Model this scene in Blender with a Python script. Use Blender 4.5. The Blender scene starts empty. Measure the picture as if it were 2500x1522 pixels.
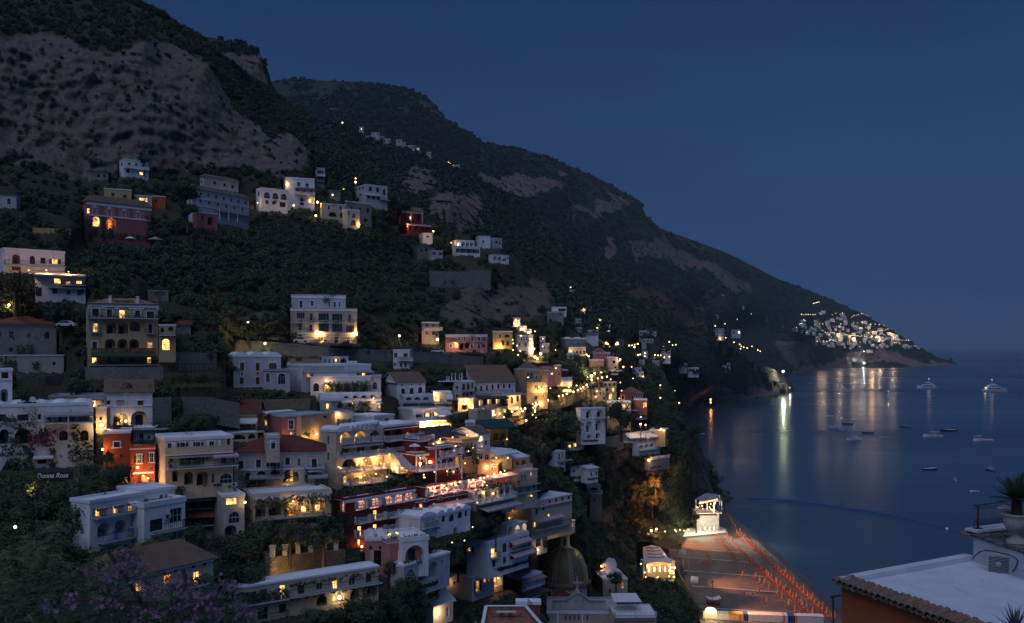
import bpy,bmesh,math,random
import numpy as np
from mathutils import Vector,Matrix
random.seed(7)
rng=np.random.default_rng(7)
sc=bpy.context.scene
col=sc.collection
R=math.radians
# ---------------------------------------------------------------- camera
F,HZ,CX,H=2255.0,848.0,1250.0,90.0
cam=bpy.data.cameras.new('camera')
cam.sensor_width=36.0
cam.lens=36.0*F/2500.0
cam.shift_y=(HZ-761.0)/2500.0
cam.clip_start=0.5
cam.clip_end=600000.0
cam_o=bpy.data.objects.new('camera',cam)
cam_o.location=(0,0,H)
cam_o.rotation_euler=(R(90),0,0)
col.objects.link(cam_o)
sc.camera=cam_o
# ---------------------------------------------------------------- dusk sky, afterglow, exposure
world=bpy.data.worlds.new('World')
sc.world=world
world.use_nodes=True
wn=world.node_tree
bg=wn.nodes['Background']
sky=wn.nodes.new('ShaderNodeTexSky')
sky.sky_type='NISHITA'
sky.sun_disc=False
sky.sun_elevation=R(-2.0)
sky.sun_rotation=R(200)
sky.ozone_density=3.0
sky.dust_density=0.6
tc=wn.nodes.new('ShaderNodeTexCoord')
sx=wn.nodes.new('ShaderNodeSeparateXYZ')
wn.links.new(tc.outputs['Generated'],sx.inputs[0])
rp=wn.nodes.new('ShaderNodeValToRGB')
rp.color_ramp.elements[0].position=0.0
rp.color_ramp.elements[0].color=(0.023,0.061,0.155,1)
rp.color_ramp.elements[1].position=1.0
rp.color_ramp.elements[1].color=(0.006,0.018,0.050,1)
e=rp.color_ramp.elements.new(0.14);e.color=(0.016,0.051,0.142,1)
e=rp.color_ramp.elements.new(0.40);e.color=(0.008,0.029,0.088,1)
wn.links.new(sx.outputs['Z'],rp.inputs[0])
sc_=wn.nodes.new('ShaderNodeVectorMath');sc_.operation='SCALE'
sc_.inputs['Scale'].default_value=0.10
wn.links.new(sky.outputs[0],sc_.inputs[0])
mpw=wn.nodes.new('ShaderNodeMapping');mpw.inputs['Scale'].default_value=(1.6,1.6,9.0)
wn.links.new(tc.outputs['Generated'],mpw.inputs[0])
nzw=wn.nodes.new('ShaderNodeTexNoise');nzw.inputs['Scale'].default_value=1.7;nzw.inputs['Detail'].default_value=4
wn.links.new(mpw.outputs[0],nzw.inputs[0])
mrw=wn.nodes.new('ShaderNodeMapRange');mrw.inputs[1].default_value=.3;mrw.inputs[2].default_value=.75
mrw.inputs[3].default_value=0.90;mrw.inputs[4].default_value=1.13
wn.links.new(nzw.outputs[0],mrw.inputs[0])
sv=wn.nodes.new('ShaderNodeVectorMath');sv.operation='SCALE'
wn.links.new(rp.outputs[0],sv.inputs[0]);wn.links.new(mrw.outputs[0],sv.inputs['Scale'])
ad=wn.nodes.new('ShaderNodeVectorMath');ad.operation='ADD'
wn.links.new(sv.outputs[0],ad.inputs[0]);wn.links.new(sc_.outputs[0],ad.inputs[1])
wn.links.new(ad.outputs[0],bg.inputs[0])
bg.inputs[1].default_value=1.0
sun=bpy.data.lights.new('afterglow','SUN')
sun.energy=1.2
sun.angle=R(70)
sun.color=(0.61,0.70,1.0)
sun_o=bpy.data.objects.new('afterglow',sun)
sun_o.rotation_euler=(R(31),0,R(-25))
col.objects.link(sun_o)
sc.view_settings.view_transform='Standard'
sc.view_settings.look='None'
sc.view_settings.exposure=0.0
sc.view_settings.gamma=1.0
sc.view_settings.use_curve_mapping=False
sc.render.engine='CYCLES'
sc.cycles.use_denoising=True
sc.cycles.max_bounces=4
sc.cycles.diffuse_bounces=2
sc.cycles.glossy_bounces=2
sc.cycles.transparent_max_bounces=6
sc.cycles.caustics_reflective=False
sc.cycles.caustics_refractive=False
sc.cycles.sample_clamp_indirect=3.0
# ---------------------------------------------------------------- helpers
def P(px,py,Y):
 return Vector(((px-CX)/F*Y,Y,H-(py-HZ)/F*Y))
def PZ(px,py,z=0.0):
 """the point of the level z seen at a pixel"""
 return P(px,py,(H-z)*F/(py-HZ))
def s2l(c):
 return tuple((x/12.92 if x<=.04045 else((x+.055)/1.055)**2.4)for x in c)
MATS={}
def newmat(name):
 m=bpy.data.materials.new(name);m.use_nodes=True
 nt=m.node_tree;b=nt.nodes['Principled BSDF']
 b.inputs['Roughness'].default_value=0.9
 b.inputs['Specular IOR Level'].default_value=0.2
 MATS[name]=m
 return m,nt,b
def N(nt,t,**kw):
 n=nt.nodes.new(t)
 for k,v in kw.items():
  setattr(n,k,v)
 return n
def noise(nt,vec,scale,detail=4,rough=.55):
 n=N(nt,'ShaderNodeTexNoise');n.inputs['Scale'].default_value=scale
 n.inputs['Detail'].default_value=detail;n.inputs['Roughness'].default_value=rough
 if vec is not None:nt.links.new(vec,n.inputs['Vector'])
 return n.outputs[0]
def mapr(nt,v,a,b,c,d):
 n=N(nt,'ShaderNodeMapRange')
 nt.links.new(v,n.inputs[0])
 for i,x in enumerate((a,b,c,d)):n.inputs[i+1].default_value=x
 return n.outputs[0]
def mixc(nt,f,a,b,mode='MIX'):
 n=N(nt,'ShaderNodeMix',data_type='RGBA',blend_type=mode)
 if hasattr(f,'is_linked')or hasattr(f,'links'):nt.links.new(f,n.inputs[0])
 else:n.inputs[0].default_value=f
 for i,c in((6,a),(7,b)):
  if isinstance(c,tuple):n.inputs[i].default_value=(*c[:3],1)
  else:nt.links.new(c,n.inputs[i])
 return n.outputs[2]
def mapping(nt,vec,s):
 n=N(nt,'ShaderNodeMapping');n.inputs['Scale'].default_value=s
 nt.links.new(vec,n.inputs[0]);return n.outputs[0]
def bump(nt,b,h,strength=.4,dist=.1):
 n=N(nt,'ShaderNodeBump');n.inputs['Strength'].default_value=strength;n.inputs['Distance'].default_value=dist
 nt.links.new(h,n.inputs['Height']);nt.links.new(n.outputs[0],b.inputs['Normal'])
def posn(nt):return N(nt,'ShaderNodeNewGeometry').outputs['Position']
def plaster(name,c,dirt=.45,dcol=None):
 m,nt,b=newmat(name)
 p=posn(nt)
 n1=noise(nt,p,.35,5,.6)
 n2=noise(nt,mapping(nt,p,(1.6,1.6,.22)),.9,4,.6)
 c=tuple(c);d=dcol or(c[0]*.44,c[1]*.45,c[2]*.48)
 a=mixc(nt,mapr(nt,n1,.45,.8,0,dirt),c,d)
 a=mixc(nt,mapr(nt,n2,.52,.82,0,dirt),a,d)
 nt.links.new(a,b.inputs['Base Color'])
 a2=mixc(nt,mapr(nt,noise(nt,p,2.2,6,.7),.54,.74,0,dirt),a,d);nt.links.new(a2,b.inputs['Base Color'])
 bump(nt,b,noise(nt,p,6,3),.15,.03)
 return m
def flat(name,c,rough=.7,spec=.3,metal=0):
 m,nt,b=newmat(name)
 p=posn(nt)
 a=mixc(nt,mapr(nt,noise(nt,p,1.2,3),.35,.75,0,.45),tuple(c),tuple(x*.6 for x in c))
 nt.links.new(a,b.inputs['Base Color'])
 b.inputs['Roughness'].default_value=rough;b.inputs['Specular IOR Level'].default_value=spec
 b.inputs['Metallic'].default_value=metal
 return m
def emit(name,c,s,var=0.0,scale=.9):
 m=bpy.data.materials.new(name);m.use_nodes=True
 nt=m.node_tree;nt.nodes.clear()
 o=N(nt,'ShaderNodeOutputMaterial');e=N(nt,'ShaderNodeEmission')
 e.inputs[0].default_value=(*c,1);e.inputs[1].default_value=s
 if var:
  p=posn(nt)
  f=mapr(nt,noise(nt,p,scale,2,.5),.36,.64,s*(1-var),s*(1+var))
  nt.links.new(f,e.inputs[1])
 nt.links.new(e.outputs[0],o.inputs[0])
 MATS[name]=m
 return m
def lin(r,g,b):return s2l((r/255,g/255,b/255))
plaster('white',(.74,.74,.76));plaster('offwhite',(.62,.60,.57));plaster('greywhite',(.48,.48,.50),.5)
plaster('cream',(.60,.50,.36));plaster('yellow',(.55,.38,.15));plaster('ochre',(.52,.37,.21),.45)
plaster('red',(.21,.028,.022),.3);plaster('redbrown',(.36,.075,.03),.35);plaster('pink',(.52,.24,.23),.3)
plaster('rose',(.40,.14,.13),.35);plaster('grey',(.30,.29,.29),.6);plaster('stonegrey',(.27,.25,.23),.75)
plaster('beige',(.52,.42,.33),.45);plaster('peach',(.55,.33,.20),.35);plaster('orange',(.50,.13,.04),.25)
plaster('lilac',(.50,.47,.50),.35);plaster('oldwhite',(.50,.46,.43),.7)
plaster('roofwhite',(.70,.72,.78),.22);plaster('roofgrey',(.36,.38,.42),.4);plaster('terrafloor',(.28,.13,.09),.4)
flat('trimwhite',(.78,.78,.80));flat('woodbrown',(.16,.052,.016));flat('shutgreen',(.012,.10,.055));flat('shutdark',(.02,.022,.025))
flat('shutdkgreen',(.010,.045,.035));flat('iron',(.03,.032,.04),.5,.5);flat('railwhite',(.42,.44,.48));flat('curtain',(.50,.50,.50))
flat('awnwhite',(.66,.67,.72));flat('awngrey',(.30,.29,.31));flat('awndark',(.055,.045,.05));flat('awngreen',(.015,.06,.065));flat('awnpink',(.52,.40,.42))
flat('metalgrey',(.35,.36,.38),.4,.5);flat('tankwhite',(.68,.70,.74),.4,.5);flat('blue',(.03,.10,.32));flat('potclay',(.35,.15,.09))
flat('bark',(.055,.04,.03));flat('wire',(.02,.02,.022));flat('orangecloth',(.34,.075,.045));flat('parasolcloth',(.50,.24,.09));flat('skin',(.45,.26,.18))
flat('clothdark',(.02,.022,.035));flat('clothlight',(.5,.5,.52));flat('hullwhite',(.72,.74,.78),.3,.5);flat('hulldark',(.02,.028,.05),.3,.5)
flat('hullwood',(.14,.05,.025),.4,.5);flat('boatglass',(.015,.02,.03),.1,.6);flat('carwhite',(.6,.6,.62),.3,.6);flat('cardark',(.03,.03,.035),.3,.6)
flat('rubber',(.012,.012,.013));flat('cabinyellow',(.62,.34,.03));flat('cabinwhite',(.62,.60,.58));flat('flower',(.42,.13,.26));flat('bougain',(.16,.035,.06));flat('towelred',(.5,.03,.03))
m,nt,b=newmat('glass');b.inputs['Base Color'].default_value=(.012,.015,.02,1);b.inputs['Roughness'].default_value=.12;b.inputs['Specular IOR Level'].default_value=.5
m,nt,b=newmat('pool');b.inputs['Base Color'].default_value=(.05,.22,.16,1);b.inputs['Roughness'].default_value=.05;b.inputs['Specular IOR Level'].default_value=.5
emit('lit',(1.0,.56,.17),1.7,.75,1.1);emit('litdim',(1.0,.50,.14),.55,.7,.9);emit('litorange',(1.0,.36,.07),1.0,.7,.9)
emit('litwhite',(1.0,.82,.50),2.6,.5,.8);emit('litpink',(1.0,.42,.22),.95,.95,2.2)
emit('bulb',(1.0,.66,.27),6.0);emit('bulborange',(1.0,.40,.10),12.0);emit('bulbwhite',(.92,1.0,.80),14.0);emit('bulbfar',(1.0,.74,.40),7.0);emit('globe',(1.0,.60,.28),2.6)
emit('litneon',(1.0,.75,.12),5.0)
def tilemat(name,c):
 m,nt,b=newmat(name)
 tcn=N(nt,'ShaderNodeTexCoord');p=tcn.outputs['Object']
 w=N(nt,'ShaderNodeTexWave');w.wave_type='BANDS';w.bands_direction='X'
 w.inputs['Scale'].default_value=.32*3.14/3.14*4;w.inputs['Distortion'].default_value=.35;w.inputs['Detail'].default_value=2
 nt.links.new(p,w.inputs[0])
 n1=noise(nt,p,.5,5,.6);n2=noise(nt,p,5,2)
 a=mixc(nt,mapr(nt,n1,.35,.7,0,.7),tuple(c),tuple(x*.5 for x in c))
 a=mixc(nt,mapr(nt,n2,.4,.7,0,.6),a,tuple(x*1.35 for x in c))
 a=mixc(nt,mapr(nt,w.outputs[1],0,.5,.55,0),a,tuple(x*.45 for x in c))
 nt.links.new(a,b.inputs['Base Color'])
 bump(nt,b,w.outputs[1],.8,.08)
 return m
tilemat('tilebrown',(.21,.135,.10));tilemat('tilered',(.17,.055,.04));tilemat('tilegrey',(.17,.14,.13))
def stonemat(name,c,sc_=3.0):
 m,nt,b=newmat(name)
 p=posn(nt)
 v=N(nt,'ShaderNodeTexVoronoi');v.inputs['Scale'].default_value=sc_;nt.links.new(mapping(nt,p,(1,1,1.7)),v.inputs[0])
 v2=N(nt,'ShaderNodeTexVoronoi',feature='DISTANCE_TO_EDGE');v2.inputs['Scale'].default_value=sc_;nt.links.new(mapping(nt,p,(1,1,1.7)),v2.inputs[0])
 a=mixc(nt,mapr(nt,noise(nt,p,.3,5,.65),.3,.7,0,.8),tuple(c),tuple(x*.5 for x in c))
 bw=N(nt,'ShaderNodeSeparateColor');nt.links.new(v.outputs['Color'],bw.inputs[0])
 a=mixc(nt,mapr(nt,bw.outputs[0],0,1,0,.55),a,tuple(x*1.5 for x in c))
 a=mixc(nt,mapr(nt,v2.outputs[0],0,.09,.8,0),a,tuple(x*.3 for x in c))
 nt.links.new(a,b.inputs['Base Color'])
 bump(nt,b,mapr(nt,v2.outputs[0],0,.15,0,1),.7,.15)
 return m
stonemat('stone',(.26,.24,.22));stonemat('stonewarm',(.32,.25,.18));stonemat('stonedark',(.15,.14,.13),1.8)
def foliage(name,c1,c2,c3):
 m,nt,b=newmat(name)
 oi=N(nt,'ShaderNodeObjectInfo');p=posn(nt)
 a=mixc(nt,mapr(nt,noise(nt,p,.45,4,.6),.35,.68,0,1),c1,c2)
 a=mixc(nt,mapr(nt,oi.outputs['Random'],.35,1,0,.75),a,c3)
 nt.links.new(a,b.inputs['Base Color'])
 b.inputs['Roughness'].default_value=.8
 return m
foliage('leaf',(0.052,0.081,0.042),(0.091,0.116,0.049),(0.088,0.088,0.045))
foliage('leafdark',(0.028,0.049,0.035),(0.052,0.077,0.042),(0.045,0.060,0.035))
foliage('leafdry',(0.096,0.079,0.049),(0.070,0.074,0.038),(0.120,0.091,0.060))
foliage('leafbright',(0.096,0.120,0.042),(0.120,0.120,0.052),(0.070,0.108,0.038))  # bright leaf green; on the near tree's tips it paints in lamp light
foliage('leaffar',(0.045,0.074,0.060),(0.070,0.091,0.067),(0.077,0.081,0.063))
foliage('leafblue',(0.105,0.120,0.120),(0.079,0.105,0.088),(0.120,0.120,0.120))
class MB:
 """collects faces with a material name each and links them as ONE mesh object"""
 def __init__(s):s.v=[];s.f=[];s.m=[];s.names=[];s.sm=[]
 def mi(s,m):
  if m not in s.names:s.names.append(m)
  return s.names.index(m)
 def poly(s,pts,m,smooth=False):
  o=len(s.v);s.v.extend([tuple(p)for p in pts]);s.f.append(tuple(range(o,o+len(pts))));s.m.append(s.mi(m));s.sm.append(smooth)
 def box(s,x0,x1,y0,y1,z0,z1,m,T=None):
  c=[(x0,y0,z0),(x1,y0,z0),(x1,y1,z0),(x0,y1,z0),(x0,y0,z1),(x1,y0,z1),(x1,y1,z1),(x0,y1,z1)]
  if T is not None:c=[tuple(T@Vector(p))for p in c]
  o=len(s.v);s.v.extend(c);k=s.mi(m)
  for q in((0,3,2,1),(4,5,6,7),(0,1,5,4),(1,2,6,5),(2,3,7,6),(3,0,4,7)):
   s.f.append(tuple(o+i for i in q));s.m.append(k);s.sm.append(False)
 def bar(s,a,b,w,m,h=None):
  a=Vector(a);b=Vector(b);d=b-a;L=d.length
  if L<1e-6:return
  d/=L;up=Vector((0,0,1))if abs(d.z)<.95 else Vector((0,1,0))
  x=d.cross(up).normalized();y=x.cross(d)
  h=h or w;k=s.mi(m);o=len(s.v)
  for p in(a,b):
   for i,j in((-1,-1),(1,-1),(1,1),(-1,1)):s.v.append(tuple(p+x*(i*w/2)+y*(j*h/2)))
  for q in((0,1,5,4),(1,2,6,5),(2,3,7,6),(3,0,4,7),(3,2,1,0),(4,5,6,7)):
   s.f.append(tuple(o+i for i in q));s.m.append(k);s.sm.append(False)
 def lathe(s,prof,m,n=12,c=(0,0,0),smooth=True,sx=1,sy=1,a0=0,a1=math.tau,axis='z'):
  k=s.mi(m);o=len(s.v);full=abs(a1-a0-math.tau)<1e-6;nn=n if full else n+1
  for r,z in prof:
   for i in range(nn):
    a=a0+(a1-a0)*i/n
    x,y=math.cos(a)*r*sx,math.sin(a)*r*sy
    if axis=='z':s.v.append((c[0]+x,c[1]+y,c[2]+z))
    elif axis=='x':s.v.append((c[0]+z,c[1]+x,c[2]+y))
    else:s.v.append((c[0]+x,c[1]+z,c[2]+y))
  for j in range(len(prof)-1):
   for i in range(n):
    i2=(i+1)%nn
    s.f.append((o+j*nn+i,o+j*nn+i2,o+(j+1)*nn+i2,o+(j+1)*nn+i));s.m.append(k);s.sm.append(smooth)
  if full:
   for j in(0,len(prof)-1):
    if prof[j][0]>1e-4:
     s.f.append(tuple(o+j*nn+i for i in range(n)));s.m.append(k);s.sm.append(False)
 def ball(s,c,r,m,n=8,k=6,sz=1):
  s.lathe([(r*math.sin(math.pi*j/k)+1e-5,-r*sz*math.cos(math.pi*j/k))for j in range(k+1)],m,n,c)
 def mesh(s,name):
  me=bpy.data.meshes.new(name);me.from_pydata(s.v,[],s.f)
  for n in s.names:me.materials.append(MATS[n])
  me.polygons.foreach_set('material_index',s.m);me.polygons.foreach_set('use_smooth',s.sm)
  me.update();return me
 def build(s,name,parent=None,**kw):
  if not s.f:return None
  return obj(name,s.mesh(name),parent,**kw)
def obj(name,me,parent=None,loc=None,rz=None,**kw):
 o=bpy.data.objects.new(name,me);col.objects.link(o)
 if parent is not None:o.parent=parent
 if loc is not None:o.location=loc
 if rz is not None:o.rotation_euler=(0,0,rz)
 for k,v in kw.items():o[k]=v
 return o
def thing(name,label,cat,loc=(0,0,0),rz=0,group=None):
 o=bpy.data.objects.new(name,None);col.objects.link(o)
 o.location=loc;o.rotation_euler=(0,0,rz);o['label']=label;o['category']=cat
 if group:o['group']=group
 return o
def tag(o,label,cat,group=None):
 o['label']=label;o['category']=cat
 if group:o['group']=group
 return o
CH={}
def dup(root,loc,rz=0,label=None,group=None,scale=None):
 """a copy of a thing with copies of its parts and sub-parts (mesh data shared)"""
 if root not in CH:
  CH[root]=[(c,[g for g in bpy.data.objects if g.parent==c])for c in bpy.data.objects if c.parent==root]
 r=root.copy();col.objects.link(r);r.location=loc;r.rotation_euler=(0,0,rz)
 if scale is not None:r.scale=scale if hasattr(scale,'__len__')else(scale,)*3
 if label:r['label']=label
 if group:r['group']=group
 for c,gs in CH[root]:
  k=c.copy();col.objects.link(k);k.parent=r
  for g in gs:
   q=g.copy();col.objects.link(q);q.parent=k
 return r
def solid(o):
 bpy.context.view_layer.update()
 me=bpy.data.meshes.new_from_object(o.evaluated_get(bpy.context.evaluated_depsgraph_get()));n=o.name;r=bpy.data.objects.new(n+'_',me);r.parent=o.parent;r.location=o.location;r.rotation_euler=o.rotation_euler;r.scale=o.scale
 col.objects.link(r);bpy.data.objects.remove(o);r.name=n.split('.')[0];return r
LIGHTS=[]
def light(loc,power,color=(1,.62,.28),r=.35,parent=None):
 l=bpy.data.lights.new('lamp_light','POINT');l.energy=power;l.color=color;l.shadow_soft_size=r
 o=bpy.data.objects.new('lamp_light',l);o.location=loc;col.objects.link(o)
 if parent is not None:o.parent=parent
 return o
def _h(i,j,k):
 n=(i*374761393+j*668265263+k*2147483647*0+k*1274126177)&0xffffffff
 n=((n^(n>>13))*1274126177)&0xffffffff
 return((n^(n>>16))&0xffff)/65535.0
def vnoise(p):
 q=np.floor(p).astype(np.int64);f=p-q;f=f*f*(3-2*f)
 i,j,k=q[...,0],q[...,1],q[...,2];r=0
 for a in(0,1):
  for b_ in(0,1):
   for c in(0,1):
    w=(f[...,0]if a else 1-f[...,0])*(f[...,1]if b_ else 1-f[...,1])*(f[...,2]if c else 1-f[...,2])
    r=r+w*_h(i+a,j+b_,k+c)
 return r
def fbm(p,o=4,g=.5):
 r=0;a=1;t=0
 for _ in range(o):
  r=r+a*(vnoise(p)-.5);t+=a;a*=g;p=p*2.03+17.1
 return r/t*2
 # ================================================================ building kit
CTRL=[]
LEDGE,FACES=[],[]
SIDES={(303,390):11,(254,462):18,(212,491):6,(470,460):1,(498,430):8,(637,459):12,(637,460):12,(697,436):14,(770,411):4,(894,452):30,(785,498):4,(845,493):12,(967,514):14,(214,742):8,(388,796):0,(392,794):0,(570,872):18,(712,888):17,(737,895):41,(969,936):38,(985,970):10,(1127,934):24,(1158,934):26,(1286,906):34,(1266,900):10,(1326,898):10,(1371,905):8,(1344,924):10,(820,1056):40,(1066,1095):22,(842,1224):26,(404,1078):28,(543,1013):26,(618,1218):27,(612,1212):24,(219,1230):44,(572,1440):24,(1192,1332):55,(1153,1412):79,(1276,1412):49,(1298,1228):68,(1058,1482):13,(1166,970):20,(1226,962):24,(1165,1004):20,(1058,960):6,(1380,828):16,(1472,934):10,(1264,818):8,(1447,862):4,(1484,875):6,(1354,1106):6,(1393,1142):1,(1436,1146):4,(1418,1000):6,(1526,1060):4,(1558,1086):3,(1588,1122):2,(1384,1084):4,(1016,1228):1,(1040,1192):1,(1140,1180):1,(1160,1204):1,(1258,1155):4,(1254,1121):4,(1238,1287):14,(1515,962):3,(240,1428):70,(1431,818):10}
EXCL=[]
WC={}
def arch_pts(w,h,n=10,rise=None):
 """outline of an arched opening standing on the origin, left foot first"""
 r=min(w/2,h*.75)if rise is None else rise
 return[(0,0)]+[(w/2-w/2*math.cos(math.pi*i/n),h-r+r*math.sin(math.pi*i/n))for i in range(n+1)]+[(w,0)]
def wc(key,fn):
 if key not in WC:WC[key]=fn()
 return WC[key]
def prism(mb,pts,y0,y1,m,ox=0,oz=0):
 f=[(ox+x,y0,oz+z)for x,z in pts];k=[(ox+x,y1,oz+z)for x,z in pts]
 mb.poly(f[::-1]if False else f,m);mb.poly(k[::-1],m)
 for i in range(len(pts)):
  j=(i+1)%len(pts);mb.poly([f[i],k[i],k[j],f[j]],m)
def ring(mb,o,i,y0,y1,m):
 for a in range(len(o)-1):
  q=[o[a],o[a+1],i[a+1],i[a]]
  mb.poly([(x,y0,z)for x,z in q],m)
  mb.poly([(o[a][0],y0,o[a][1]),(o[a][0],y1,o[a][1]),(o[a+1][0],y1,o[a+1][1]),(o[a+1][0],y0,o[a+1][1])],m)
  mb.poly([(i[a][0],y0,i[a][1]),(i[a+1][0],y0,i[a+1][1]),(i[a+1][0],y1,i[a+1][1]),(i[a][0],y1,i[a][1])],m)
def frame_mesh(w,h,arch,mull,m):
 mb=MB();t=.06
 if arch:
  o=arch_pts(w,h);i=[(x*(1-2*t/w)+t,z*(1-t/h))for x,z in arch_pts(w,h)]
  ring(mb,o,i,-.06,.02,m);r=min(w/2,h*.75)
  mb.box(t,w-t,-.05,.015,h-r-.04,h-r+.04,m)
 else:
  mb.box(0,t,-.06,.02,0,h,m);mb.box(w-t,w,-.06,.02,0,h,m);mb.box(t,w-t,-.06,.02,h-t,h,m);mb.box(t,w-t,-.06,.02,0,t,m)
 n=max(1,mull)
 for k in range(1,n+1):mb.box(w*k/(n+1)-.025,w*k/(n+1)+.025,-.05,.015,t,h-(t if not arch else t+.02),m)
 if h>1.3:mb.box(t,w-t,-.045,.01,h*.45-.03,h*.45+.03,m)
 return mb.mesh('window_frame')
def pane_mesh(w,h,arch,m):
 mb=MB()
 if arch:prism(mb,arch_pts(w,h),.03,.06,m)
 else:mb.box(.02,w-.02,.03,.06,.02,h-.02,m)
 return mb.mesh('pane')
def shut_mesh(w,h,m):
 mb=MB();mb.box(0,w,-.05,0,0,h,m)
 mb.box(.05,w-.05,-.065,-.05,h*.06,h*.46,m);mb.box(.05,w-.05,-.065,-.05,h*.52,h*.94,m)
 return mb.mesh('shutter')
def surround_mesh(w,h,arch,m,t=.17):
 mb=MB()
 if arch:
  o=[(-t,0)]+[(x,z)for x,z in[((a-w/2)*(1+2*t/w)+w/2,b_+(t if b_>h*.3 else 0))for a,b_ in arch_pts(w,h)[1:-1]]]+[(w+t,0)]
  ring(mb,o,arch_pts(w,h),-.06,.0,m)
 else:
  mb.box(-t,0,-.06,0,0,h,m);mb.box(w,w+t,-.06,0,0,h,m);mb.box(-t,w+t,-.06,0,h,h+t,m);mb.box(-t-.05,w+t+.05,-.12,0,-.1,0,m)
 return mb.mesh('surround')
ivy_cache={}
def leaf_cards(mb,n,fn,size,mats):
 for _ in range(n):
  c,nrm=fn();nrm=Vector(nrm)+Vector((random.gauss(0,.5),random.gauss(0,.5),random.gauss(0,.5)))
  nrm.normalize();t=nrm.orthogonal().normalized();t.rotate(Matrix.Rotation(random.uniform(0,6.28),3,nrm));u=nrm.cross(t)
  s_=size*random.uniform(.6,1.4);c=Vector(c);m=random.choice(mats)
  mb.poly([c-t*s_-u*s_*.35,c+u*s_*-.6,c+t*s_,c+u*s_*.6],m)
def rail_mesh(mb,pts,h,style,m='iron',z0=0):
 for a,b_ in zip(pts[:-1],pts[1:]):
  a=Vector(a);b_=Vector(b_);L=(b_-a).length
  up=Vector((0,0,1))
  if style=='solid':
   mb.bar(a+up*(h/2),b_+up*(h/2),.16,m,h);mb.bar(a+up*(h+.04),b_+up*(h+.04),.26,m,.08);continue
  mb.bar(a+up*h,b_+up*h,.09 if style=='bal' else .06,m,.07);mb.bar(a+up*.08,b_+up*.08,.08 if style=='bal' else .04,m,.06)
  n=max(1,int(L/.3))
  for i in range(n+1):
   p=a+(b_-a)*(i/n);mb.bar(p+up*.08,p+up*h,.075 if style=='bal' else .035,m)
  if style=='bal':
   k=max(1,int(L/4))
   for i in range(k+1):
    p=a+(b_-a)*(i/k);mb.bar(p,p+up*(h+.15),.32,m)
def box_faces(A,Bp,dep,dz):
 d=(Bp-A).normalized();n=Vector((-d.y,d.x,0))*dep;dn=Vector((0,0,dz));f=[(A,Bp,Bp+dn,A+dn)]
 if d.dot(Vector((A.x,A.y,0)))<0 or True:f+=[(A+n,A,A+dn,A+n+dn),(Bp,Bp+n,Bp+n+dn,Bp+dn),(A+n,Bp+n,Bp,A)]
 return f
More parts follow.
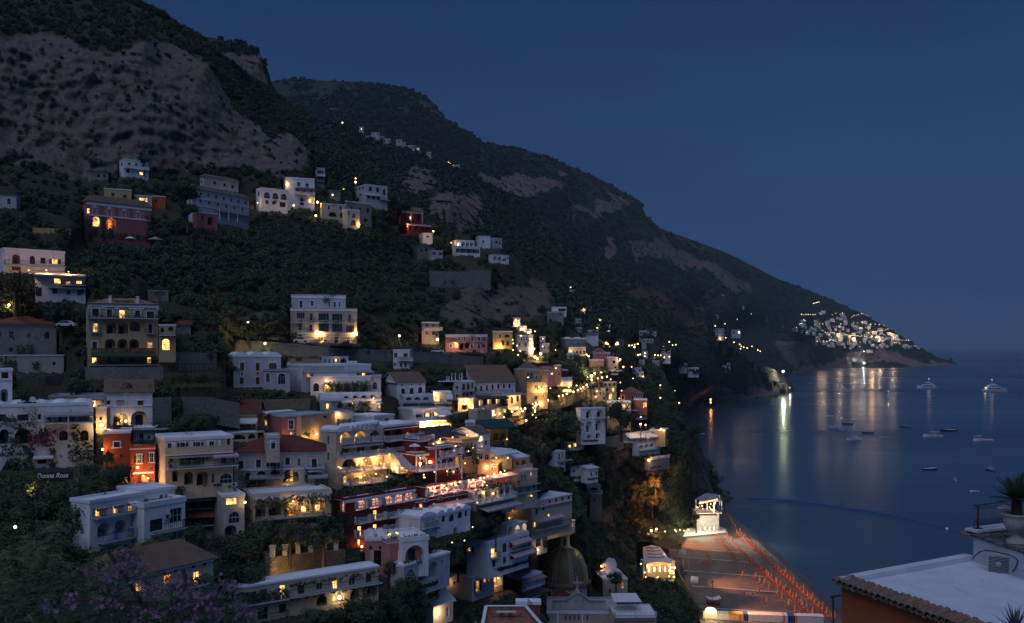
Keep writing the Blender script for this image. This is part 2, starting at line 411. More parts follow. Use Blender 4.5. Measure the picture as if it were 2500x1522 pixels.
class Bld:
 def __init__(s,label,xl,yl,xr,yr,yb,Y,dep,wall,roof='flat',front='',left='',right='',name='house',cat='house',yaw=None,foot=2.0,trim='trimwhite',group=None,rm=None,ctrl=True,fr=None,sky_=True):
  A=P(xl,yl,Y);zt=A.z;zb=P(xl,yb,Y).z
  view=math.degrees(math.atan2(CX-(xl+xr)/2,F));side=SIDES.get((xl,yl));ym=(yl+(yr or yl))/2
  if yaw is None:
   YR=Y if yr is None or abs(yl-HZ)<20 else min(max(Y*(yl-HZ)/(yr-HZ),Y*.6),Y*1.7)
   rel=math.degrees(math.atan2(YR-Y,(xr-CX)/F*YR-A.x))-view
   if abs(ym-HZ)<150:rel=math.degrees(math.asin(min(.8,(2 if side is None else side)*Y/F/dep)))if side is not None or abs(rel)>12 else rel
   else:
    rel=max(-9,min(rel,52))
    if side is not None and rel>8:dep=min(20,max(3,side*Y/F/math.sin(R(rel))))
   yaw=view+rel
  c,n_=math.cos(R(yaw)),math.sin(R(yaw));k=(xr-CX)/F
  t=(k*A.y-A.x)/(c-k*n_);Bp=Vector((A.x+t*c,A.y+t*n_,zt));yr=HZ+(H-zt)*F/Bp.y
  d=Bp-A;s.W=d.length;s.rz=math.atan2(d.y,d.x);s.h=zt-zb;s.D=dep;s.o=Vector((A.x,A.y,zb));s.foot=foot
  s.fr=fr or('woodbrown' if len(label)%3==0 else 'railwhite');s.trim=trim;s.wall=wall;s.rm=rm
  s.root=thing(name,label,cat,s.o,s.rz,group)
  FACES.extend(box_faces(A,Bp,dep,zb-zt))
  s.inv=Matrix.Translation(s.o)@Matrix.Rotation(s.rz,4,'Z');s.invm=s.inv.inverted()
  s.mb=MB();s.holes={};s.todo=[]
  if ctrl:
   ybr=HZ+(H-zb)*F/Bp.y
   CTRL.extend([(xl,yb,Y),(xr,ybr,Bp.y),((xl+xr)/2,(yl+(yr or yl))/2-3,(Y+Bp.y)/2+dep*.9)])
   LEDGE.append((xl,yb,Y,xr,ybr,Bp.y))
   EXCL.append((min(xl,xr)-2,min(yl,yr or yl)-3,max(xl,xr)+2,max(yb,ybr)-2,min(Y,Bp.y)))
  s.faces={'F':((0,0),(1,0),(0,1),s.W,0),'L':((0,dep),(0,-1),(1,0),dep,-90),'R':((s.W,0),(0,1),(-1,0),dep,90)}
  for fk,txt in(('F',front),('L',left),('R',right)):s.parse(fk,txt)
  s.walls();s.roof(roof)
  for fn in s.todo:fn()
  # ---- frames
 def uv(s,fk,px,py,inw=0.0):
  """where the ray through a pixel meets a face: (along, up) in metres"""
  o,u,n,W,r=s.faces[fk]
  d=s.invm.to_3x3()@Vector(((px-CX)/F,1,-(py-HZ)/F));c=s.invm@Vector((0,0,H))
  q=Vector((o[0]+n[0]*inw,o[1]+n[1]*inw,0));nn=Vector((n[0],n[1],0))
  t=nn.dot(q-c)/nn.dot(d);h=c+d*t-Vector((o[0],o[1],0))
  return h.x*u[0]+h.y*u[1],h.z
 def pt(s,fk,u,inw,z):
  o,ud,n,W,r=s.faces[fk]
  return(o[0]+ud[0]*u+n[0]*inw,o[1]+ud[1]*u+n[1]*inw,z)
 def child(s,fk,name,me,u,inw,z,parent=None,**kw):
  o=obj(name,me,s.root,s.pt(fk,u,inw,z),R(s.faces[fk][4]),**kw)
  return o
 def sub(s,parent,name,me,loc=(0,0,0),rz=0,**kw):return obj(name,me,parent,loc,rz,**kw)
 # ---- facade text
 def parse(s,fk,txt):
  for line in txt.replace('\n',';').split(';'):
   w=line.split()
   if not w:continue
   k=w[0];num=[];fl=[]
   for q in w[1:]:
    try:num.append(float(q))
    except ValueError:fl.append(q)
   if k[0]=='r' and len(k)==2:
    x0,y0,x1,y1,n=num[:5];n=int(n);lit=next((q[2:]for q in fl if q.startswith('L=')),'')
    f2=[q for q in fl if not q.startswith('L=')]
    a=s.uv(fk,x0,y0);b_=s.uv(fk,x1,y1);pw=s.size(fk,x0,y0,num[5],num[6])
    for i in range(n):
     t=i/(n-1)if n>1 else .5
     L=lit[i%len(lit)]if lit else '0'
     s.opening(fk,k[1],a[0]+(b_[0]-a[0])*t,a[1]+(b_[1]-a[1])*t,pw[0],pw[1],f2+([{'1':'L','2':'LW','3':'LO','4':'LD','5':'LP'}[L]]if L!='0' else[]))
   elif k in 'walsod':
    c=s.uv(fk,num[0],num[1]);sz=s.size(fk,num[0],num[1],num[2],num[3]);s.opening(fk,k,c[0],c[1],sz[0],sz[1],fl)
   else:s.todo.append(lambda fk=fk,k=k,num=num,fl=fl:s.extra(fk,k,num,fl))
 def size(s,fk,x,y,w,h):
  a=s.uv(fk,x-w/2,y);b_=s.uv(fk,x+w/2,y);c=s.uv(fk,x,y-h/2);d=s.uv(fk,x,y+h/2)
  return abs(b_[0]-a[0]),abs(c[1]-d[1])
 def opening(s,fk,k,u,z,w,h,fl):
  W=s.faces[fk][3];w=max(.5,round(w,1));h=max(.5,round(h,1));u0=u-w/2;z0=z-h/2
  if u0<.08 or u0+w>W-.08 or z0<-s.foot+.1:
   if W<w+.2:return
   u0=min(max(u0,.1),W-.1-w);z0=max(z0,.02)
  z0=min(z0,s.h-h-.12)
  hs=s.holes.setdefault(fk,[])
  for a in hs:
   if u0<a[1]+.05 and u0+w>a[0]-.05 and z0<a[3]+.05 and z0+h>a[2]-.05:return
  arch=k in 'al';dp={'w':.2,'a':.25,'l':1.6,'s':.14,'o':.2,'d':.22}[k]
  dp=min(dp,s.D*.4)
  if k=='o':hs.append((u0,u0+w,z0,z0+h,'o',dp))
  else:hs.append((u0,u0+w,z0,z0+h,arch,dp))
  s.todo.append(lambda:s.fill(fk,k,u0,z0,w,h,dp,fl))
 def fill(s,fk,k,u,z,w,h,dp,fl):
  lit=next((q for q in fl if q in('L','LW','LO','LD','LP')),None)
  pm={'L':'lit','LW':'litwhite','LO':'litorange','LD':'litdim','LP':'litpink',None:'glass'}[lit]
  sc_={'g':'shutgreen','b':'woodbrown','d':'shutdark','k':'shutdkgreen','v':'cream','w':'railwhite'}
  sh=next((q[1]for q in fl if len(q)==2 and q[0]=='s'),None)
  fr={'fb':'woodbrown','fd':'shutdark','fg':'shutgreen','fr':'rose'}.get(next((q for q in fl if q in('fb','fd','fg','fr')),''),s.fr)
  if 't' in fl:s.child(fk,'surround',wc(('t',w,h,k in 'al',s.trim),lambda:surround_mesh(w,h,k in 'al',s.trim)),u,-.002,z)
  if k=='s':
   m=sc_[sh or 'b'];o=s.child(fk,'window',wc(('sf',w,h,m),lambda:pane_mesh(w,h,False,m)),u,dp,z)
   for i in(0,1):s.sub(o,'shutter',wc(('s',round(w/2-.03,2),h,m),lambda:shut_mesh(round(w/2-.03,2),h-.04,m)),(.02+i*(w/2),-.01,.02))
   return
  if k=='l':
   m=next((q[2:]for q in fl if q.startswith('m:')),s.wall)
   dw,dh=min(1.3,w*.45),min(2.2,h*.72)
   mb=MB();mb.box(-.02,w+.02,0,.08,-.02,h,m);o=s.child(fk,'loggia',mb.mesh('loggia'),u,dp,z)
   du=w*(.18 if 'dl' in fl else .5)-(0 if 'dl' in fl else dw/2)
   dm=pm if lit else sc_.get(sh,'shutdark')
   s.sub(o,'door',wc(('pd',round(dw,1),round(dh,1),dm),lambda:pane_mesh(round(dw,1),round(dh,1),False,dm)),(du,-.1,0))
   if 'G' in fl or lit:light(s.inv@Vector(s.pt(fk,u+w/2,dp*.45,z+h*.7)),4.5*w*h if lit!='LO' else 5*w*h,(1,.55,.2),.25)
   if 'R' in fl:
    mb=MB();rail_mesh(mb,[(0,0,0),(w,0,0)],.95,'iron','iron');s.child(fk,'railing',mb.mesh('railing'),u,.1,z)
   return
  if k=='o':
   n=12;mb=MB();pts=[(w/2+w/2*math.cos(math.tau*i/n),h/2+h/2*math.sin(math.tau*i/n))for i in range(n)]
   prism(mb,pts,.0,.04,pm);s.child(fk,'round_window',mb.mesh('round_window'),u,dp,z);return
  mull=1 if w<1.7 else(2 if w<2.6 else 3)
  o=s.child(fk,'window' if h<1.9 else 'french_window',wc(('f',w,h,k=='a',fr,mull),lambda:frame_mesh(w,h,k=='a',mull,fr)),u,dp,z)
  s.sub(o,'pane',wc(('p',w,h,k=='a',pm),lambda:pane_mesh(w,h,k=='a',pm)))
  if sh:
   hw=round(w*.48,2)
   for q,x in((0,-hw-.03),(1,w+.03)):s.sub(o,'shutter',wc(('s',hw,h,sc_[sh]),lambda:shut_mesh(hw,h,sc_[sh])),(x,-dp-.01,0))
  if 'B' in fl or 'Bw' in fl:
   mb=MB();a,b_=-.5,w+.5;m='railwhite' if 'Bw' in fl else 'iron'
   mb.box(a,b_,-.8,0,-.16,0,'greywhite');bo=s.child(fk,'balcony',mb.mesh('balcony'),u,-.003,z)
   mb=MB();rail_mesh(mb,[(a,0,0),(a,-.75,0),(b_,-.75,0),(b_,0,0)],.95,'iron',m);s.sub(bo,'railing',mb.mesh('railing'))
   # ---- walls
 def walls(s):
  for fk,(o,ud,n,W,r)in s.faces.items():s.face(fk,W,-s.foot,s.h,s.holes.get(fk,[]))
  W,D=s.W,s.D
  s.mb.poly([(W,D,-s.foot),(0,D,-s.foot),(0,D,s.h),(W,D,s.h)],s.wall)
 def face(s,fk,W,z0,z1,holes):
  us=sorted({0,W,*[h[0]for h in holes],*[h[1]for h in holes]});zs=sorted({z0,z1,*[h[2]for h in holes],*[h[3]for h in holes]})
  q=lambda pts:s.mb.poly([s.pt(fk,*p)for p in pts],s.wall)
  for j in range(len(zs)-1):
   run=None
   for i in range(len(us)-1):
    cu,cz=(us[i]+us[i+1])/2,(zs[j]+zs[j+1])/2
    solid=not any(h[0]<cu<h[1]and h[2]<cz<h[3]for h in holes)
    if solid and run is None:run=us[i]
    if(not solid or i==len(us)-2)and run is not None:
     e_=us[i+1]if solid else us[i]
     q([(run,0,zs[j]),(e_,0,zs[j]),(e_,0,zs[j+1]),(run,0,zs[j+1])]);run=None
  for u0,u1,a,b_,k,dp in holes:
   if k=='o':
    n=12;c,z,r=(u0+u1)/2,(a+b_)/2,(u1-u0)/2;rh=(b_-a)/2
    for i in range(n):
     t0,t1=math.tau*i/n,math.tau*(i+1)/n
     p0,p1=(c+r*math.cos(t0),z+rh*math.sin(t0)),(c+r*math.cos(t1),z+rh*math.sin(t1))
     def sq(t):
      x,y=math.cos(t),math.sin(t);m=max(abs(x),abs(y));return(c+r*x/m,z+rh*y/m)
     q0,q1=sq(t0),sq(t1)
     q([(p0[0],0,p0[1]),(q0[0],0,q0[1]),(q1[0],0,q1[1]),(p1[0],0,p1[1])]);q([(p0[0],0,p0[1]),(p1[0],0,p1[1]),(p1[0],dp,p1[1]),(p0[0],dp,p0[1])])
    continue
   out=arch_pts(u1-u0,b_-a)if k else[(0,0),(0,b_-a),(u1-u0,b_-a),(u1-u0,0)]
   out=[(u0+x,a+z)for x,z in out]
   for i in range(len(out)):
    p0,p1=out[i],out[(i+1)%len(out)]
    q([(p0[0],0,p0[1]),(p1[0],0,p1[1]),(p1[0],dp,p1[1]),(p0[0],dp,p0[1])])
    if k and 0<i<len(out)-2:q([(p0[0],0,p0[1]),(p1[0],0,p1[1]),(p1[0],0,b_),(p0[0],0,b_)])
 def slab(s,mb,z0,z1,ov,m,ov2=None):
  ov2=ov if ov2 is None else ov2
  mb.box(-ov2,s.W+ov2,-ov,s.D+ov,z0,z1,m)
 def roof(s,spec):
  q=spec.split(':');k=q[0];a=[float(x)for x in q[1:]if x.replace('.','').replace('-','').isdigit()]
  tm=s.rm or next((x for x in q[1:]if x in MATS),'tilebrown');mb=MB();W,D,h=s.W,s.D,s.h
  if k in('flat','terr','vault','dome'):
   fm=s.rm or 'roofwhite'
   s.slab(mb,h,h+.16,.12,fm)
   ph=a[0]if a and k in('flat','terr')else .35
   if ph>0:
    for x0,x1,y0,y1 in((-.12,W+.12,-.12,.14),(-.12,W+.12,D-.14,D+.12),(-.12,.14,.14,D-.14),(W-.14,W+.12,.14,D-.14)):mb.box(x0,x1,y0,y1,h+.16,h+.16+ph,s.wall if k=='terr' else fm)
   if k=='vault':
    n=int(a[0]);r=a[1]
    for i in range(n):
     w=W/n;prof=[(i*w+w/2-w*.46*math.cos(math.pi*t/8),h+.16+r*math.sin(math.pi*t/8))for t in range(9)]
     for t in range(8):mb.poly([(prof[t][0],0,prof[t][1]),(prof[t+1][0],0,prof[t+1][1]),(prof[t+1][0],D,prof[t+1][1]),(prof[t][0],D,prof[t][1])],fm,True)
     mb.poly([(x,0,z)for x,z in prof],fm);mb.poly([(x,D,z)for x,z in prof[::-1]],fm)
   if k=='dome':
    n=int(a[0]);r=a[1]
    for i in range(n):
     w=W/n;mb.lathe([(min(w,D)*.45*math.cos(math.pi/2*t/4)+1e-3,h+.16+r*math.sin(math.pi/2*t/4))for t in range(5)],fm,14,(i*w+w/2,D/2,0))
  else:
   rh=a[0];ov=.45;t=.16
   mb.box(-.1,W+.1,-.1,D+.1,h-.25,h-.004,s.trim)
   if k=='gx':
    pr=[(-ov,h),(D/2,h+rh),(D+ov,h)]
    for(y0,z0),(y1,z1)in((pr[0],pr[1]),(pr[1],pr[2])):
     mb.poly([(-ov,y0,z0+t),(W+ov,y0,z0+t),(W+ov,y1,z1+t),(-ov,y1,z1+t)],tm)
    mb.poly([(-ov,-ov,h),(W+ov,-ov,h),(W+ov,-ov,h+t),(-ov,-ov,h+t)],tm);mb.poly([(-ov,-ov,h),(-ov,D+ov,h),(W+ov,D+ov,h),(W+ov,-ov,h)],s.wall)
    for x in(0,W):s.mb.poly([(x,0,h),(x,D/2,h+rh),(x,D,h)],s.wall)
    for x in(-ov,W+ov):mb.poly([(x,-ov,h),(x,D/2,h+rh),(x,D/2,h+rh+t),(x,-ov,h+t)],s.trim);mb.poly([(x,D/2,h+rh),(x,D+ov,h),(x,D+ov,h+t),(x,D/2,h+rh+t)],s.trim)
   elif k=='gy':
    pr=[(-ov,h),(W/2,h+rh),(W+ov,h)]
    for(x0,z0),(x1,z1)in((pr[0],pr[1]),(pr[1],pr[2])):mb.poly([(x0,-ov,z0+t),(x1,-ov,z1+t),(x1,D+ov,z1+t),(x0,D+ov,z0+t)],tm)
    for x in(0,D):s.mb.poly([(0,x,h),(W/2,x,h+rh),(W,x,h)],s.wall)
    for y in(-ov,D+ov):
     for(x0,z0),(x1,z1)in((pr[0],pr[1]),(pr[1],pr[2])):mb.poly([(x0,y,z0),(x1,y,z1),(x1,y,z1+t),(x0,y,z0+t)],s.trim)
   elif k=='hip':
    e=min(W,D)/2;r0,r1=((e,D/2),(W-e,D/2))if W>=D else((W/2,e),(W/2,D-e))
    A_,B_,C_,D_=(-ov,-ov,h+t),(W+ov,-ov,h+t),(W+ov,D+ov,h+t),(-ov,D+ov,h+t);p,g=(*r0,h+rh+t),(*r1,h+rh+t)
    if W>=D:fs=[(A_,B_,g,p),(B_,C_,g),(C_,D_,p,g),(D_,A_,p)]
    else:fs=[(A_,B_,p),(B_,C_,g,p),(C_,D_,g),(D_,A_,p,g)]
    for f in fs:mb.poly(f,tm)
    mb.box(-ov,W+ov,-ov,D+ov,h,h+t-.003,tm)
   elif k=='shed':
    mb.poly([(-ov,-ov,h+t),(W+ov,-ov,h+t),(W+ov,D,h+rh+t),(-ov,D,h+rh+t)],tm);mb.box(-ov,W+ov,-ov,-ov+.1,h,h+t-.003,tm)
    for x in(0,W):s.mb.poly([(x,0,h),(x,D,h+rh),(x,D,h)],s.wall)
  s.mb.build('wall',s.root);s.roofo=mb.build('roof',s.root)
  # ---- things fixed to the facade
 def extra(s,fk,k,v,fl):
  o_,ud,n_,W,r=s.faces[fk]
  mat=next((q for q in fl if q in MATS),None)
  mk=lambda name,mb,u=0,inw=0,z=0,**kw:s.child(fk,name,mb.mesh(name),u,inw,z,**kw)
  if k=='bal':
   a=s.uv(fk,v[0],v[1]);b_=s.uv(fk,v[2],v[3]);out=v[4]if len(v)>4 else 1.1;z=a[1];L=b_[0]-a[0]
   st='solid' if 'solid' in fl else('bal' if 'white' in fl else 'iron');m=mat or('railwhite' if st!='iron' else 'iron')
   mb=MB();mb.box(0,L,-out,-.003,-.2,0,'greywhite' if st=='iron' else s.trim);bo=mk('balcony',mb,a[0],0,z)
   mb=MB();rail_mesh(mb,[(0.05,-.05,0),(.05,-out+.08,0),(L-.05,-out+.08,0),(L-.05,-.05,0)],1.0,st,m);s.sub(bo,'railing',mb.mesh('railing'))
  elif k=='band':
   a=s.uv(fk,v[0],v[1]);b_=s.uv(fk,v[2],v[3]);hh=v[4]if len(v)>4 else .25
   mb=MB();mb.box(0,b_[0]-a[0],-.16,-.002,-hh/2,hh/2,mat or s.trim);mk('cornice',mb,a[0],0,a[1])
  elif k=='awn':
   a=s.uv(fk,v[0],v[1]);b_=s.uv(fk,v[2],v[3]);out,dr=v[4],v[5];L=b_[0]-a[0];m=mat or 'awnwhite'
   mb=MB();t=.05
   p=[(0,-.05,0),(L,-.05,0),(L,-out,-dr),(0,-out,-dr)]
   mb.poly(p,m);mb.poly([(x,y,z-t)for x,y,z in p[::-1]],m);mb.box(0,L,-out-.02,-out,-dr-.3,-dr,m)
   if 'posts' in fl:
    nn=max(1,int(L/3.2));hp=v[6]if len(v)>6 else 2.6
    for i in range(nn+1):mb.bar((L*i/nn*.98+.05,-out+.08,-dr),(L*i/nn*.98+.05,-out+.08,-dr-hp),.12 if 'thick' not in fl else .35,'trimwhite')
   mk('awning',mb,a[0],0,a[1])
  elif k=='ivy':
   a=s.uv(fk,v[0],v[1]);b_=s.uv(fk,v[2],v[3]);L,hh=b_[0]-a[0],abs(a[1]-b_[1]);z0=min(a[1],b_[1]);th=v[4]if len(v)>4 else .5
   mb=MB();ms=[mat]if mat else['leafdark','leaf','leaf']
   leaf_cards(mb,int(min(900,9*L*hh+20)),lambda:((L*random.random(),-th*random.random()*.9-.03-.4*th*abs(math.sin(L*random.random())),hh*random.random()),(0,-1,.3)),.28,ms)
   mk('ivy',mb,a[0],0,z0,kind='stuff')
  elif k=='lamp':
   a=s.uv(fk,v[0],v[1]);pw=(v[2]if len(v)>2 else 300)*.28
   mb=MB();mb.bar((0,-.02,0),(0,-.35,.05),.05,'iron');lo=mk('wall_lamp',mb,a[0],0,a[1])
   mb=MB();rr=v[3]if len(v)>3 else .2
   mb.ball((0,-.4,0),rr,mat or 'bulb');s.sub(lo,'bulb',mb.mesh('bulb'))
   light(s.inv@Vector(s.pt(fk,a[0],-.4-rr-.12,a[1])),pw,(1,.58,.22),.2)
  elif k=='glow':
   a=s.uv(fk,v[0],v[1],-v[3]if len(v)>3 else-.8);inw=-(v[3]if len(v)>3 else .8)
   mb=MB();mb.ball((0,0,0),.12,'bulb',6,4);mb.bar((0,0,.1),(0,0,.5),.03,'iron');s.child(fk,'hanging_lamp',mb.mesh('hanging_lamp'),a[0],inw,a[1])
   light(s.inv@Vector(s.pt(fk,a[0],inw,a[1]-.35)),v[2]*.22,(1,.52,.18)if 'pink' not in fl else(1,.42,.22),.25)
  elif k=='cols':
   a=s.uv(fk,v[0],v[1],-v[5]);b_=s.uv(fk,v[2],v[3],-v[5]);nn=int(v[4]);hh=v[6];mb=MB()
   mb.lathe([(.2,0),(.2,.15),(.15,.2),(.13,hh-.2),(.2,hh-.1),(.2,hh)],mat or 'trimwhite',8)
   me=mb.mesh('column')
   for i in range(nn):s.child(fk,'column',me,a[0]+(b_[0]-a[0])*i/max(1,nn-1),-v[5],a[1])
  elif k=='ped':
   a=s.uv(fk,v[0],v[1]);b_=s.uv(fk,v[2],v[1]);L=b_[0]-a[0];hh=v[3];mb=MB()
   prism(mb,[(0,0),(L/2,hh),(L,0)],-.25,-.005,mat or s.trim);mk('pediment',mb,a[0],0,a[1])
  elif k=='sign':
   pass
  elif k=='panel':
   a=s.uv(fk,v[0]-v[2]/2,v[1]+v[3]/2);w_,h_=s.size(fk,*v[:4]);mb=MB();mb.box(0,w_,-.05,-.002,0,h_,mat or 'rose');mk('wall_panel',mb,a[0],0,a[1])
  elif k=='pil':
   a=s.uv(fk,v[0],v[1]);b_=s.uv(fk,v[0],v[2]);w_=v[3]if len(v)>3 else .35;mb=MB();mb.box(-w_/2,w_/2,-.1,-.002,b_[1],a[1],mat or s.trim);mk('pilaster',mb,a[0],0,0)
  elif k=='ac':
   a=s.uv(fk,v[0],v[1]);mb=MB();mb.box(-.45,.45,-.4,-.05,-.32,.32,'greywhite');mb.lathe([(.24,-.42),(.24,-.4)],'shutdark',10,(-.12,0,0),axis='y');mk('air_conditioner',mb,a[0],0,a[1])
  elif k=='pots':
   a=s.uv(fk,v[0],v[1],-v[5]if len(v)>5 else-.7);b_=s.uv(fk,v[2],v[3],-v[5]if len(v)>5 else-.7);nn=int(v[4]);mb=MB();L=b_[0]-a[0]
   leaf_cards(mb,26*nn,lambda:((L*(random.randrange(nn)+.5)/nn+random.gauss(0,.3),random.gauss(0,.2),abs(random.gauss(.35,.25))),(0,-1,.6)),.16,['leafdark','leaf','leafdark'])
   s.child(fk,'planting',mb.mesh('planting'),a[0],-(v[5]if len(v)>5 else .7),a[1],kind='stuff')
   # ================================================================ the town, house by house (pixels of the 2500 px frame)
B_=Bld
# ---- under the cliff, top row
B_('small white house cut by the left edge of the view, above the dark garden slope',-30,473,40,476,506,280,8,'greywhite','shed:1:tilegrey','w 22 492 9 14 t; w -6 490 8 14 t')
B_('two-storey pale villa with a white balcony, alone against the foot of the cliff',303,390,363,397,430,380,10,'white','flat:.3','rw 316 402 350 405 3 6 9 L=000; bal 303 410 363 416 1.4 solid trimwhite; w 345 424 8 7 L; s 312 418 8 8 sd',left='w 297 402 5 8')
B_('low grey shed roofed with sheet metal, left of the villa under the cliff',214,418,264,421,437,375,6,'stonegrey','shed:.6:tilegrey','w 240 429 8 8; w 255 430 6 8')
B_('flat-roofed beige house standing behind the pink villa with lit arches',254,462,321,466,492,338,10,'yellow','flat:.25','w 276 476 9 9 sv; w 305 480 10 8',left='w 246 476 5 6')
B_('pink villa with white window hoods and three glowing arches on a leafy base',212,491,368,508,590,320,13,'rose','hip:2.4:tilebrown','''
 panel 231 513 26 24 pink; panel 267 517 28 26 pink; panel 303 521 28 26 pink; panel 338 525 28 24 pink
 w 231 516 9 17 t; w 267 521 9 17 t; w 302 525 9 17 t L; w 337 529 8 16 t L; w 205 514 7 12 L
 band 212 496 368 513 .9 ; band 212 524 368 541 .5
 ped 225 507 237 .9; ped 261 511 273 .9; ped 296 515 308 .9; ped 331 519 343 .9
 a 235 541 17 24 L t
 l 271 546 25 28 LO; l 303 549 29 30 LO; l 339 552 29 30 LO
 s 234 568 9 16 sd; s 272 570 9 18 sd
 ivy 212 534 226 590 ; ivy 246 528 258 590; ivy 212 562 368 590; ivy 356 525 368 590''',right='')
B_('tiny white annex with one glowing window, right of the beige house behind the pink villa',332,478,371,481,503,345,6,'greywhite','flat:.2','w 350 488 20 9 L')
B_('little terracotta house beside the pink villa, left of the umbrella pine',372,480,404,482,508,350,7,'orange','flat:.2','w 381 491 6 9')
B_('long rundown pink and grey palazzo with a columned terrace, right of the umbrella pine',470,460,608,487,538,345,12,'lilac','hip:1.8:tilegrey','''
 rw 490 474 600 496 7 6 7; rw 490 492 592 512 6 6 8; band 470 482 608 503 .3; band 470 500 608 520 .3
 cols 536 535 580 540 3 1.6 4; a 513 536 12 14; ivy 470 514 490 540; bal 525 515 608 524 1.6''',left='')
B_('low crumbling pink arcade under the long rundown palazzo',481,520,531,524,552,338,5,'rose','flat:.2','l 513 540 12 20; w 495 532 6 8')
B_('weathered white house with two vaulted arches, against the cliff foot',498,430,582,444,478,392,11,'oldwhite','hip:1.2:tilegrey','s 524 447 6 8 sd; s 548 452 6 8 sd; s 568 456 6 8 sd; l 552 470 17 12; l 574 473 13 12; band 498 455 582 468 .25',left='w 492 445 4 6')
B_('white house with three big arched windows, left of the tall white block',637,460,703,467,512,402,10,'white','flat:.3','ra 652 477 693 481 3 15 15 t; w 652 494 8 9; s 667 496 6 7; s 690 500 14 12 sd; lamp 628 496 900',left='w 631 474 5 9')
B_('tall three-storey white block with a canopied terrace, highest of its row',697,436,768,440,503,410,12,'white','flat:.5','''
 w 729 450 8 10 t; w 750 453 8 10 t; awn 718 458 768 462 3 .3 awngrey; rw 726 467 760 469 3 6 8; bal 718 474 768 478 1.5 solid white
 l 738 486 14 13; l 758 489 13 13 L; lamp 699 450 700; s 737 498 10 7 sd''',left='a 690 462 7 12; w 688 476 5 7')
B_('narrow open-framed tower house tucked in the gully at the cliff corner',770,411,793,413,456,462,8,'greywhite','flat:.2','w 782 421 14 9; w 782 435 14 8; bal 770 430 793 431 1.2 solid white; bal 770 443 793 444 1.2')
B_('three-storey grey-white villa with a terrace at right, below the dark ridge',894,452,946,458,500,470,12,'greywhite','flat:.3','rw 904 462 922 464 2 7 10 sw; ra 900 480 924 484 3 6 10; w 938 470 6 14; bal 890 476 926 480 1.3 solid white; bal 926 488 951 491 1.6',left='rw 870 462 886 460 3 4 6; w 880 476 4 6')
B_('low grey hut below the street lamps, left of the grey-white villa',806,463,832,465,484,440,6,'stonegrey','shed:.5:tilegrey','w 815 474 6 6')
B_('cream house with two loggias on the slope, left of the blind grey block',785,498,843,502,532,415,9,'cream','flat:.3','w 803 507 6 9 t; w 832 509 6 9 t; l 812 524 19 12; l 835 526 12 13',left='w 783 510 3 5')
B_('blind grey block with three small openings, behind the cream house',845,493,907,500,545,428,11,'stonegrey','flat:.4','s 858 508 5 7 sd; s 879 512 5 9 sd; s 898 514 6 11 sd; l 893 538 10 10')
B_('cream bay with an arched window and a foot lamp, before the grey block',849,514,878,517,554,408,5,'cream','flat:.6','a 864 527 8 10; a 863 544 12 13 t; w 852 522 4 7; lamp 877 549 1500')
B_('dark red villa with white arches and a tiled roof, near the cypresses',967,514,1034,519,546,522,14,'red','gx:3:tilebrown','rl 986 528 1022 531 3 9 16 L=020; pil 976 516 546; pil 1004 517 546; pil 1031 519 546; band 967 517 1034 522 .4; w 1004 531 5 8 t L',left='s 960 525 4 8; lamp 950 533 900; band 950 520 966 517 .4')
B_('dark red arcaded basement storey under the dark red villa',993,547,1052,551,568,512,10,'red','terr:.4','rl 1003 556 1044 559 4 9 11; band 993 549 1052 553 .4; lamp 994 553 1400; rw 1000 564 1046 567 5 5 3',left='')
B_('white parapet-walled chapel-like annex under the dark red villa',1032,571,1056,572,592,505,8,'white','flat:.4','s 1044 578 5 5 sd')
B_('long white arcaded house with lit terrace, right of the cypresses',1113,588,1158,590,603,500,8,'white','terr:.3','rl 1120 596 1152 597 4 9 11 L=2000; lamp 1101 594 1800')
B_('white lower storey with green shutters under the arcaded house',1113,603,1172,605,623,492,8,'white','flat:.4','rw 1121 612 1162 614 4 8 10 sk',left='')
B_('plain white cube at the right end of the arcaded terrace row',1170,578,1197,579,602,520,9,'white','flat:.3','w 1180 590 5 5')
B_('pale split-level house stepping down right of the plain white cube',1203,583,1226,585,602,525,8,'greywhite','flat:.3','w 1212 592 6 6; w 1220 594 4 5')
B_('small white house outlined with three arches, low on the dark slope',1203,623,1242,625,641,500,6,'white','flat:.2','rl 1209 631 1220 632 2 8 11; l 1232 634 9 8; w 1239 631 4 5')
B_('plain grey house with a veranda below the cypress terrace',1019,600,1064,603,630,490,8,'stonegrey','shed:.6:tilegrey','w 1041 610 7 7; w 1029 612 5 6')
B_('low white veranda wing right of the plain grey house',1054,613,1081,614,626,482,6,'greywhite','flat:.2','rw 1060 619 1076 620 2 8 7')
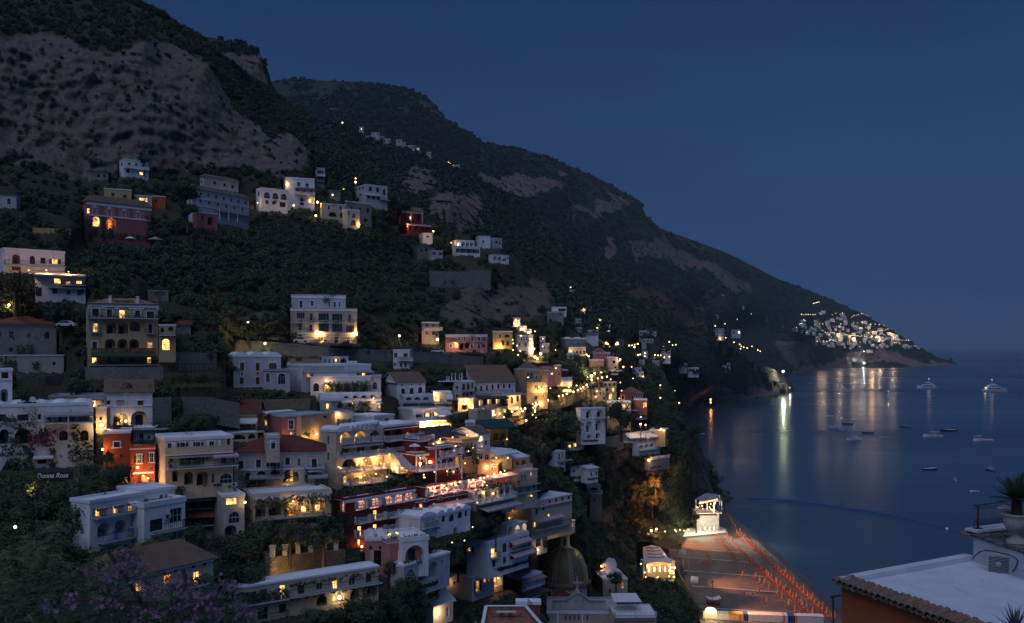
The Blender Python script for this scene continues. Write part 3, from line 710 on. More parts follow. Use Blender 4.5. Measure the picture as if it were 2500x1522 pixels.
# ---- left, middle height
B_('white house with two arched loggias and a roof pergola, at the left edge',10,611,158,620,662,232,11,'white','terr:.5','''
 l 40 634 20 26 m:redbrown; a 79 635 14 20 t; w 105 637 12 14; w 134 639 14 12 L fb sb; band 10 614 158 623 .2
 bal 10 645 158 652 1.6; s 40 656 22 10 sb''',left='w 6 630 4 10 L')
B_('white terraced lower house with lit vine terrace, under the roof-pergola house',86,670,209,674,733,228,10,'white','flat:.2','''
 bal 80 672 209 676 2.2; glow 70 660 1800 1; glow 113 660 2600 1.2; glow 167 664 2400 1.2; w 140 687 16 13 L; w 166 692 12 10 LD; w 193 690 14 9 L
 bal 118 702 209 705 1.4; bal 150 696 209 698 1.8; w 134 711 12 13; w 167 714 10 12; w 194 715 11 14; s 95 713 14 22 sd''')
BM=B_('large yellow ochre hotel of four storeys with white cornice and arched windows',214,742,386,748,896,195,15,'ochre','hip:1.2:tilered','''
 band 214 744 388 750 .9; band 214 752 388 758 .25
 s 233 763 17 20 sd t; s 267 766 13 19 sk t; d 298 768 14 20 t L; w 336 767 12 17 t; w 367 769 18 17 t
 band 219 749 248 750 .25 rose; band 257 752 280 753 .25 rose; band 291 753 314 754 .25 rose; band 352 754 382 756 .25 rose
 bal 214 776 387 781 1.5; pots 216 776 386 781 13 1.2
 d 233 801 11 22 t L B; d 367 803 11 22 t B; l 272 801 25 28 dl; l 300 802 25 27 dl; a 329.5 797 25 24
 w 231 843 12 17 t; w 366 845 12 17 t LD; l 269 841 26 26 sd; l 299 841 25 26 sd; l 327 841 25 26 sd m:ochre
 awn 222 858 378 860 3.2 1.0 leafdark; band 222 852 378 854 .3 redbrown
 w 230 880 11 14 t L; w 267 880 11 14 t; w 298 881 12 14; w 324 881 12 14; w 364 880 10 15 t L; bal 216 891 386 893 2.2; pots 222 890 384 892 11 1.5; ivy 222 856 378 868 .6''',left='pil 212 745 890 .3')
B_('yellow annex with a tall glowing arched window, right of the ochre hotel',388,796,429,797,862,196,9,'ochre','flat:.2','l 396 806 8 12; a 417 803 13 10; bal 388 818 429 819 1.2; a 405 841 19 27 L')
B_('low rubble-walled barn with a red roof, up behind the ochre hotel',392,794,466,797,816,230,8,'stonegrey','shed:1.6:tilered','w 445 805 6 5')
B_('windowless rubble stone block above and behind the ochre hotel',360,711,411,712,736,262,8,'stonegrey','flat:.1','',rm='roofgrey')
B_('grim grey old house with a dull red roof and few windows, left edge',-30,792,138,796,868,212,12,'stonegrey','hip:2:tilered','w 28 817 12 16; w 70 820 8 12; s 115 819 10 17 sd; w 27 855 11 10; w 2 816 6 14; ivy 40 842 80 868 .8')
B_('patchy whitewashed ruin wall under the grim grey house',-30,870,156,872,912,205,4,'oldwhite','flat:.1','s 132 888 7 8 sd; ivy 0 872 40 912 .5; ivy 80 884 96 900 .4')
BP=B_('big grey-pink palazzo with iron balconies and a banded ground floor',709,757,872,761,838,280,16,'beige','terr:.5','''
 w 734 771 9 14 sd; w 760 774 7 17 B; w 790 774 12 17 sk B; w 823 775 12 17 sk B; w 854 777 6 18 B
 w 733 799 8 15; w 759 801 7 16 B; w 790 800 12 18 sk B; w 823 801 12 18 sk B; w 855 803 10 17 B sk
 band 709 788 872 791 .2; band 709 814 872 817 .35; band 709 757 872 761 .6
 s 733 825 10 14 sd; d 786 831 9 20 L; a 821 829 9 16; d 851 834 8 17; band 709 822 872 825 .12; band 709 829 872 832 .12
 lamp 779 816 3200; lamp 869 816 3600; ivy 709 812 726 838''')
B_('set-back top storey of the grey-pink palazzo, with pots along its roof',711,724,844,730,757,285,11,'lilac','terr:.5','w 735 743 8 17 t; w 762 741 7 12 t; w 804 743 5 13 t; w 817 744 6 13 t; w 829 744 5 13 t; band 711 726 844 731 .5; pots 720 722 840 727 14 -.6',ctrl=False)
# ---- central upper villas
B_('lilac-grey villa with three shallow roof vaults and brown shutters',570,872,686,871,948,225,13,'lilac','vault:3:1.1','''
 s 591 896 10 19 sb t B; s 629 896 10 19 sb t B; s 666 895 19 16 sb t; band 583 883 600 883 .2; band 622 883 639 883 .2; band 657 883 677 883 .2
 o 591 913 6 6 t; o 629 912 6 6 t; s 590 930 10 16 sb t; s 629 930 10 18 sb t; band 571 945 660 946 .25''',left='w 565 893 3 8; s 564 915 6 9 sb')
B_('single-storey lilac wing with a roof terrace and arched windows, right of the vaulted villa',643,905,708,908,950,222,9,'lilac','terr:.2','a 654 922 9 21 t; a 688 925 19 26 t; bal 643 904 708 907 .3',left='')
B_('low house with a brown tiled roof and a white gable, behind the long veranda hotel',712,888,790,889,905,252,8,'white','shed:1.1:tilebrown','rw 730 894 775 895 4 6 6 L=0001',left='')
B_('glazed roof pavilion with a pergola, above the long veranda hotel',786,873,850,872,893,248,7,'greywhite','flat:.1','rd 794 882 825 882 4 5 11; l 838 882 16 15; lamp 820 880 60',rm='roofgrey')
B_('long white hotel with a columned veranda and a high blank grey side',737,895,905,892,958,230,13,'white','flat:.35','''
 panel 790 900 100 7 cream; awn 737 905 905 902 2.6 .5 awngrey posts 2.6; d 753 914 9 15 LO; rd 772 915 842 912 5 6 14; d 858 913 9 14; d 888 913 8 15 L; d 870 914 6 14
 bal 758 923 862 919 2.7 solid white; bal 862 920 905 919 2.4 bal; l 772 949 14 18; a 776 948 14 20 t''',left='')
B_('white terrace storey with vine-hung arches, under the long veranda hotel',758,922,905,924,966,226,5,'white','terr:.1','rl 806 947 890 948 5 17 24 sd; a 772 946 14 20 t; ivy 790 932 902 962 1.6; ivy 788 936 904 958 1.2; glow 796 941 700 1.6; glow 800 944 700 1.6; lamp 796 930 120')
B_('white chapel-like pavilion with an arched window, right end of the vine terrace',906,924,930,925,966,231,6,'white','terr:.6','a 915 942 11 17 t; bal 905 922 930 923 .4; band 906 932 930 933 .25')
B_('white scalloped garden terrace wall with square posts, below the vine-hung arches',782,965,930,963,982,219,4,'white','terr:.3','rl 845 971 910 968 4 12 8; pil 786 960 980 .6; pil 818 960 980 .6; pil 858 958 976 .5; pil 880 957 976 .5')
B_('dim lower garden restaurant with lit arch and palms, under the scalloped terrace',782,980,930,978,1004,214,5,'greywhite','terr:.2','l 800 991 12 18 L; glow 912 972 1500 2; lamp 860 984 60; rl 830 990 890 988 3 14 14; d 925 988 8 16 L; ivy 812 980 905 1004 1.2')
B_('small white house with two brown-shuttered floors and a balcony, alone above the road',960,856,1000,856,900,290,9,'white','flat:.2','s 966 868 8 12 sb; s 990 871 11 16 sb L; d 990 872 5 14 L; bal 972 880 1010 881 1.3 solid; s 979 892 5 10 sb; s 990 892 5 10 sb; s 964 890 5 8 sb',left='')
B_('white gabled house with a brown tiled roof and three dark doorways',969,936,1038,931,972,242,16,'white','gy:3:tilebrown' if False else 'gx:2.6:tilebrown','o 981 941 4 4; o 1005 939 4 4; o 1026 938 4 4; s 984 957 9 15 sd t; s 1005 956 10 16 sd t; s 1026 954 10 16 sd t; bal 985 967 1040 962 1.4',left='o 941 926 4 6')
B_('white arched terrace storey with a dark pergola, under the white gabled house',985,970,1056,966,1000,238,5,'white','terr:.6','rl 998 973 1040 969 3 15 7; awn 972 978 1056 973 4 .3 awngrey posts 3.4')
B_('bright doorway pavilion with a white awning, right of the gabled house',1058,960,1103,957,986,246,8,'offwhite','flat:.2','d 1066 972 13 16 L; lamp 1062 965 900; s 1082 974 11 15 sv; w 1096 974 9 14; awn 1088 962 1104 961 2.2 1.2 awnwhite; bal 1075 984 1103 983 1.2')
B_('cream corner house with brown shutters under a flat white roof with many chimneys',1127,934,1158,931,978,255,8,'offwhite','flat:.2','s 1132 945 7 15 sb; s 1143 944 7 15 sb; s 1153 942 5 14 sb; bal 1128 954 1158 951 1; s 1132 966 7 13 sb; s 1141 966 7 13 sb; s 1151 963 7 12 sb; bal 1122 974 1158 971 1',left='w 1116 947 6 10 t; w 1116 969 7 12 t')
B_('long cream palazzo with a sloping brown tiled roof and a row of arched windows',1158,934,1258,922,966,262,15,'offwhite','shed:4.5:tilebrown','''
 ra 1161 951 1244 939 7 5 14 fb t; w 1173 947 4 11 LW; bal 1158 962 1250 950 1.1; band 1158 938 1258 926 .25''')
B_('tall ochre palazzo with a roof loggia and lamps on its wall',1286,906,1337,897,985,300,14,'ochre','terr:.4','d 1289 918 6 14; d 1298 918 7 14; w 1310 922 5 9 t; w 1322 920 4 7; bal 1284 932 1318 927 2; w 1310 947 9 12; lamp 1308 951 1300; lamp 1322 951 2200; a 1330 938 4 8 L; w 1322 944 4 9; a 1309 971 7 10; a 1330 967 5 13 L; band 1286 958 1337 952 .2',left='w 1262 930 4 5')
B_('faded tiled-roof attic behind the tall ochre palazzo',1266,900,1316,896,912,318,10,'beige','hip:2:tilegrey','w 1300 904 4 4',ctrl=False)
B_('pink street house with a white balustraded roof terrace, beside the tall ochre palazzo',1326,898,1352,896,930,318,9,'pink','terr:.3','w 1346 912 5 10 t; w 1335 910 4 9; bal 1326 897 1352 895 .3 bal',left='')
B_('bare orange-plastered gable house right of the pink street house',1353,894,1370,894,926,328,9,'peach','flat:.2','w 1364 914 4 6')
B_('narrow deep red house on the lit street, right of the orange gable',1371,905,1386,904,930,335,8,'red','flat:.2','w 1378 914 4 6; w 1378 924 4 5')
B_('white street café with awning and lamps, below the deep red house',1344,924,1396,920,944,330,7,'greywhite','flat:.2','w 1360 932 10 7 L; lamp 1370 939 900; lamp 1394 940 900; awn 1372 926 1396 924 2 .5 awnwhite')
B_('cream lit villa wall with a round lamp and iron gate, below the corner house',1118,976,1157,975,1004,246,4,'cream','terr:.3','lamp 1134 986 2600 .3; lamp 1156 1003 2400 .3; d 1148 992 5 12 L; l 1134 994 18 14 sd')
B_('vine-covered restaurant with glowing columned windows, on the lit street',1166,970,1236,962,1000,250,7,'cream','flat:.1','rl 1174 983 1226 976 6 8 16 L=202020; ivy 1160 964 1200 975 .7; ivy 1226 966 1238 990 .8; awn 1162 968 1234 961 3 .4 awndark',rm='roofgrey')
B_('dark-awninged café end with a grey flat canopy, right end of the vine-covered restaurant',1226,962,1272,956,1000,262,7,'cream','flat:.1','rl 1234 978 1264 974 3 7 14 L=200; awn 1224 960 1274 953 3.4 .2 metalgrey; lamp 1253 970 1500 .3',rm='roofgrey')
B_('plain beige shopfront row with two lit doors, under the vine-covered restaurant',1165,1004,1238,994,1028,240,6,'beige','terr:.3','s 1170 1014 9 18 sv; s 1181 1013 8 18 sv; d 1205 1007 7 16 LW; lamp 1217 1010 500; d 1232 1003 8 10 L')
# ---- red hotel quarter, top
B_('cream stepped house with three swooping window hoods and a white awning',1008,1004,1100,1000,1032,226,8,'offwhite','terr:.4','w 1023 1016 12 9 sd; w 1044 1013 10 10 L sd; w 1065 1011 10 9 L sd; awn 1058 1001 1092 999 3 1.3 awnwhite; pil 1013 1000 1030 .4; pil 1033 997 1024 .4; pil 1054 995 1022 .4')
B_('floodlit cream wall house with brilliant doorway, behind the dark tree above the black awning',1024,1032,1110,1026,1058,221,6,'cream','flat:.1','w 1063 1044 18 16 LW; w 1084 1042 16 15 LW; lamp 1032 1032 2500 .25; lamp 1041 1030 3200 .25; lamp 1105 1038 800; d 1098 1044 8 10 LW; w 1051 1046 7 6 LD; glow 1070 1036 3000 2.2; glow 1092 1036 2500 2.2')
B_('steep white block with two dark red doors and a vent roof, above the red hotel',914,1020,962,1016,1044,204,7,'white','vault:4:.4','s 922 1032 9 13 sb; s 944 1029 9 15 sb',left='')
B_('low dark red roof block left of the steep white block',889,1016,913,1015,1036,207,6,'red','flat:.2','w 900 1028 6 6')
B_('upper red hotel wing with two rows of green-doored arches',938,1045,1024,1036,1108,192,8,'red','dome:2:.8','''
 l 946 1062 14 21 sg; l 973 1058 24 23 sg dl; l 1005 1054 24 24 L dl; a 1020 1054 6 14 LW t; bal 938 1077 1024 1069 1.3 white; band 938 1050 1024 1041 .2
 l 944 1095 15 22 sg; l 972 1093 25 24 sg dl; l 1004 1090 26 24 sg dl; bal 938 1106 1052 1100 1.6 white''')
B_('dark red corner block with white-edged terrace, right of the upper red wing',1020,1078,1056,1073,1105,193,6,'red','terr:.3','a 1053 1084 9 15 t; bal 1020 1078 1056 1072 .4 white; pil 1047 1076 1103 .3')
B_('cream hotel of arched balconies with rooftop tanks, left neighbour of the red hotel',820,1056,938,1046,1195,183,14,'cream','vault:3:.9','''
 l 843 1069 25 26 L dl; l 880 1067 29 27 L dl; l 915 1064 25 25; a 861 1070 5 10 t; a 898 1067 5 10 t; bal 833 1083 858 1081 .8 solid; bal 866 1080 898 1078 .8 solid; bal 903 1077 930 1075 .8 solid; awn 834 1088 930 1082 .8 .3 awnpink
 s 843 1101 18 15 sb; s 881 1098 18 15 sb; s 915 1094 18 15 sb; bal 824 1118 946 1108 2.2 white; pots 826 1114 940 1104 9 1.4; ivy 926 1090 938 1106 .8
 l 852 1132 32 22 m:cream; l 893 1131 34 30 L; l 929 1127 37 28 L; glow 893 1124 2200 1.5; glow 922 1120 2600 1.5; bal 830 1153 954 1142 2.2 white; pots 840 1150 946 1140 10 1.4; band 824 1122 946 1112 .5
 l 851 1170 32 22 L; l 890 1166 34 20 L; l 928 1163 32 19 L; glow 890 1161 1400 1.5; bal 836 1183 972 1172 2.6 white; pots 850 1180 966 1170 12 1.6''',left='w 801 1075 5 22; w 801 1115 5 20; a 798 1127 12 12 L')
B_('dark tarpaulin-roofed restaurant terrace packed with glowing tables',1058,1078,1164,1064,1106,196,9,'offwhite','shed:1.8:awndark','''
 rl 1066 1080 1152 1068 6 15 13 L=222222; pots 1062 1082 1158 1068 10 .4; glow 1075 1072 1100 1; glow 1105 1068 1100 1; glow 1140 1062 1000 1
 bal 1060 1090 1122 1083 .5 solid awnwhite; bal 1122 1078 1164 1072 .5 solid awnwhite''')
B_('red hotel corner with white-ringed arches and lit balconies, under the tarpaulin terrace',1066,1095,1127,1087,1178,188,8,'red','terr:.2','''
 l 1070 1108 14 20 LW; l 1091 1101 14 16; l 1109 1098 14 16; bal 1074 1114 1107 1109 1 white; bal 1109 1106 1124 1103 1 white; band 1046 1097 1122 1087 .35
 a 1070 1135 9 20 t; a 1083 1132 13 23 t; a 1100 1129 14 23 t; a 1117 1126 13 22 t LD; band 1066 1121 1127 1111 .2; band 1066 1146 1127 1138 .2; pil 1064 1095 1178 .3; pil 1127 1090 1174 .3
 a 1099 1152 12 16 t; a 1116 1149 12 16 t''')
B_('red bay with a white door pediment flanked by two orange lanterns',1015,1113,1063,1108,1150,187,6,'red','terr:.3','d 1033 1132 13 19 t fb; ped 1025 1122 1040 .9; o 1057 1130 6 6; lamp 1023 1132 220 .25 bulborange; lamp 1047 1128 420 .35 bulborange; band 1015 1113 1063 1108 .4; pil 1016 1114 1148 .3; bal 1000 1149 1092 1142 2.6 white; pots 1030 1146 1064 1143 6 1.4')
B_('small dark courtyard house with a striped awning, left of the two orange lanterns',956,1112,1014,1108,1146,189,6,'cream','terr:.2','awn 964 1112 990 1110 4 2.2 awnpink; lamp 1006 1132 500 .25; ivy 996 1108 1014 1142 1; glow 985 1138 500 2.2; lamp 960 1142 1500 .2; bal 964 1152 1010 1147 2 white')
B_('yellow house with tall grey windows and flower boxes, right of the red hotel corner',1128,1081,1166,1077,1135,196,8,'yellow','terr:.6','w 1127 1090 0 0; a 1131 1092 6 14; a 1142 1091 7 15; a 1152 1089 7 15; a 1160 1085 5 8 t; pots 1128 1102 1156 1099 7 .3; a 1146 1108 16 15; pil 1165 1070 1100 .3; w 1132 1118 5 12; bal 1130 1116 1160 1113 .8',left='')
B_('white stepped chapel front with a glowing arched window and white awnings',1168,1062,1196,1058,1106,204,8,'white','gx:1.4:tilegrey','a 1175 1071 8 13 LW t; w 1187 1081 7 12 sv; o 1177 1090 4 5 L; band 1168 1097 1196 1094 .2')
B_('green-canopied house with yellow walls and a small gabled bay',1196,1040,1240,1038,1090,216,8,'yellow','flat:.1','w 1200 1073 4 8; l 1211 1067 13 17 m:ochre; l 1229 1065 13 16; bal 1200 1082 1222 1080 1; w 1227 1084 9 10; awn 1158 1026 1238 1018 5 1.5 awngreen; glow 1180 1040 500 2; w 1208 1044 6 7 L',rm='awngreen')
B_('white roof cube left of the green canopy',1136,1033,1158,1033,1056,212,5,'greywhite','flat:.2','')
B_('beige blind-arched wall under the white awnings, crowned by battlements',1166,1106,1197,1104,1134,198,5,'peach','terr:.2','a 1175 1115 9 12; a 1189 1116 10 14; ivy 1150 1110 1166 1134 .9')
B_('white canopied garden restaurant with lit vines, right of the blind-arched wall',1197,1106,1250,1098,1132,203,8,'cream','flat:.1','rl 1206 1116 1240 1111 3 12 14 L=222; awn 1175 1101 1224 1095 5 .6 awnwhite; awn 1219 1103 1258 1100 4 1.3 awnwhite; glow 1212 1118 1800 2.5; glow 1240 1118 1500 2.5; pots 1200 1124 1246 1118 9 2')
B_('peach crenellated pavilion with three glowing orange windows',1170,1139,1216,1134,1158,199,5,'peach','terr:.1','a 1176 1144 5 9 LO t; w 1189 1147 14 12 LO; a 1201 1144 5 9 LO t; glow 1190 1138 700 1.4; glow 1210 1140 500 1.4')
B_('open yellow belvedere with two pointed arches, at the right end of the hotel terraces',1254,1121,1293,1116,1150,212,5,'yellow','terr:.5','l 1263 1136 12 18; l 1279 1133 12 18; bal 1254 1148 1293 1143 1 solid; bal 1254 1116 1293 1112 .3')
B_('pale yellow terraced house with slim tall windows, under the pointed-arch belvedere',1258,1155,1312,1148,1225,207,8,'cream','terr:.2','d 1275 1168 5 16; d 1283 1166 5 16; d 1297 1158 4 10 L; w 1268 1180 5 14; bal 1256 1186 1312 1176 1; d 1290 1196 5 13; d 1270 1202 5 13; bal 1256 1204 1312 1194 1.2; d 1304 1188 5 13')
# ---- the great red hotel
BS=B_('great red hotel with lit latticed arches and green-shuttered balconies',842,1224,1014,1196,1345,166,13,'red','terr:.4','''
 a 881 1228 25 27 LP t; a 915 1222 25 27 LP t; a 949 1218 22 25 LP t; a 974 1214 21 25 LP t; a 999 1210 21 25 LP t; a 934 1221 5 11 t L
 bal 867 1242 896 1237 .5 white; bal 901 1236 930 1232 .5 white; bal 936 1232 1012 1219 .5 white
 band 842 1226 1014 1198 .5; pil 1014 1205 1290 .3
 w 881 1264 10 22 sg; d 916 1258 10 24 L sg; w 950 1254 11 20 sg; w 986 1249 11 20 sg
 bal 866 1278 900 1271 1 white; bal 903 1270 938 1263 1 white; bal 941 1264 972 1257 1 white; bal 976 1259 1010 1252 1 white
 d 878 1298 10 25 L; d 916 1293 10 25 L; s 950 1290 12 20 sb; s 988 1284 12 20 sb
 bal 866 1310 900 1303 1 white; bal 903 1303 938 1296 1 white; bal 941 1295 972 1289 1 white; bal 976 1290 1010 1283 1 white
 d 877 1325 7 15 L; lamp 880 1334 600''',left='a 851 1224 8 26 LP t',trim='trimwhite')
B_('red terrace wing of the great hotel with a dining gallery of white posts',1040,1192,1130,1176,1222,183,9,'red','terr:.3','''
 rl 1048 1197 1122 1186 5 14 15 L=222222 m:pink; cols 1042 1212 1128 1196 6 .3 1.9; glow 1060 1190 900 1 pink; glow 1085 1187 1200 1 pink; glow 1112 1182 1200 1 pink; bal 1040 1212 1130 1197 .5 white''')
B_('dark red lower terrace row with brown doors and a grey awning, under the dining gallery',1016,1228,1142,1206,1262,179,6,'red','terr:.3','d 1029 1240 8 20 L; s 1042 1238 9 14 sb; awn 1052 1232 1140 1212 2.4 .4 awnpink; d 1060 1236 6 12 LW; d 1078 1239 10 14; d 1098 1234 10 14; d 1117 1221 4 7 L; d 1130 1222 8 14; bal 1020 1254 1050 1249 1 white; pots 1066 1250 1140 1236 9 .8; ac 1038 1222; ac 1072 1217; ac 1110 1208',left='')
B_('curved cream dining terrace of white posts and globe lamps, above the balconied arcade',1140,1180,1246,1146,1196,192,6,'pink','terr:.1','''
 rl 1152 1181 1236 1154 6 13 15 L=555555 m:pink; cols 1142 1197 1246 1164 7 .3 1.7; glow 1156 1176 1100 1 pink; glow 1182 1167 1200 1 pink; glow 1208 1158 1200 1 pink; glow 1232 1150 900 1 pink
 awn 1160 1168 1246 1139 2.6 .3 awnpink''')
B_('pale yellow arcade with balconied columns and a hedge above, right of the red terrace wing',1160,1204,1250,1178,1246,190,6,'cream','terr:.4','rl 1172 1217 1240 1196 6 12 22 L=000000 sd; cols 1166 1226 1246 1202 6 .3 2.2; bal 1160 1230 1252 1205 1.2 white; ivy 1160 1200 1248 1172 .8; lamp 1176 1203 160; lamp 1200 1205 160; awn 1162 1240 1252 1212 3 .5 awngrey')
# ---- left town
B_('white tower house cut by the left edge, with an arched niche',-40,908,30,908,992,152,8,'white','flat:.3','w 12 917 16 14; band -40 928 30 928 .2; l 10 966 18 32; w -18 966 10 20',right='')
BL=B_('long white hotel with dark windows, three arches and climbing bougainvillea',-40,996,228,993,1152,148,10,'white','dome:5:.8','''
 s 6 1022 17 19 sd; s 56 1022 27 20 sd; w 96 1018 9 14; awn 104 1008 226 1008 2.6 .3 awngrey posts 2.6; d 147 1022 6 18; s 170 1024 20 16 sv; s 206 1022 24 18 sv; d 120 1022 10 16
 bal 104 1031 230 1031 2.6; pots 8 1031 40 1032 6 .4
 l 10 1067 22 36 sd; l 57 1066 42 38 sd; l 106 1060 22 30 sd; ivy 70 1050 134 1088 1.2 bougain; pots 22 1082 40 1084 4 .5
 a 155 1064 21 24; a 206 1064 21 26; ivy 176 1034 194 1080 .8; ivy 166 1076 226 1124 1.0; ivy 0 1088 76 1110 1.4; ivy 56 1090 82 1146 .5
 band -40 1033 120 1032 .3; w 102 1126 24 14; awn 80 1112 130 1110 1.2 .3 awnwhite; l 30 1140 50 24; ivy 16 1120 58 1150 1.2; ivy 120 1094 134 1142 .5; s 6 1148 12 10 sd''')
B_('low beige house with a glowing pergola room, behind the long white hotel',120,971,258,969,992,166,8,'cream','flat:.25','w 148 982 9 9; w 178 981 8 8 sd; w 228 983 12 15 L fd; awn 214 972 258 971 2 .1 awngrey posts 2.4; s 263 979 6 8 sd; lamp 230 990 200',left='w 112 982 4 8',rm='roofgrey')
B_('white two-storey house with a brown tiled roof and two big arches',260,961,372,961,1039,165,9,'white','gx:2.2:tilebrown','''
 s 294 984 19 16 sv; s 343 984 14 15 sb t; band 333 977 353 977 .2; s 263 983 5 9 sd; band 284 976 304 976 .15; band 260 993 372 992 .2
 l 294 1024 36 34 L dl; l 340 1022 41 36; s 266 1018 5 6 sd; lamp 307 1028 400 .22''')
B_('white balustraded terrace wall below the two big arches',326,1048,376,1048,1076,158,5,'white','terr:.1','a 345 1066 11 15; o 363 1068 3 4; bal 294 1047 462 1040 1.2 bal',left='')
B_('rough yellow-lit stair wall with an iron-pole lamp, between long hotel and red house',234,998,260,998,1058,156,4,'beige','flat:.1','lamp 249 1038 1500 .28; w 246 1022 8 8')
B_('square red tower house with one white-framed window',252,1060,318,1058,1138,150,8,'redbrown','flat:.2','s 285 1086 15 14 sd t; band 272 1094 298 1094 .15; w 298 1114 10 8; lamp 251 1097 500',right='')
B_('lower red house with a bright arched entrance, right of the square red tower',318,1098,378,1096,1180,149,7,'redbrown','terr:.5','w 340 1121 11 21 t sd; w 370 1118 10 22 t sd; lamp 336 1141 200 .2 bulborange; w 370 1144 8 8; l 352 1170 36 24 LO; glow 350 1162 1600 2.6; glow 362 1168 900 2.4; band 324 1156 376 1152 .3')
B_('tall cream corner house with dark shutters and three arched loggias',404,1078,569,1070,1192,146,12,'cream','flat:.35','''
 w 414 1090 10 16 t; w 446 1090 12 18 t sd; w 484 1088 11 17 t sd; w 517 1086 13 17 t; rs 558 1080 558 1080 1 8 16 sk; pil 426 1080 1098 .4; pil 468 1078 1096 .4; pil 508 1076 1094 .4; pil 536 1074 1092 .4
 bal 402 1110 566 1103 .9 solid cream; awn 410 1112 520 1107 .7 .2 awnpink; awn 516 1108 578 1102 1.6 .3 awnpink
 s 418 1122 8 13 sk; w 452 1125 13 22 sk; w 486 1122 13 22 sk; s 546 1122 13 17 sk; w 470 1120 6 8; w 506 1120 8 9
 bal 410 1143 578 1134 1.5; pots 440 1138 490 1136 5 1; ac 418 1137
 l 428 1163 14 28; l 461 1168 22 32 dl; l 495 1169 30 35 dl; a 520 1167 6 24; a 554 1168 30 24
 band 404 1145 579 1137 .5; ac 571 1182''',left='w 388 1120 4 8')
B_('house with a bright red tiled roof and a pillared veranda, centre left',543,1013,627,1012,1050,190,14,'yellow','gx:2.6:tilered','awn 546 1022 630 1020 2.8 .7 awnwhite posts 2.8; s 605 1038 9 14 sd; s 570 1038 10 14 sv; s 634 1034 6 14 sd; pots 585 1044 610 1042 3 2; bal 540 1052 648 1048 3',left='w 536 1020 4 5')
B_('cream terrace arcade under the red-roofed veranda house',560,1060,629,1057,1078,183,5,'cream','terr:.1','l 582 1068 36 12; l 615 1066 18 12')
B_('low house with a long blue-white roof and lit doorway, behind the red wall',640,1016,690,1012,1046,196,12,'greywhite','flat:.2','d 650 1033 6 14 L; s 657 1033 6 12 sd; awn 632 1005 706 1003 2 .2 awnwhite',rm='roofgrey')
B_('crumbling red-plastered house with one long window',689,1020,734,1018,1072,190,8,'rose','flat:.1','d 711 1037 12 22 t; w 711 1060 7 9 L; ac 720 1059; awn 696 1069 736 1066 2 .4 awnwhite; glow 690 1072 800 1.6; glow 714 1072 900 1.6',rm='roofgrey')
B_('bare ochre stone house glowing from street lamps below',735,1017,818,1010,1080,191,9,'ochre','flat:.15','s 763 1027 10 14 sv; w 794 1018 10 4; w 764 1056 6 10 LD; d 762 1066 8 18; lamp 742 1072 900; lamp 770 1060 700; ivy 736 1056 752 1066 .5',rm='roofgrey')
B_('lit kiosk under a flat grey canopy, right of the ochre stone house',818,1008,862,1006,1022,200,5,'offwhite','flat:.1','w 822 1014 7 9 L; lamp 822 1012 700',rm='roofgrey')
B_('long weathered stone house with a red tiled roof and green shutters',572,1107,792,1102,1195,160,11,'oldwhite','hip:2.4:tilered','''
 s 588 1136 13 18 sk t; s 631 1133 12 18 sk t; w 667 1131 16 18 sk t; s 702 1127 12 17 sk t; w 730 1129 6 18; s 767 1132 13 22 sk t
 band 581 1126 594 1126 .12 rose; band 624 1123 638 1123 .12 rose; band 658 1121 677 1121 .12 rose; band 695 1118 709 1117 .12 rose; band 760 1121 774 1121 .12 rose; bal 751 1149 785 1147 .9
 band 590 1148 792 1142 .25; l 606 1164 16 20; l 638 1163 26 24 sd; l 672 1160 26 24 sd; l 710 1162 38 34 L dl; d 701 1176 6 22 L; l 767 1160 26 18; d 766 1176 8 18 L; awn 610 1160 696 1156 1.8 .3 awngrey; awn 752 1158 800 1156 1.8 .3 awngrey
 ivy 600 1162 646 1190 1; ivy 744 1144 752 1176 .4; glow 702 1186 300 1.2; ivy 770 1170 800 1194 1.2''',left='')
B_('square stone stair tower with a green door, rising through the red tiled roof',650,1070,683,1069,1102,158,5,'beige','terr:.3','s 667 1087 11 19 sk t; band 650 1081 683 1080 .1',left='w 640 1084 5 6',ctrl=False)
B_('cream arcaded storey with one brilliant orange arch, below the weathered stone house',618,1218,808,1204,1275,150,9,'cream','terr:.5','''
 l 637 1246 26 38 sd; l 672 1242 32 36 sd; l 714 1238 28 48 LO; l 747 1236 26 34 L; l 781 1233 26 34 L; w 797 1231 6 10 LD; band 618 1220 808 1206 .35
 bal 622 1268 790 1255 1; ivy 690 1216 712 1252 .7; ivy 618 1216 806 1226 .8; glow 716 1224 500 1''',left='a 600 1230 8 14')
B_('terrace floor parapet with little white posts, on top of the cream arcaded storey',612,1212,806,1198,1216,151,8,'oldwhite','terr:.2','rw 618 1213 772 1200 5 8 7',ctrl=False)
B_('crumbling white tower house with a lit top window and a dark arch',545,1216,597,1212,1322,146,8,'oldwhite','flat:.3','w 565 1224 27 17 L fb; a 572 1264 27 28; l 563 1297 30 30; lamp 597 1226 160 .2; rw 552 1206 580 1204 1 10 4; ac 587 1297',left='')
B_('recessed middle house with dark verandas and dull red awning, between white block and tower house',452,1206,545,1202,1322,152,8,'oldwhite','flat:.2','''
 l 470 1226 26 24 sd; l 500 1224 24 24 sd; s 528 1228 18 18 sd; awn 450 1212 530 1206 1.4 .4 awnwhite; awn 450 1248 548 1246 2 .6 rose; bal 450 1240 545 1236 1.2; s 462 1264 9 16 sb; s 508 1262 11 14 sb; d 490 1266 8 14; bal 450 1282 545 1276 1.3; s 520 1300 18 18 sv; s 488 1304 26 20 sd''')
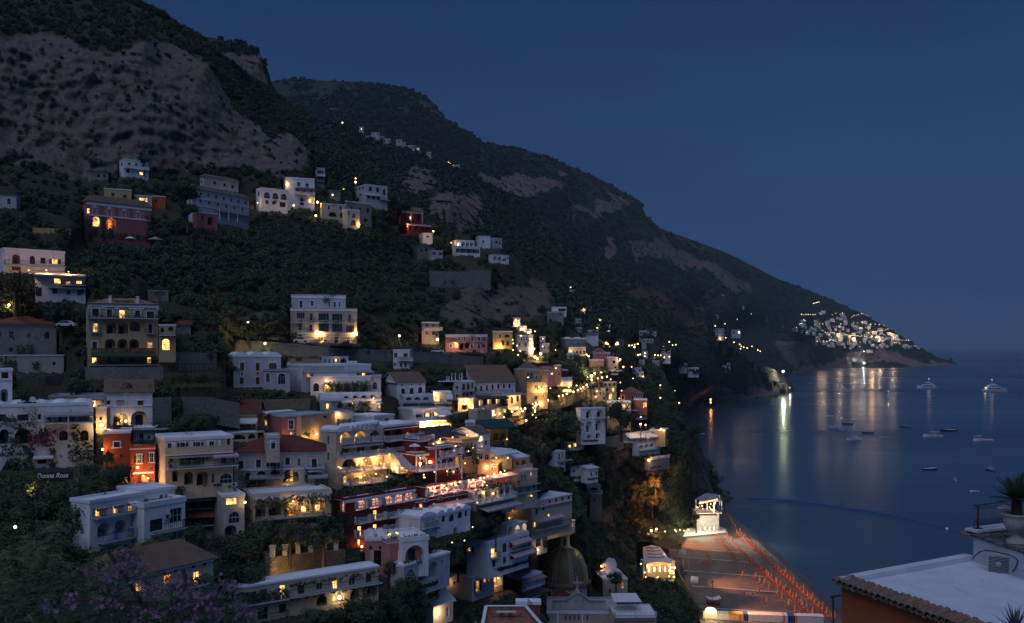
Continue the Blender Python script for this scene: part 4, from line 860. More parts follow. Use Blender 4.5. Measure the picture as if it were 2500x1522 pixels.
B_('bright white house with striped awnings and three arched loggias, lower left',219,1230,352,1208,1350,112,6.5,'white','flat:.25','''
 d 239 1252 10 20 L; d 281 1245 10 19 L; d 319 1242 11 14 L; awn 228 1239 254 1236 .6 .2 awngrey; awn 270 1232 294 1229 .6 .2 awngrey; awn 309 1225 334 1222 1.0 .4 awnwhite
 bal 226 1264 352 1243 1
 l 253 1294 30 36 sk dl; l 294 1286 29 34 sk dl; l 333 1277 28 32 LD; bal 238 1324 276 1318 1.1 blue; bal 280 1316 314 1310 1.1 blue; bal 318 1310 350 1304 1.1 white
 w 280 1347 24 14 LO; s 346 1334 24 22 sk; w 300 1342 8 10''',left='a 185 1240 6 15 L fd t; w 188 1270 5 10')
B_('lower white wing with a glazed front and brown basement doors, right of the striped awnings',352,1241,452,1224,1338,116,6,'white','terr:.5','s 382 1284 31 32 sd; s 382 1263 28 12 sw; w 430 1258 30 34; band 365 1302 446 1288 .3; bal 365 1302 448 1287 .8; s 380 1320 12 20 sb; l 402 1317 18 24; s 424 1312 12 24 sb; l 440 1310 14 22; ac 406 1260')
B_('set-back roof storey with French windows above the lower white wing',346,1205,428,1194,1236,120,6,'white','flat:.25','d 394 1218 9 19; d 408 1215 7 16; w 354 1224 8 10; bal 352 1238 440 1226 1',ctrl=False)
B_('long lower house in front with a mossy tiled roof and carved window hoods',240,1428,521,1364,1540,98,12,'beige','hip:2.4:tilebrown','d 340 1432 18 26 L t fb; d 410 1416 18 24 LO fb; w 480 1410 18 28 L fb; ped 396 1398 426 .5; ped 464 1380 494 .5; o 473 1376 8 5; o 500 1372 8 5; o 402 1390 8 5; o 429 1382 8 5; bal 462 1430 500 1424 .9; ivy 450 1418 515 1450 .8')
B_('long white-roofed guesthouse draped with vines, bottom centre',572,1440,924,1385,1530,124,6.5,'cream','flat:.12','''
 w 601 1460 24 26 sk; s 645 1452 16 26 sk; d 690 1446 13 33 L; s 735 1440 16 22 sk; w 780 1432 16 18; d 818 1428 12 24 L; w 860 1420 16 18; s 900 1411 14 22 sk
 bal 580 1478 700 1460 1; bal 700 1456 926 1424 1.1; ivy 584 1448 640 1472 .6; ivy 640 1442 700 1460 .6; ivy 700 1426 924 1398 .5; ivy 580 1480 720 1462 .5; ivy 700 1462 920 1430 .5
 s 600 1502 22 30 sk; w 642 1498 26 30; s 690 1486 16 22 sk; l 786 1467 26 26; l 826 1460 26 26 L; l 868 1453 26 26; l 908 1444 26 26; lamp 826 1458 300 .25 bulbwhite; bal 590 1524 700 1508 1; ivy 884 1430 892 1470 .4''',left='s 566 1454 6 20 sd',rm='roofwhite')
# ---- centre bottom
B_('white house with four scalloped roof vaults and paired green windows',1067,1262,1148,1240,1312,176,9,'white','vault:4:.9','a 1083 1266 9 15 fg; a 1103 1265 13 17 fg; a 1123 1257 12 16 fg; a 1138 1250 7 15 fg; l 1112 1296 10 18; w 1072 1290 5 6',left='')
B_('stepped white stair house with an open bay, left of the scalloped roof vaults',1026,1268,1064,1258,1312,172,6,'white','vault:1:.8','l 1040 1280 14 14; w 1056 1278 8 12; pots 1034 1284 1060 1278 3 .2; bal 1028 1290 1064 1280 .8 solid')
B_('pink house with curly white parapets, below the great red hotel',892,1322,946,1320,1408,160,7,'pink','vault:2:.7','w 905 1338 5 8; w 931 1338 12 9; w 922 1364 18 40 sv',left='')
B_('tall plain pink wall panelled in white, beside the big arched loggia',946,1328,984,1324,1408,158,6,'pink','terr:.4','panel 962 1372 20 80 rose; pil 973 1344 1404 .3; lamp 982 1398 1300 .2 bulborange; pots 948 1322 982 1320 5 -.5')
B_('white block with one great arched loggia painted pink inside',984,1324,1046,1318,1384,157,8,'white','terr:.6','l 1013 1354 46 44 m:pink sd; pots 990 1380 1030 1376 5 .3; pots 988 1320 1040 1314 7 -1',left='')
B_('white arched bridge wall stepping down under the great arched loggia',986,1386,1098,1352,1440,155,3,'greywhite','flat:.25','l 1002 1408 18 34; l 1029 1404 16 34; l 1058 1392 20 40 ; w 1080 1372 5 6')
B_('white corner house with a big planted roof terrace and brown windows',1192,1332,1290,1296,1392,190,10,'white','terr:.7','d 1206 1350 14 22 L B; s 1232 1338 10 22 sb B; s 1206 1376 8 18 sb; s 1232 1368 8 16 sb; rs 1248 1330 1284 1314 4 8 16 sb; awn 1242 1322 1290 1303 1.4 .6 awnpink; awn 1240 1352 1296 1330 1.8 .6 awnpink; bal 1242 1344 1290 1324 1; rs 1250 1360 1284 1346 3 8 12 sd',left='s 1154 1342 6 15 sb; w 1136 1340 8 9 L; lamp 1131 1352 200')
B_('white upper storey with a broad pale flat roof and lit veranda bays',1238,1287,1286,1266,1310,200,14,'white','flat:.15','rl 1246 1296 1280 1282 3 12 20 L=022 m:redbrown',left='o 1234 1296 4 5')
B_('small white house with a roof tank and a chimney, left of the domed church',1153,1412,1206,1396,1470,192,10,'offwhite','flat:.2','d 1166 1432 9 26 LD sd B; w 1184 1418 5 9 L; w 1195 1413 7 14 LD sd; awn 1156 1468 1240 1436 3 .5 awndark',left='d 1098 1424 6 16 LO; lamp 1096 1419 200; w 1109 1424 4 8')
B_('open kitchen porch glowing pink-white between two houses left of the dome',1206,1410,1228,1402,1446,200,6,'cream','flat:.1','l 1216 1420 17 22 LW; glow 1216 1412 900 1')
B_('orange-red house with a white-railed side, against the church dome',1276,1412,1322,1400,1448,218,12,'white','vault:2:.5','s 1288 1424 9 18 sb; s 1312 1414 8 16 sb; awn 1270 1416 1324 1398 1.6 .3 awngrey; bal 1276 1436 1322 1424 1 white; awn 1270 1448 1326 1428 2.6 .5 awndark',left='panel 1252 1430 44 44 orange; panel 1252 1470 40 30 redbrown')
B_('white villa with a slim cupola and red-brown shutters under a long pale roof',1298,1228,1396,1186,1300,222,15,'cream','flat:.15','''
 rs 1310 1248 1388 1203 6 7 17 sb t L=0; d 1307 1250 4 16 L; d 1326 1238 4 14 L; d 1345 1226 4 12 LD; d 1362 1216 4 12 L; rd 1306 1282 1340 1262 2 5 14 L=11; awn 1304 1237 1394 1190 .5 .2 awnpink; awn 1300 1270 1370 1234 1.5 .4 awnpink; bal 1296 1296 1388 1244 1.2''',left='w 1251 1240 7 6 L; a 1240 1242 7 9 L; lamp 1252 1236 300')
B_('white entrance bay with a pointed-arch door, below the villa with the cupola',1296,1306,1336,1296,1340,226,6,'white','terr:.6','a 1315 1322 14 26; lamp 1310 1342 400; ivy 1324 1304 1334 1336 .4',left='')
B_('low arcaded garden wall with arches glowing yellow-green, right of the villa with the cupola',1326,1290,1404,1252,1302,232,4,'cream','flat:.1','rl 1337 1287 1394 1259 5 12 13 L=111111 m:yellow; glow 1350 1282 900 1; glow 1372 1270 900 1; glow 1394 1260 700 1')
B_('white church annex under grey-blue domed roofs, right of the majolica dome',1472,1418,1532,1416,1460,300,14,'beige','dome:3:1.6','w 1489 1444 5 10; w 1520 1430 5 14 LD; w 1522 1402 4 8 L',left='')
B_('white stair tower block on top of the church annex',1472,1380,1505,1380,1414,308,7,'white','vault:1:.8','o 1476 1386 4 6; lamp 1468 1382 500 .3 bulborange',ctrl=False)
B_('white-gabled lodge below the dark trees, beside the tiny pool',1058,1482,1106,1468,1530,168,8,'white','shed:2.2:roofwhite','w 1093 1494 6 22 sw; lamp 1066 1496 900 .25')
# ---- towards the point
B_('white tower house with open arches on stilted piers, among dark trees',1418,1000,1478,998,1072,300,8,'white','flat:.25','l 1438 1012 14 20 sd; l 1465 1010 16 18 sd; band 1418 1023 1478 1022 .3; l 1438 1042 13 28 sd; l 1460 1040 12 24 sd; l 1438 1066 10 10 sd; l 1460 1064 11 14 sd; bal 1452 1022 1480 1021 1')
B_('tall yellow house with white corner strips and lit windows, near the point',1482,984,1540,982,1050,380,12,'ochre','flat:.3','w 1502 994 6 10 t; w 1522 992 8 8 L t; w 1535 991 5 8 L; o 1517 1008 5 5 LO t; w 1535 1009 4 8 LO; bal 1536 1001 1558 1000 1.4; w 1525 1024 5 7 t; w 1545 1025 6 7; band 1482 1000 1540 999 .3; band 1482 1018 1545 1017 .3; pil 1532 986 1046 .4')
B_('rust-red block half hidden behind the tall yellow house',1550,978,1580,977,1012,388,8,'rose','flat:.3','d 1572 990 4 12 L; d 1577 988 3 12 L')
B_('dull red square villa with a hipped brown roof, above the tall yellow house',1515,962,1570,957,980,430,13,'rose','hip:3:tilebrown','w 1521 971 6 8 t; w 1544 971 6 8 t; rw 1553 968 1566 965 3 3 7 t; lamp 1512 973 900')
B_('cream house with a curved pale roof, left of the dull red square villa',1440,952,1478,952,978,395,8,'cream','dome:1:1','w 1452 962 6 7 sw; w 1466 961 5 8 t; w 1473 962 4 7; a 1480 972 6 8')
B_('stacked balcony house with a glowing archway, right of the curved pale roof',1472,934,1505,932,978,400,9,'cream','flat:.2','rw 1478 940 1500 939 3 6 7; bal 1472 946 1505 945 1; w 1482 952 6 8; w 1497 952 5 9 L; a 1491 968 8 14 L; bal 1472 958 1505 957 1')
B_('white terrace restaurant with four white awnings, on the point',1526,1060,1596,1056,1082,372,8,'white','terr:.3','rw 1536 1070 1584 1067 4 7 7 L=0001; awn 1526 1060 1596 1056 3 1.4 awnwhite; bal 1522 1080 1598 1074 2 white')
B_('white curved lower gallery with open bays, under the four white awnings',1558,1086,1612,1078,1112,370,7,'white','terr:.3','rl 1566 1092 1604 1085 4 10 10 m:grey; bal 1556 1100 1612 1092 1 white',left='')
B_('flat ochre house with a lit roof edge, right of the four white awnings',1586,1052,1624,1054,1078,378,9,'ochre','flat:.4','s 1594 1057 5 4 sd; w 1594 1063 5 4 LD; lamp 1614 1047 600 .25; lamp 1620 1051 300')
B_('white railed sea-view terrace with a burning orange lamp at its corner',1588,1122,1634,1114,1138,366,6,'stonegrey','terr:.3','bal 1588 1122 1634 1114 .3 white; lamp 1582 1124 2600 .45 bulborange')
B_('white villa terrace with a green roof garden, in front of the rock slope',1393,1142,1448,1138,1162,300,10,'white','terr:.5','w 1402 1150 6 6; d 1430 1152 10 10 sw; bal 1393 1138 1448 1135 .3',left='')
B_('small white porch house right of the green roof garden',1436,1146,1460,1142,1166,296,6,'white','shed:.6:awnwhite','rd 1444 1158 1456 1156 2 4 9')
B_('narrow white house on the steps with a pale canopy roof',1354,1106,1380,1098,1140,285,8,'white','flat:.2','d 1366 1116 5 14; d 1374 1112 4 14; w 1372 1132 5 8; bal 1360 1126 1392 1116 1.2')
B_('dim terrace house with two glowing window bays, above the narrow white house',1384,1084,1418,1076,1100,305,7,'greywhite','flat:.1','w 1391 1091 7 9 L; w 1404 1086 7 9 L; bal 1388 1100 1418 1090 1.2 white',rm='roofgrey')
B_('white terrace house with a barrel roof and pergola, perched on the stone watchtower',1432,1186,1466,1186,1206,330,8,'white','vault:1:1.2','s 1450 1196 16 9 sd; bal 1432 1203 1470 1202 1.2 solid',right='')
B_('round-cornered stone watchtower of rough blocks, below the barrel-roofed terrace house',1440,1206,1470,1206,1270,328,7,'stonegrey','flat:.1','s 1452 1222 3 5 sd',cat='watchtower',name='watchtower',right='rw 1474 1200 1480 1196 2 3 6')
# ---- lit street and eastern quarter
B_('low grey house with two brown floors at the end of the upper road',1030,789,1072,790,840,330,8,'beige','flat:.2','rs 1042 794 1058 795 2 5 9 sb; bal 1030 800 1072 801 1.4; s 1058 814 6 8 sb; w 1066 818 5 7; bal 1034 806 1080 807 1.2 solid')
B_('long rose-pink house with a lit white arch and dark balcony',1088,820,1190,818,860,332,10,'pink','flat:.3','''
 s 1121 827 5 9 sb t; s 1134 827 5 9 sb t; s 1153 827 6 10 sb t; s 1169 827 7 11 sb t; a 1183 828 5 9; bal 1097 835 1148 834 1.2; bal 1162 834 1178 834 .8; bal 1160 822 1148 822 .3
 w 1101 845 5 9 t; a 1114 843 7 12 L; l 1127 845 13 19; l 1140 844 10 14; w 1152 846 5 9 t; a 1169 845 7 10 t; w 1181 845 6 9; lamp 1112 838 1600; s 1158 859 9 8 sd; s 1176 858 9 9 sv; band 1088 822 1190 820 .3''',left='')
B_('mustard house with arches and a floodlit garden wall, right of the rose-pink house',1203,812,1251,812,852,345,9,'yellow','flat:.4','w 1221 821 4 9 t sw; w 1238 821 12 7; l 1228 838 8 13; l 1240 838 8 13; l 1250 839 7 12; w 1222 839 5 8 t; lamp 1219 848 3000 .3',left='w 1200 822 4 6')
B_('white columned house with four tall dark windows, right of the mustard house',1264,818,1289,819,856,352,8,'white','hip:1.5:tilegrey','rw 1267 826 1286 827 4 3 10; rd 1269 842 1284 842 2 4 9; bal 1262 836 1290 836 1',left='')
B_('stepped house drowned in terrace lights, highest of the lit stack',1253,778,1270,778,798,372,6,'cream','flat:.2','w 1259 783 5 5 LW; w 1266 783 4 5 LW; w 1261 794 10 6 LW; lamp 1268 790 500; lamp 1256 790 500')
B_('lit terrace house directly under the highest of the lit stack',1268,798,1286,799,814,366,6,'cream','flat:.2','w 1274 804 9 6 LW; w 1283 809 4 5 LW; lamp 1280 803 700')
B_('small lit cream house at the right foot of the lit stack',1284,806,1298,807,822,362,6,'cream','flat:.2','w 1290 812 8 6 LW; lamp 1296 810 500')
B_('white glowing stair house beside the vines, right of the white columned house',1290,820,1302,820,870,356,6,'offwhite','flat:.2','rw 1296 828 1296 862 4 6 5 L=2222; lamp 1300 838 500; lamp 1296 856 700')
B_('little white house with a roof cube, right of the glowing vines',1318,824,1331,824,860,365,7,'greywhite','flat:.2','w 1324 828 7 5; w 1324 838 8 4')
B_('white lower house with a dark window, left of the brown fallow terrace',1324,840,1341,841,862,362,7,'offwhite','flat:.2','w 1329 849 4 6; w 1338 850 3 7')
B_('grey fort-like house with a white roof pavilion, on the spur above the ramped wall',1336,763,1376,764,786,430,10,'stonegrey','terr:.3','w 1368 768 5 6; l 1345 783 7 8',right='w 1380 768 3 5')
B_('white glazed pavilion on the roof of the fort-like house',1348,751,1383,752,764,434,6,'white','flat:.15','w 1372 757 18 7',ctrl=False)
B_('plain brown two-storey house with a white domed roof',1380,828,1430,830,852,410,9,'stonegrey','dome:2:.8','w 1412 840 4 6; w 1427 840 3 8')
B_('long cream house under the white-domed brown one, with a dark veranda',1388,850,1430,849,868,402,8,'cream','flat:.3','rw 1400 862 1426 861 4 5 8; lamp 1394 858 500')
B_('small round-fronted villa with stone terraces below it, on the zigzag path',1384,866,1408,866,878,398,6,'cream','dome:1:.8','a 1394 872 8 6',left='')
B_('tall white blind house with a brown hipped roof, above the red gable',1431,818,1461,819,845,440,9,'white','hip:1.2:tilegrey','',left='w 1430 826 2 4')
B_('white roof terrace house behind the tall white blind house',1436,808,1461,808,818,452,7,'greywhite','flat:.2','rw 1448 812 1458 812 2 4 5',ctrl=False)
B_('bold red gabled house on the ridge of the eastern quarter',1447,862,1478,862,882,412,10,'rose','gy:2:tilebrown','o 1462 857 3 4')
B_('white windowed side house attached right of the red gable',1478,862,1490,862,878,414,7,'white','flat:.2','d 1481 869 3 9; d 1487 869 3 9')
B_('coral house with a pale roof, under the red gable',1439,881,1474,880,896,404,8,'peach','dome:1:.6','w 1455 887 3 3',left='')
B_('pinkish cream house with a domed roof and a street lamp, right of the coral house',1484,875,1509,874,905,404,8,'beige','dome:1:.6','w 1499 884 8 7 t; w 1503 898 5 7; lamp 1512 881 1200')
A_top=[(-400,-330),(0,-180),(200,-70),(315,0),(390,36),(440,72),(480,92),(550,148),(600,190),(650,222),(700,258),(745,296),(762,335),(775,385),(795,425),(830,455),(880,462),(960,484),(1040,540),(1100,562),(1180,578),(1240,612),(1280,650),(1335,692),(1360,745),(1420,788),(1500,818),(1560,852),(1620,905),(1642,962),(1658,1012),(1692,1062),(1712,1102),(1745,1160),(1754,1200),(1790,1222),(1850,1300)]
CC,CB,LEDGEC=[],[],[]
# ---- scattered houses on the slopes behind the town
def mini(label,x,y,w,h,Y,wall='greywhite',lit='',roof='flat:.2',extra='',yaw=0,group=None,tall=1):
 n=max(1,int(w/8));rows=''
 for k in range(tall):
  yy=y+h*(k+.55)/tall
  rows+=f'rw {x + w * .18} {yy} {x + w * .82} {yy} {n} {min(5, w * .22)} {h / tall * .5} '+(f'L={lit} ' if lit else '')+'; '
 onA=y+h>np.interp(x+w/2,[p[0]for p in A_top],[p[1]for p in A_top])+3 and x<1760
 if not onA:(CC if Y<1960 else CB).extend([(x,y+h,Y),(x+w,y+h,Y),(x+w/2,y-2,Y+8)]);LEDGEC.append((x,y+h,Y,x+w,y+h,Y))
 return Bld(label,x,y,x+w,None,y+h,Y,max(5,w*Y/F*.7),wall,roof,rows+extra,yaw=yaw,group=group,ctrl=onA,foot=6)
hm='houses of the high hamlet on the far spur'
for i,(x,y,w,h,l)in enumerate([(877,311,10,7,'2'),(890,333,24,11,''),(906,325,21,6,''),(919,334,18,8,''),(937,340,16,9,''),(967,342,14,6,''),(981,348,9,6,''),(990,356,23,8,'002'),(1016,361,9,6,'2'),(1041,372,11,8,'')]):
 mini('pale little house of the hamlet strung along the high far spur',x,y,w,h,float(920+(x-870)*.7),'oldwhite',l,group=hm)
mini('lone pale house with three lamps beside it, on the spur under the pink cliffs',1104,404,18,8,1080,'oldwhite')
mini('lone two-arched ruin high on the dark slope, beside a single lamp',1390,709,16,12,860,'beige',extra='l 1394 716 4 7; l 1401 715 5 8')
mini('small white house with a lamp on its roof, under the two-arched ruin',1418,757,24,12,640,'white',extra='lamp 1425 754 900')
mini('flat white house peeping out right of the spur fort, beside its stair',1397,780,22,8,560,'greywhite')
mini('white house with a bright lamp under it, right of three hillside lamps',1466,794,24,17,600,'white','002',tall=2,extra='lamp 1478 812 2600')
mini('tiny white box among trees left of the blind white house',1406,801,16,11,520,'greywhite')
mini('low dark house with a tiled roof and garden lamps, amid the trees',1494,830,28,16,620,'stonegrey','02',roof='hip:1:tilegrey')
mini('left of two white houses sharing a ledge on the dark slope',1562,808,18,11,820,'greywhite')
mini('right of two white houses sharing a ledge on the dark slope',1582,811,20,9,830,'white')
mini('long low white house with an orange lamp at its end',1568,829,27,8,780,'greywhite',extra='lamp 1596 841 900')
mini('tall white gridded house above a string of terrace lamps',1615,853,22,18,760,'white',tall=3)
mini('white house with a lit left wall and terrace lamps beside it',1568,858,13,16,730,'white','2',tall=2)
mini('small pale stepped house on the ledge below the lit left-walled one',1560,880,14,10,690,'greywhite')
mini('white posts and house among trees below the string of lamps',1594,882,16,9,720,'greywhite')
mini('upper white block of the stepped house with a small dark window',1544,899,22,12,610,'white')
mini('lower white block of the stepped house, ending beside a lamp',1554,908,17,13,600,'white',extra='lamp 1571 920 700')
mini('large white house with a grid of windows at the edge of the gorge',1748,803,20,19,1420,'greywhite','002',tall=3)
mini('pale flat house with lit top windows, right of the gridded white one',1788,806,20,11,1500,'greywhite','02')
mini('wide low white house, right end of the stepped seaside row',1680,898,26,12,1120,'white','0002')
mini('grey-white house at the top of the stepped seaside row',1656,888,22,12,1100,'greywhite')
mini('low white house with an arc-shaped terrace above the headland',1762,893,12,8,1480,'white')
mini('pale block with posts right of the arc-shaped terrace',1774,887,9,11,1490,'greywhite')
tiny='tiny far houses dotted on the dark mountainside'
for x,y,w,h,Y in[(1658,735,11,5,2300),(1708,755,17,5,2500),(1742,769,12,5,2600),(1862,777,12,6,3300),(1902,796,11,6,3400),(1760,720,8,4,2900),(1692,622,8,3,3200),(1808,748,9,4,3000),(1920,788,8,5,3500),(1936,802,12,5,3300),(1950,806,10,4,3350)]:
 mini('tiny pale house alone on the dark far mountainside',x,y,w,h,Y,'oldwhite',group=tiny)
mini('flat-roofed boathouse on the rocks under the green-white floodlight',1896,936,18,8,1790,'beige')
# ---- the far village on the headland
fv='white houses of the far headland village'
def far_house(w,h,d,wall,lit):
 t=thing('house','small white house in the lit village on the far headland','house',(0,0,-900),0,fv)
 mb=MB();mb.box(-w/2,w/2,0,d,-8,h,wall);mb.build('wall',t)
 mb=MB();mb.box(-w/2-.3,w/2+.3,-.3,d+.3,h,h+.5,'roofwhite');mb.build('roof',t)
 n=max(2,int(w/4))
 for i in range(n):
  mb=MB();x=-w/2+w*(i+.5)/n;mb.box(x-.7,x+.7,-.06,.05,h*.35,h*.35+1.9,'litwhite' if i in lit else 'glass');mb.build('window',t)
 return t
FH=[far_house(13,4,9,'white',()),far_house(19,6,10,'white',(1,)),far_house(9,3.6,8,'white',()),far_house(25,6.5,11,'offwhite',(0,3)),far_house(14,7,9,'oldwhite',(2,)),far_house(17,4,8,'white',())]
FARH=[]
rg=random.Random(5)
def far_spot():
 while True:
  x=rg.uniform(1955,2225);lo=np.interp(x,[1955,2000,2060,2140,2225],[785,758,765,800,836]);hi=np.interp(x,[1955,2000,2060,2140,2225],[800,842,850,848,850])
  y=rg.uniform(lo,hi)
  if rg.random()<(.95 if 2000<x<2190 else .35):return x,y
for k in range(125):FARH.append(far_spot()+(k%6,))
FARH+=[(2090,876,5),(2086,879,1),(2075,885,5),(2112,886,2),(2120,857,5),(2128,858,2),(2235,846,1),(2242,849,0)]
# ---------------------------------------------------------------- church with the tiled dome
YC=250.0
c0=P(1379,1412,YC);px=YC/F
ch=thing('church','church with a majolica-tiled dome, lantern and cross','church',(c0.x,c0.y,c0.z-12),R(-3))
m,nt,b=newmat('domematerial')
uvn=N(nt,'ShaderNodeUVMap');sp=N(nt,'ShaderNodeSeparateXYZ');nt.links.new(uvn.outputs[0],sp.inputs[0])
def mth(op,a,b_=None):
 n=N(nt,'ShaderNodeMath',operation=op)
 for i,q in enumerate((a,b_)):
  if q is None:continue
  if isinstance(q,(int,float)):n.inputs[i].default_value=q
  else:nt.links.new(q,n.inputs[i])
 return n.outputs[0]
U,V=sp.outputs[0],sp.outputs[1]
uf=mth('ABSOLUTE',mth('SUBTRACT',mth('FRACT',U),.5))
d1=mth('ABSOLUTE',mth('SUBTRACT',mth('FRACT',mth('ADD',mth('MULTIPLY',uf,3.4),mth('MULTIPLY',V,9))),.5))
d2=mth('ABSOLUTE',mth('SUBTRACT',mth('FRACT',mth('SUBTRACT',mth('MULTIPLY',uf,3.4),mth('MULTIPLY',V,9))),.5))
line=mth('GREATER_THAN',mth('MAXIMUM',d1,d2),.40)
core=mth('LESS_THAN',mth('MAXIMUM',d1,d2),.16)
colr=mixc(nt,line,(.085,.078,.045),(.20,.17,.095))
colr=mixc(nt,core,colr,(.15,.13,.075))
rib=mth('GREATER_THAN',uf,.40)
hx=mth('GREATER_THAN',mth('ABSOLUTE',mth('SUBTRACT',mth('FRACT',mth('MULTIPLY',V,22)),.5)),.30)
ribc=mixc(nt,hx,(.012,.022,.14),(.34,.35,.42))
edge=mth('MULTIPLY',rib,mth('LESS_THAN',uf,.425))
colr=mixc(nt,rib,colr,ribc);colr=mixc(nt,edge,colr,(.40,.36,.20))
colr=mixc(nt,mapr(nt,noise(nt,posn(nt),.8,4),.45,.75,0,.45),colr,(.05,.045,.03))
nt.links.new(colr,b.inputs['Base Color']);b.inputs['Roughness'].default_value=.45;b.inputs['Specular IOR Level'].default_value=.4
RD=56*px
prof=[(RD*math.cos(t)**.86,8.6*math.sin(t))for t in[math.pi/2*k/16*.90 for k in range(17)]]
mb=MB();NS=64
mb.lathe(prof,'domematerial',NS,(0,0,12.0));mb.f.pop();mb.f.pop();mb.m=mb.m[:-2];mb.sm=mb.sm[:-2]
me=mb.mesh('dome');uvl=me.uv_layers.new(name='UVMap')
for k,pg in enumerate(me.polygons):
 j,i=divmod(k,NS);us=[i,i+1,i+1,i];vs=[j,j,j+1,j+1]
 for q,li in enumerate(pg.loop_indices):uvl.data[li].uv=((us[q]/NS*8+.62),vs[q]/16)
obj('dome',me,ch)
for k in range(8):
 for s_ in(-1,1):
  a=(k+.38+.09*s_+.0)/8*math.tau;mb=MB()
  for q in range(15):
   p0,p1=prof[q],prof[q+1];mb.bar((p0[0]*1.005*math.cos(a),p0[0]*1.005*math.sin(a),12+p0[1]),(p1[0]*1.005*math.cos(a),p1[0]*1.005*math.sin(a),12+p1[1]),.10,'yellow')
  mb.build('rib',ch)
mb=MB();mb.lathe([(RD*1.10,11.1),(RD*1.13,11.2),(RD*1.0,12.1),(RD*.9,12.2)],'tilebrown',32);mb.build('eave',ch)
for k in range(44):
 a=math.tau*k/44;mb=MB()if k==0 else mb
 if k==0:
  mb.bar((RD*1.14,0,11.18),(RD*1.02,0,12.0),.5,'tilebrown',.16);tme=mb.mesh('tile')
 obj('tile',tme,ch,rz=a)
mb=MB();mb.lathe([(RD*1.0,-8),(RD*1.0,11.15),(RD*.8,11.2)],'oldwhite',8,smooth=False,a0=R(22.5),a1=R(382.5));mb.build('drum',ch)
for k in range(8):
 a=R(-90+45*k);o=obj('niche',wc(('ni',),lambda:(lambda q:(q.box(-.6,.6,-.12,.12,0,3.4,'shutdark'),ring(q,[(x-1.0,z)for x,z in arch_pts(2.0,4)],[(x-.7,z)for x,z in arch_pts(1.4,3.6)],-.2,.1,'offwhite'),q.mesh('niche'))[-1])(MB())),ch,(RD*.925*math.cos(a),RD*.925*math.sin(a),6.2),a+R(90))
zt=12+prof[-1][1]
mb=MB();mb.lathe([(1.75,zt-.3),(1.75,zt+.2),(1.4,zt+.35),(1.4,zt+3.2),(1.75,zt+3.4),(1.75,zt+3.7)],'beige',8,smooth=False);lan=mb.build('lantern',ch)
for k in range(4):
 a=R(-90+90*k);mb=MB();mb.box(-.32,.32,-.06,.1,zt+.7,zt+2.9,'shutdark');obj('lantern_window',mb.mesh('lantern_window'),lan,(1.33*math.cos(a),1.33*math.sin(a),0),a+R(90))
mb=MB();mb.lathe([(1.8,zt+3.7),(1.3,zt+4.6),(.5,zt+5.6),(.12,zt+6.0),(.01,zt+6.2)],'domematerial',12);me=mb.mesh('lantern_cap');me.uv_layers.new(name='UVMap');obj('lantern_cap',me,lan)
TR=B_('pale church transept with a curved gable, stone cross and a row of little arches',1336,1493,1508,1492,1560,226,11,'beige','flat:.5','ra 1381 1508 1434 1508 6 4.5 13 ; band 1334 1494 1508 1493 .8; pil 1362 1496 1556 .4; pil 1422 1496 1556 .4',left='',cat='church',name='church_transept',yaw=-2,rm='roofgrey')
u0,z0=TR.uv('F',1348,1492);mb=MB();W_=TR.uv('F',1480,1492)[0]-u0
gp=[(0,0),(0,1.9),(W_*.27,2.0),(W_*.34,2.8),(W_*.45,3.6),(W_*.52,3.7),(W_*.62,2.9),(W_*.68,2.0),(W_,1.9),(W_,0)]
prism(mb,gp,2.2,2.8,'oldwhite',u0,TR.h+.2);mb.build('gable',TR.root)
mb=MB()
for a,c in zip(gp[1:-1],gp[2:-1]):mb.bar((u0+a[0],2.4,TR.h+.25+a[1]),(u0+c[0],2.4,TR.h+.25+c[1]),1.0,'roofgrey',.25)
mb.build('coping',TR.root)
cu=u0+W_*.47;cz=TR.h+3.9
mb=MB();prism(mb,[(-1.3,-.4),(-.5,.5),(-.3,1.1),(.3,1.1),(.5,.5),(1.3,-.4)],2.1,2.9,'oldwhite',cu,cz);mb.box(cu-.17,cu+.17,2.35,2.65,cz+1.1,cz+3.6,'oldwhite');mb.box(cu-.85,cu+.85,2.36,2.64,cz+2.4,cz+2.75,'oldwhite')
for dx,dz in((-.95,2.57),(.95,2.57),(0,3.75)):mb.ball((cu+dx,2.5,cz+dz),.24,'oldwhite')
mb.build('cross',TR.root)
mb=MB();q=P(1372,1462,240);mb.lathe([(6.2,-1.5),(.9,2.0),(.8,2.6),(.01,2.9)],'tilered',4,smooth=False,a0=R(45),a1=R(405));tag(obj('roof_lantern',mb.mesh('roof_lantern'),None,q),'low red tiled pyramid roof in front of the dome drum','roof')
FACES.append(tuple(P(x,y,259)for x,y in((1316,1278),(1444,1278),(1444,1480),(1316,1480))));CTRL.extend([(1379,1470,251),(1330,1400,262),(1432,1400,266),(1380,1320,280),(1330,1470,250),(1440,1440,262),(1380,1400,268)]);EXCL.append((1320,1280,1440,1522,250));EXCL.append((1330,1440,1520,1522,226))
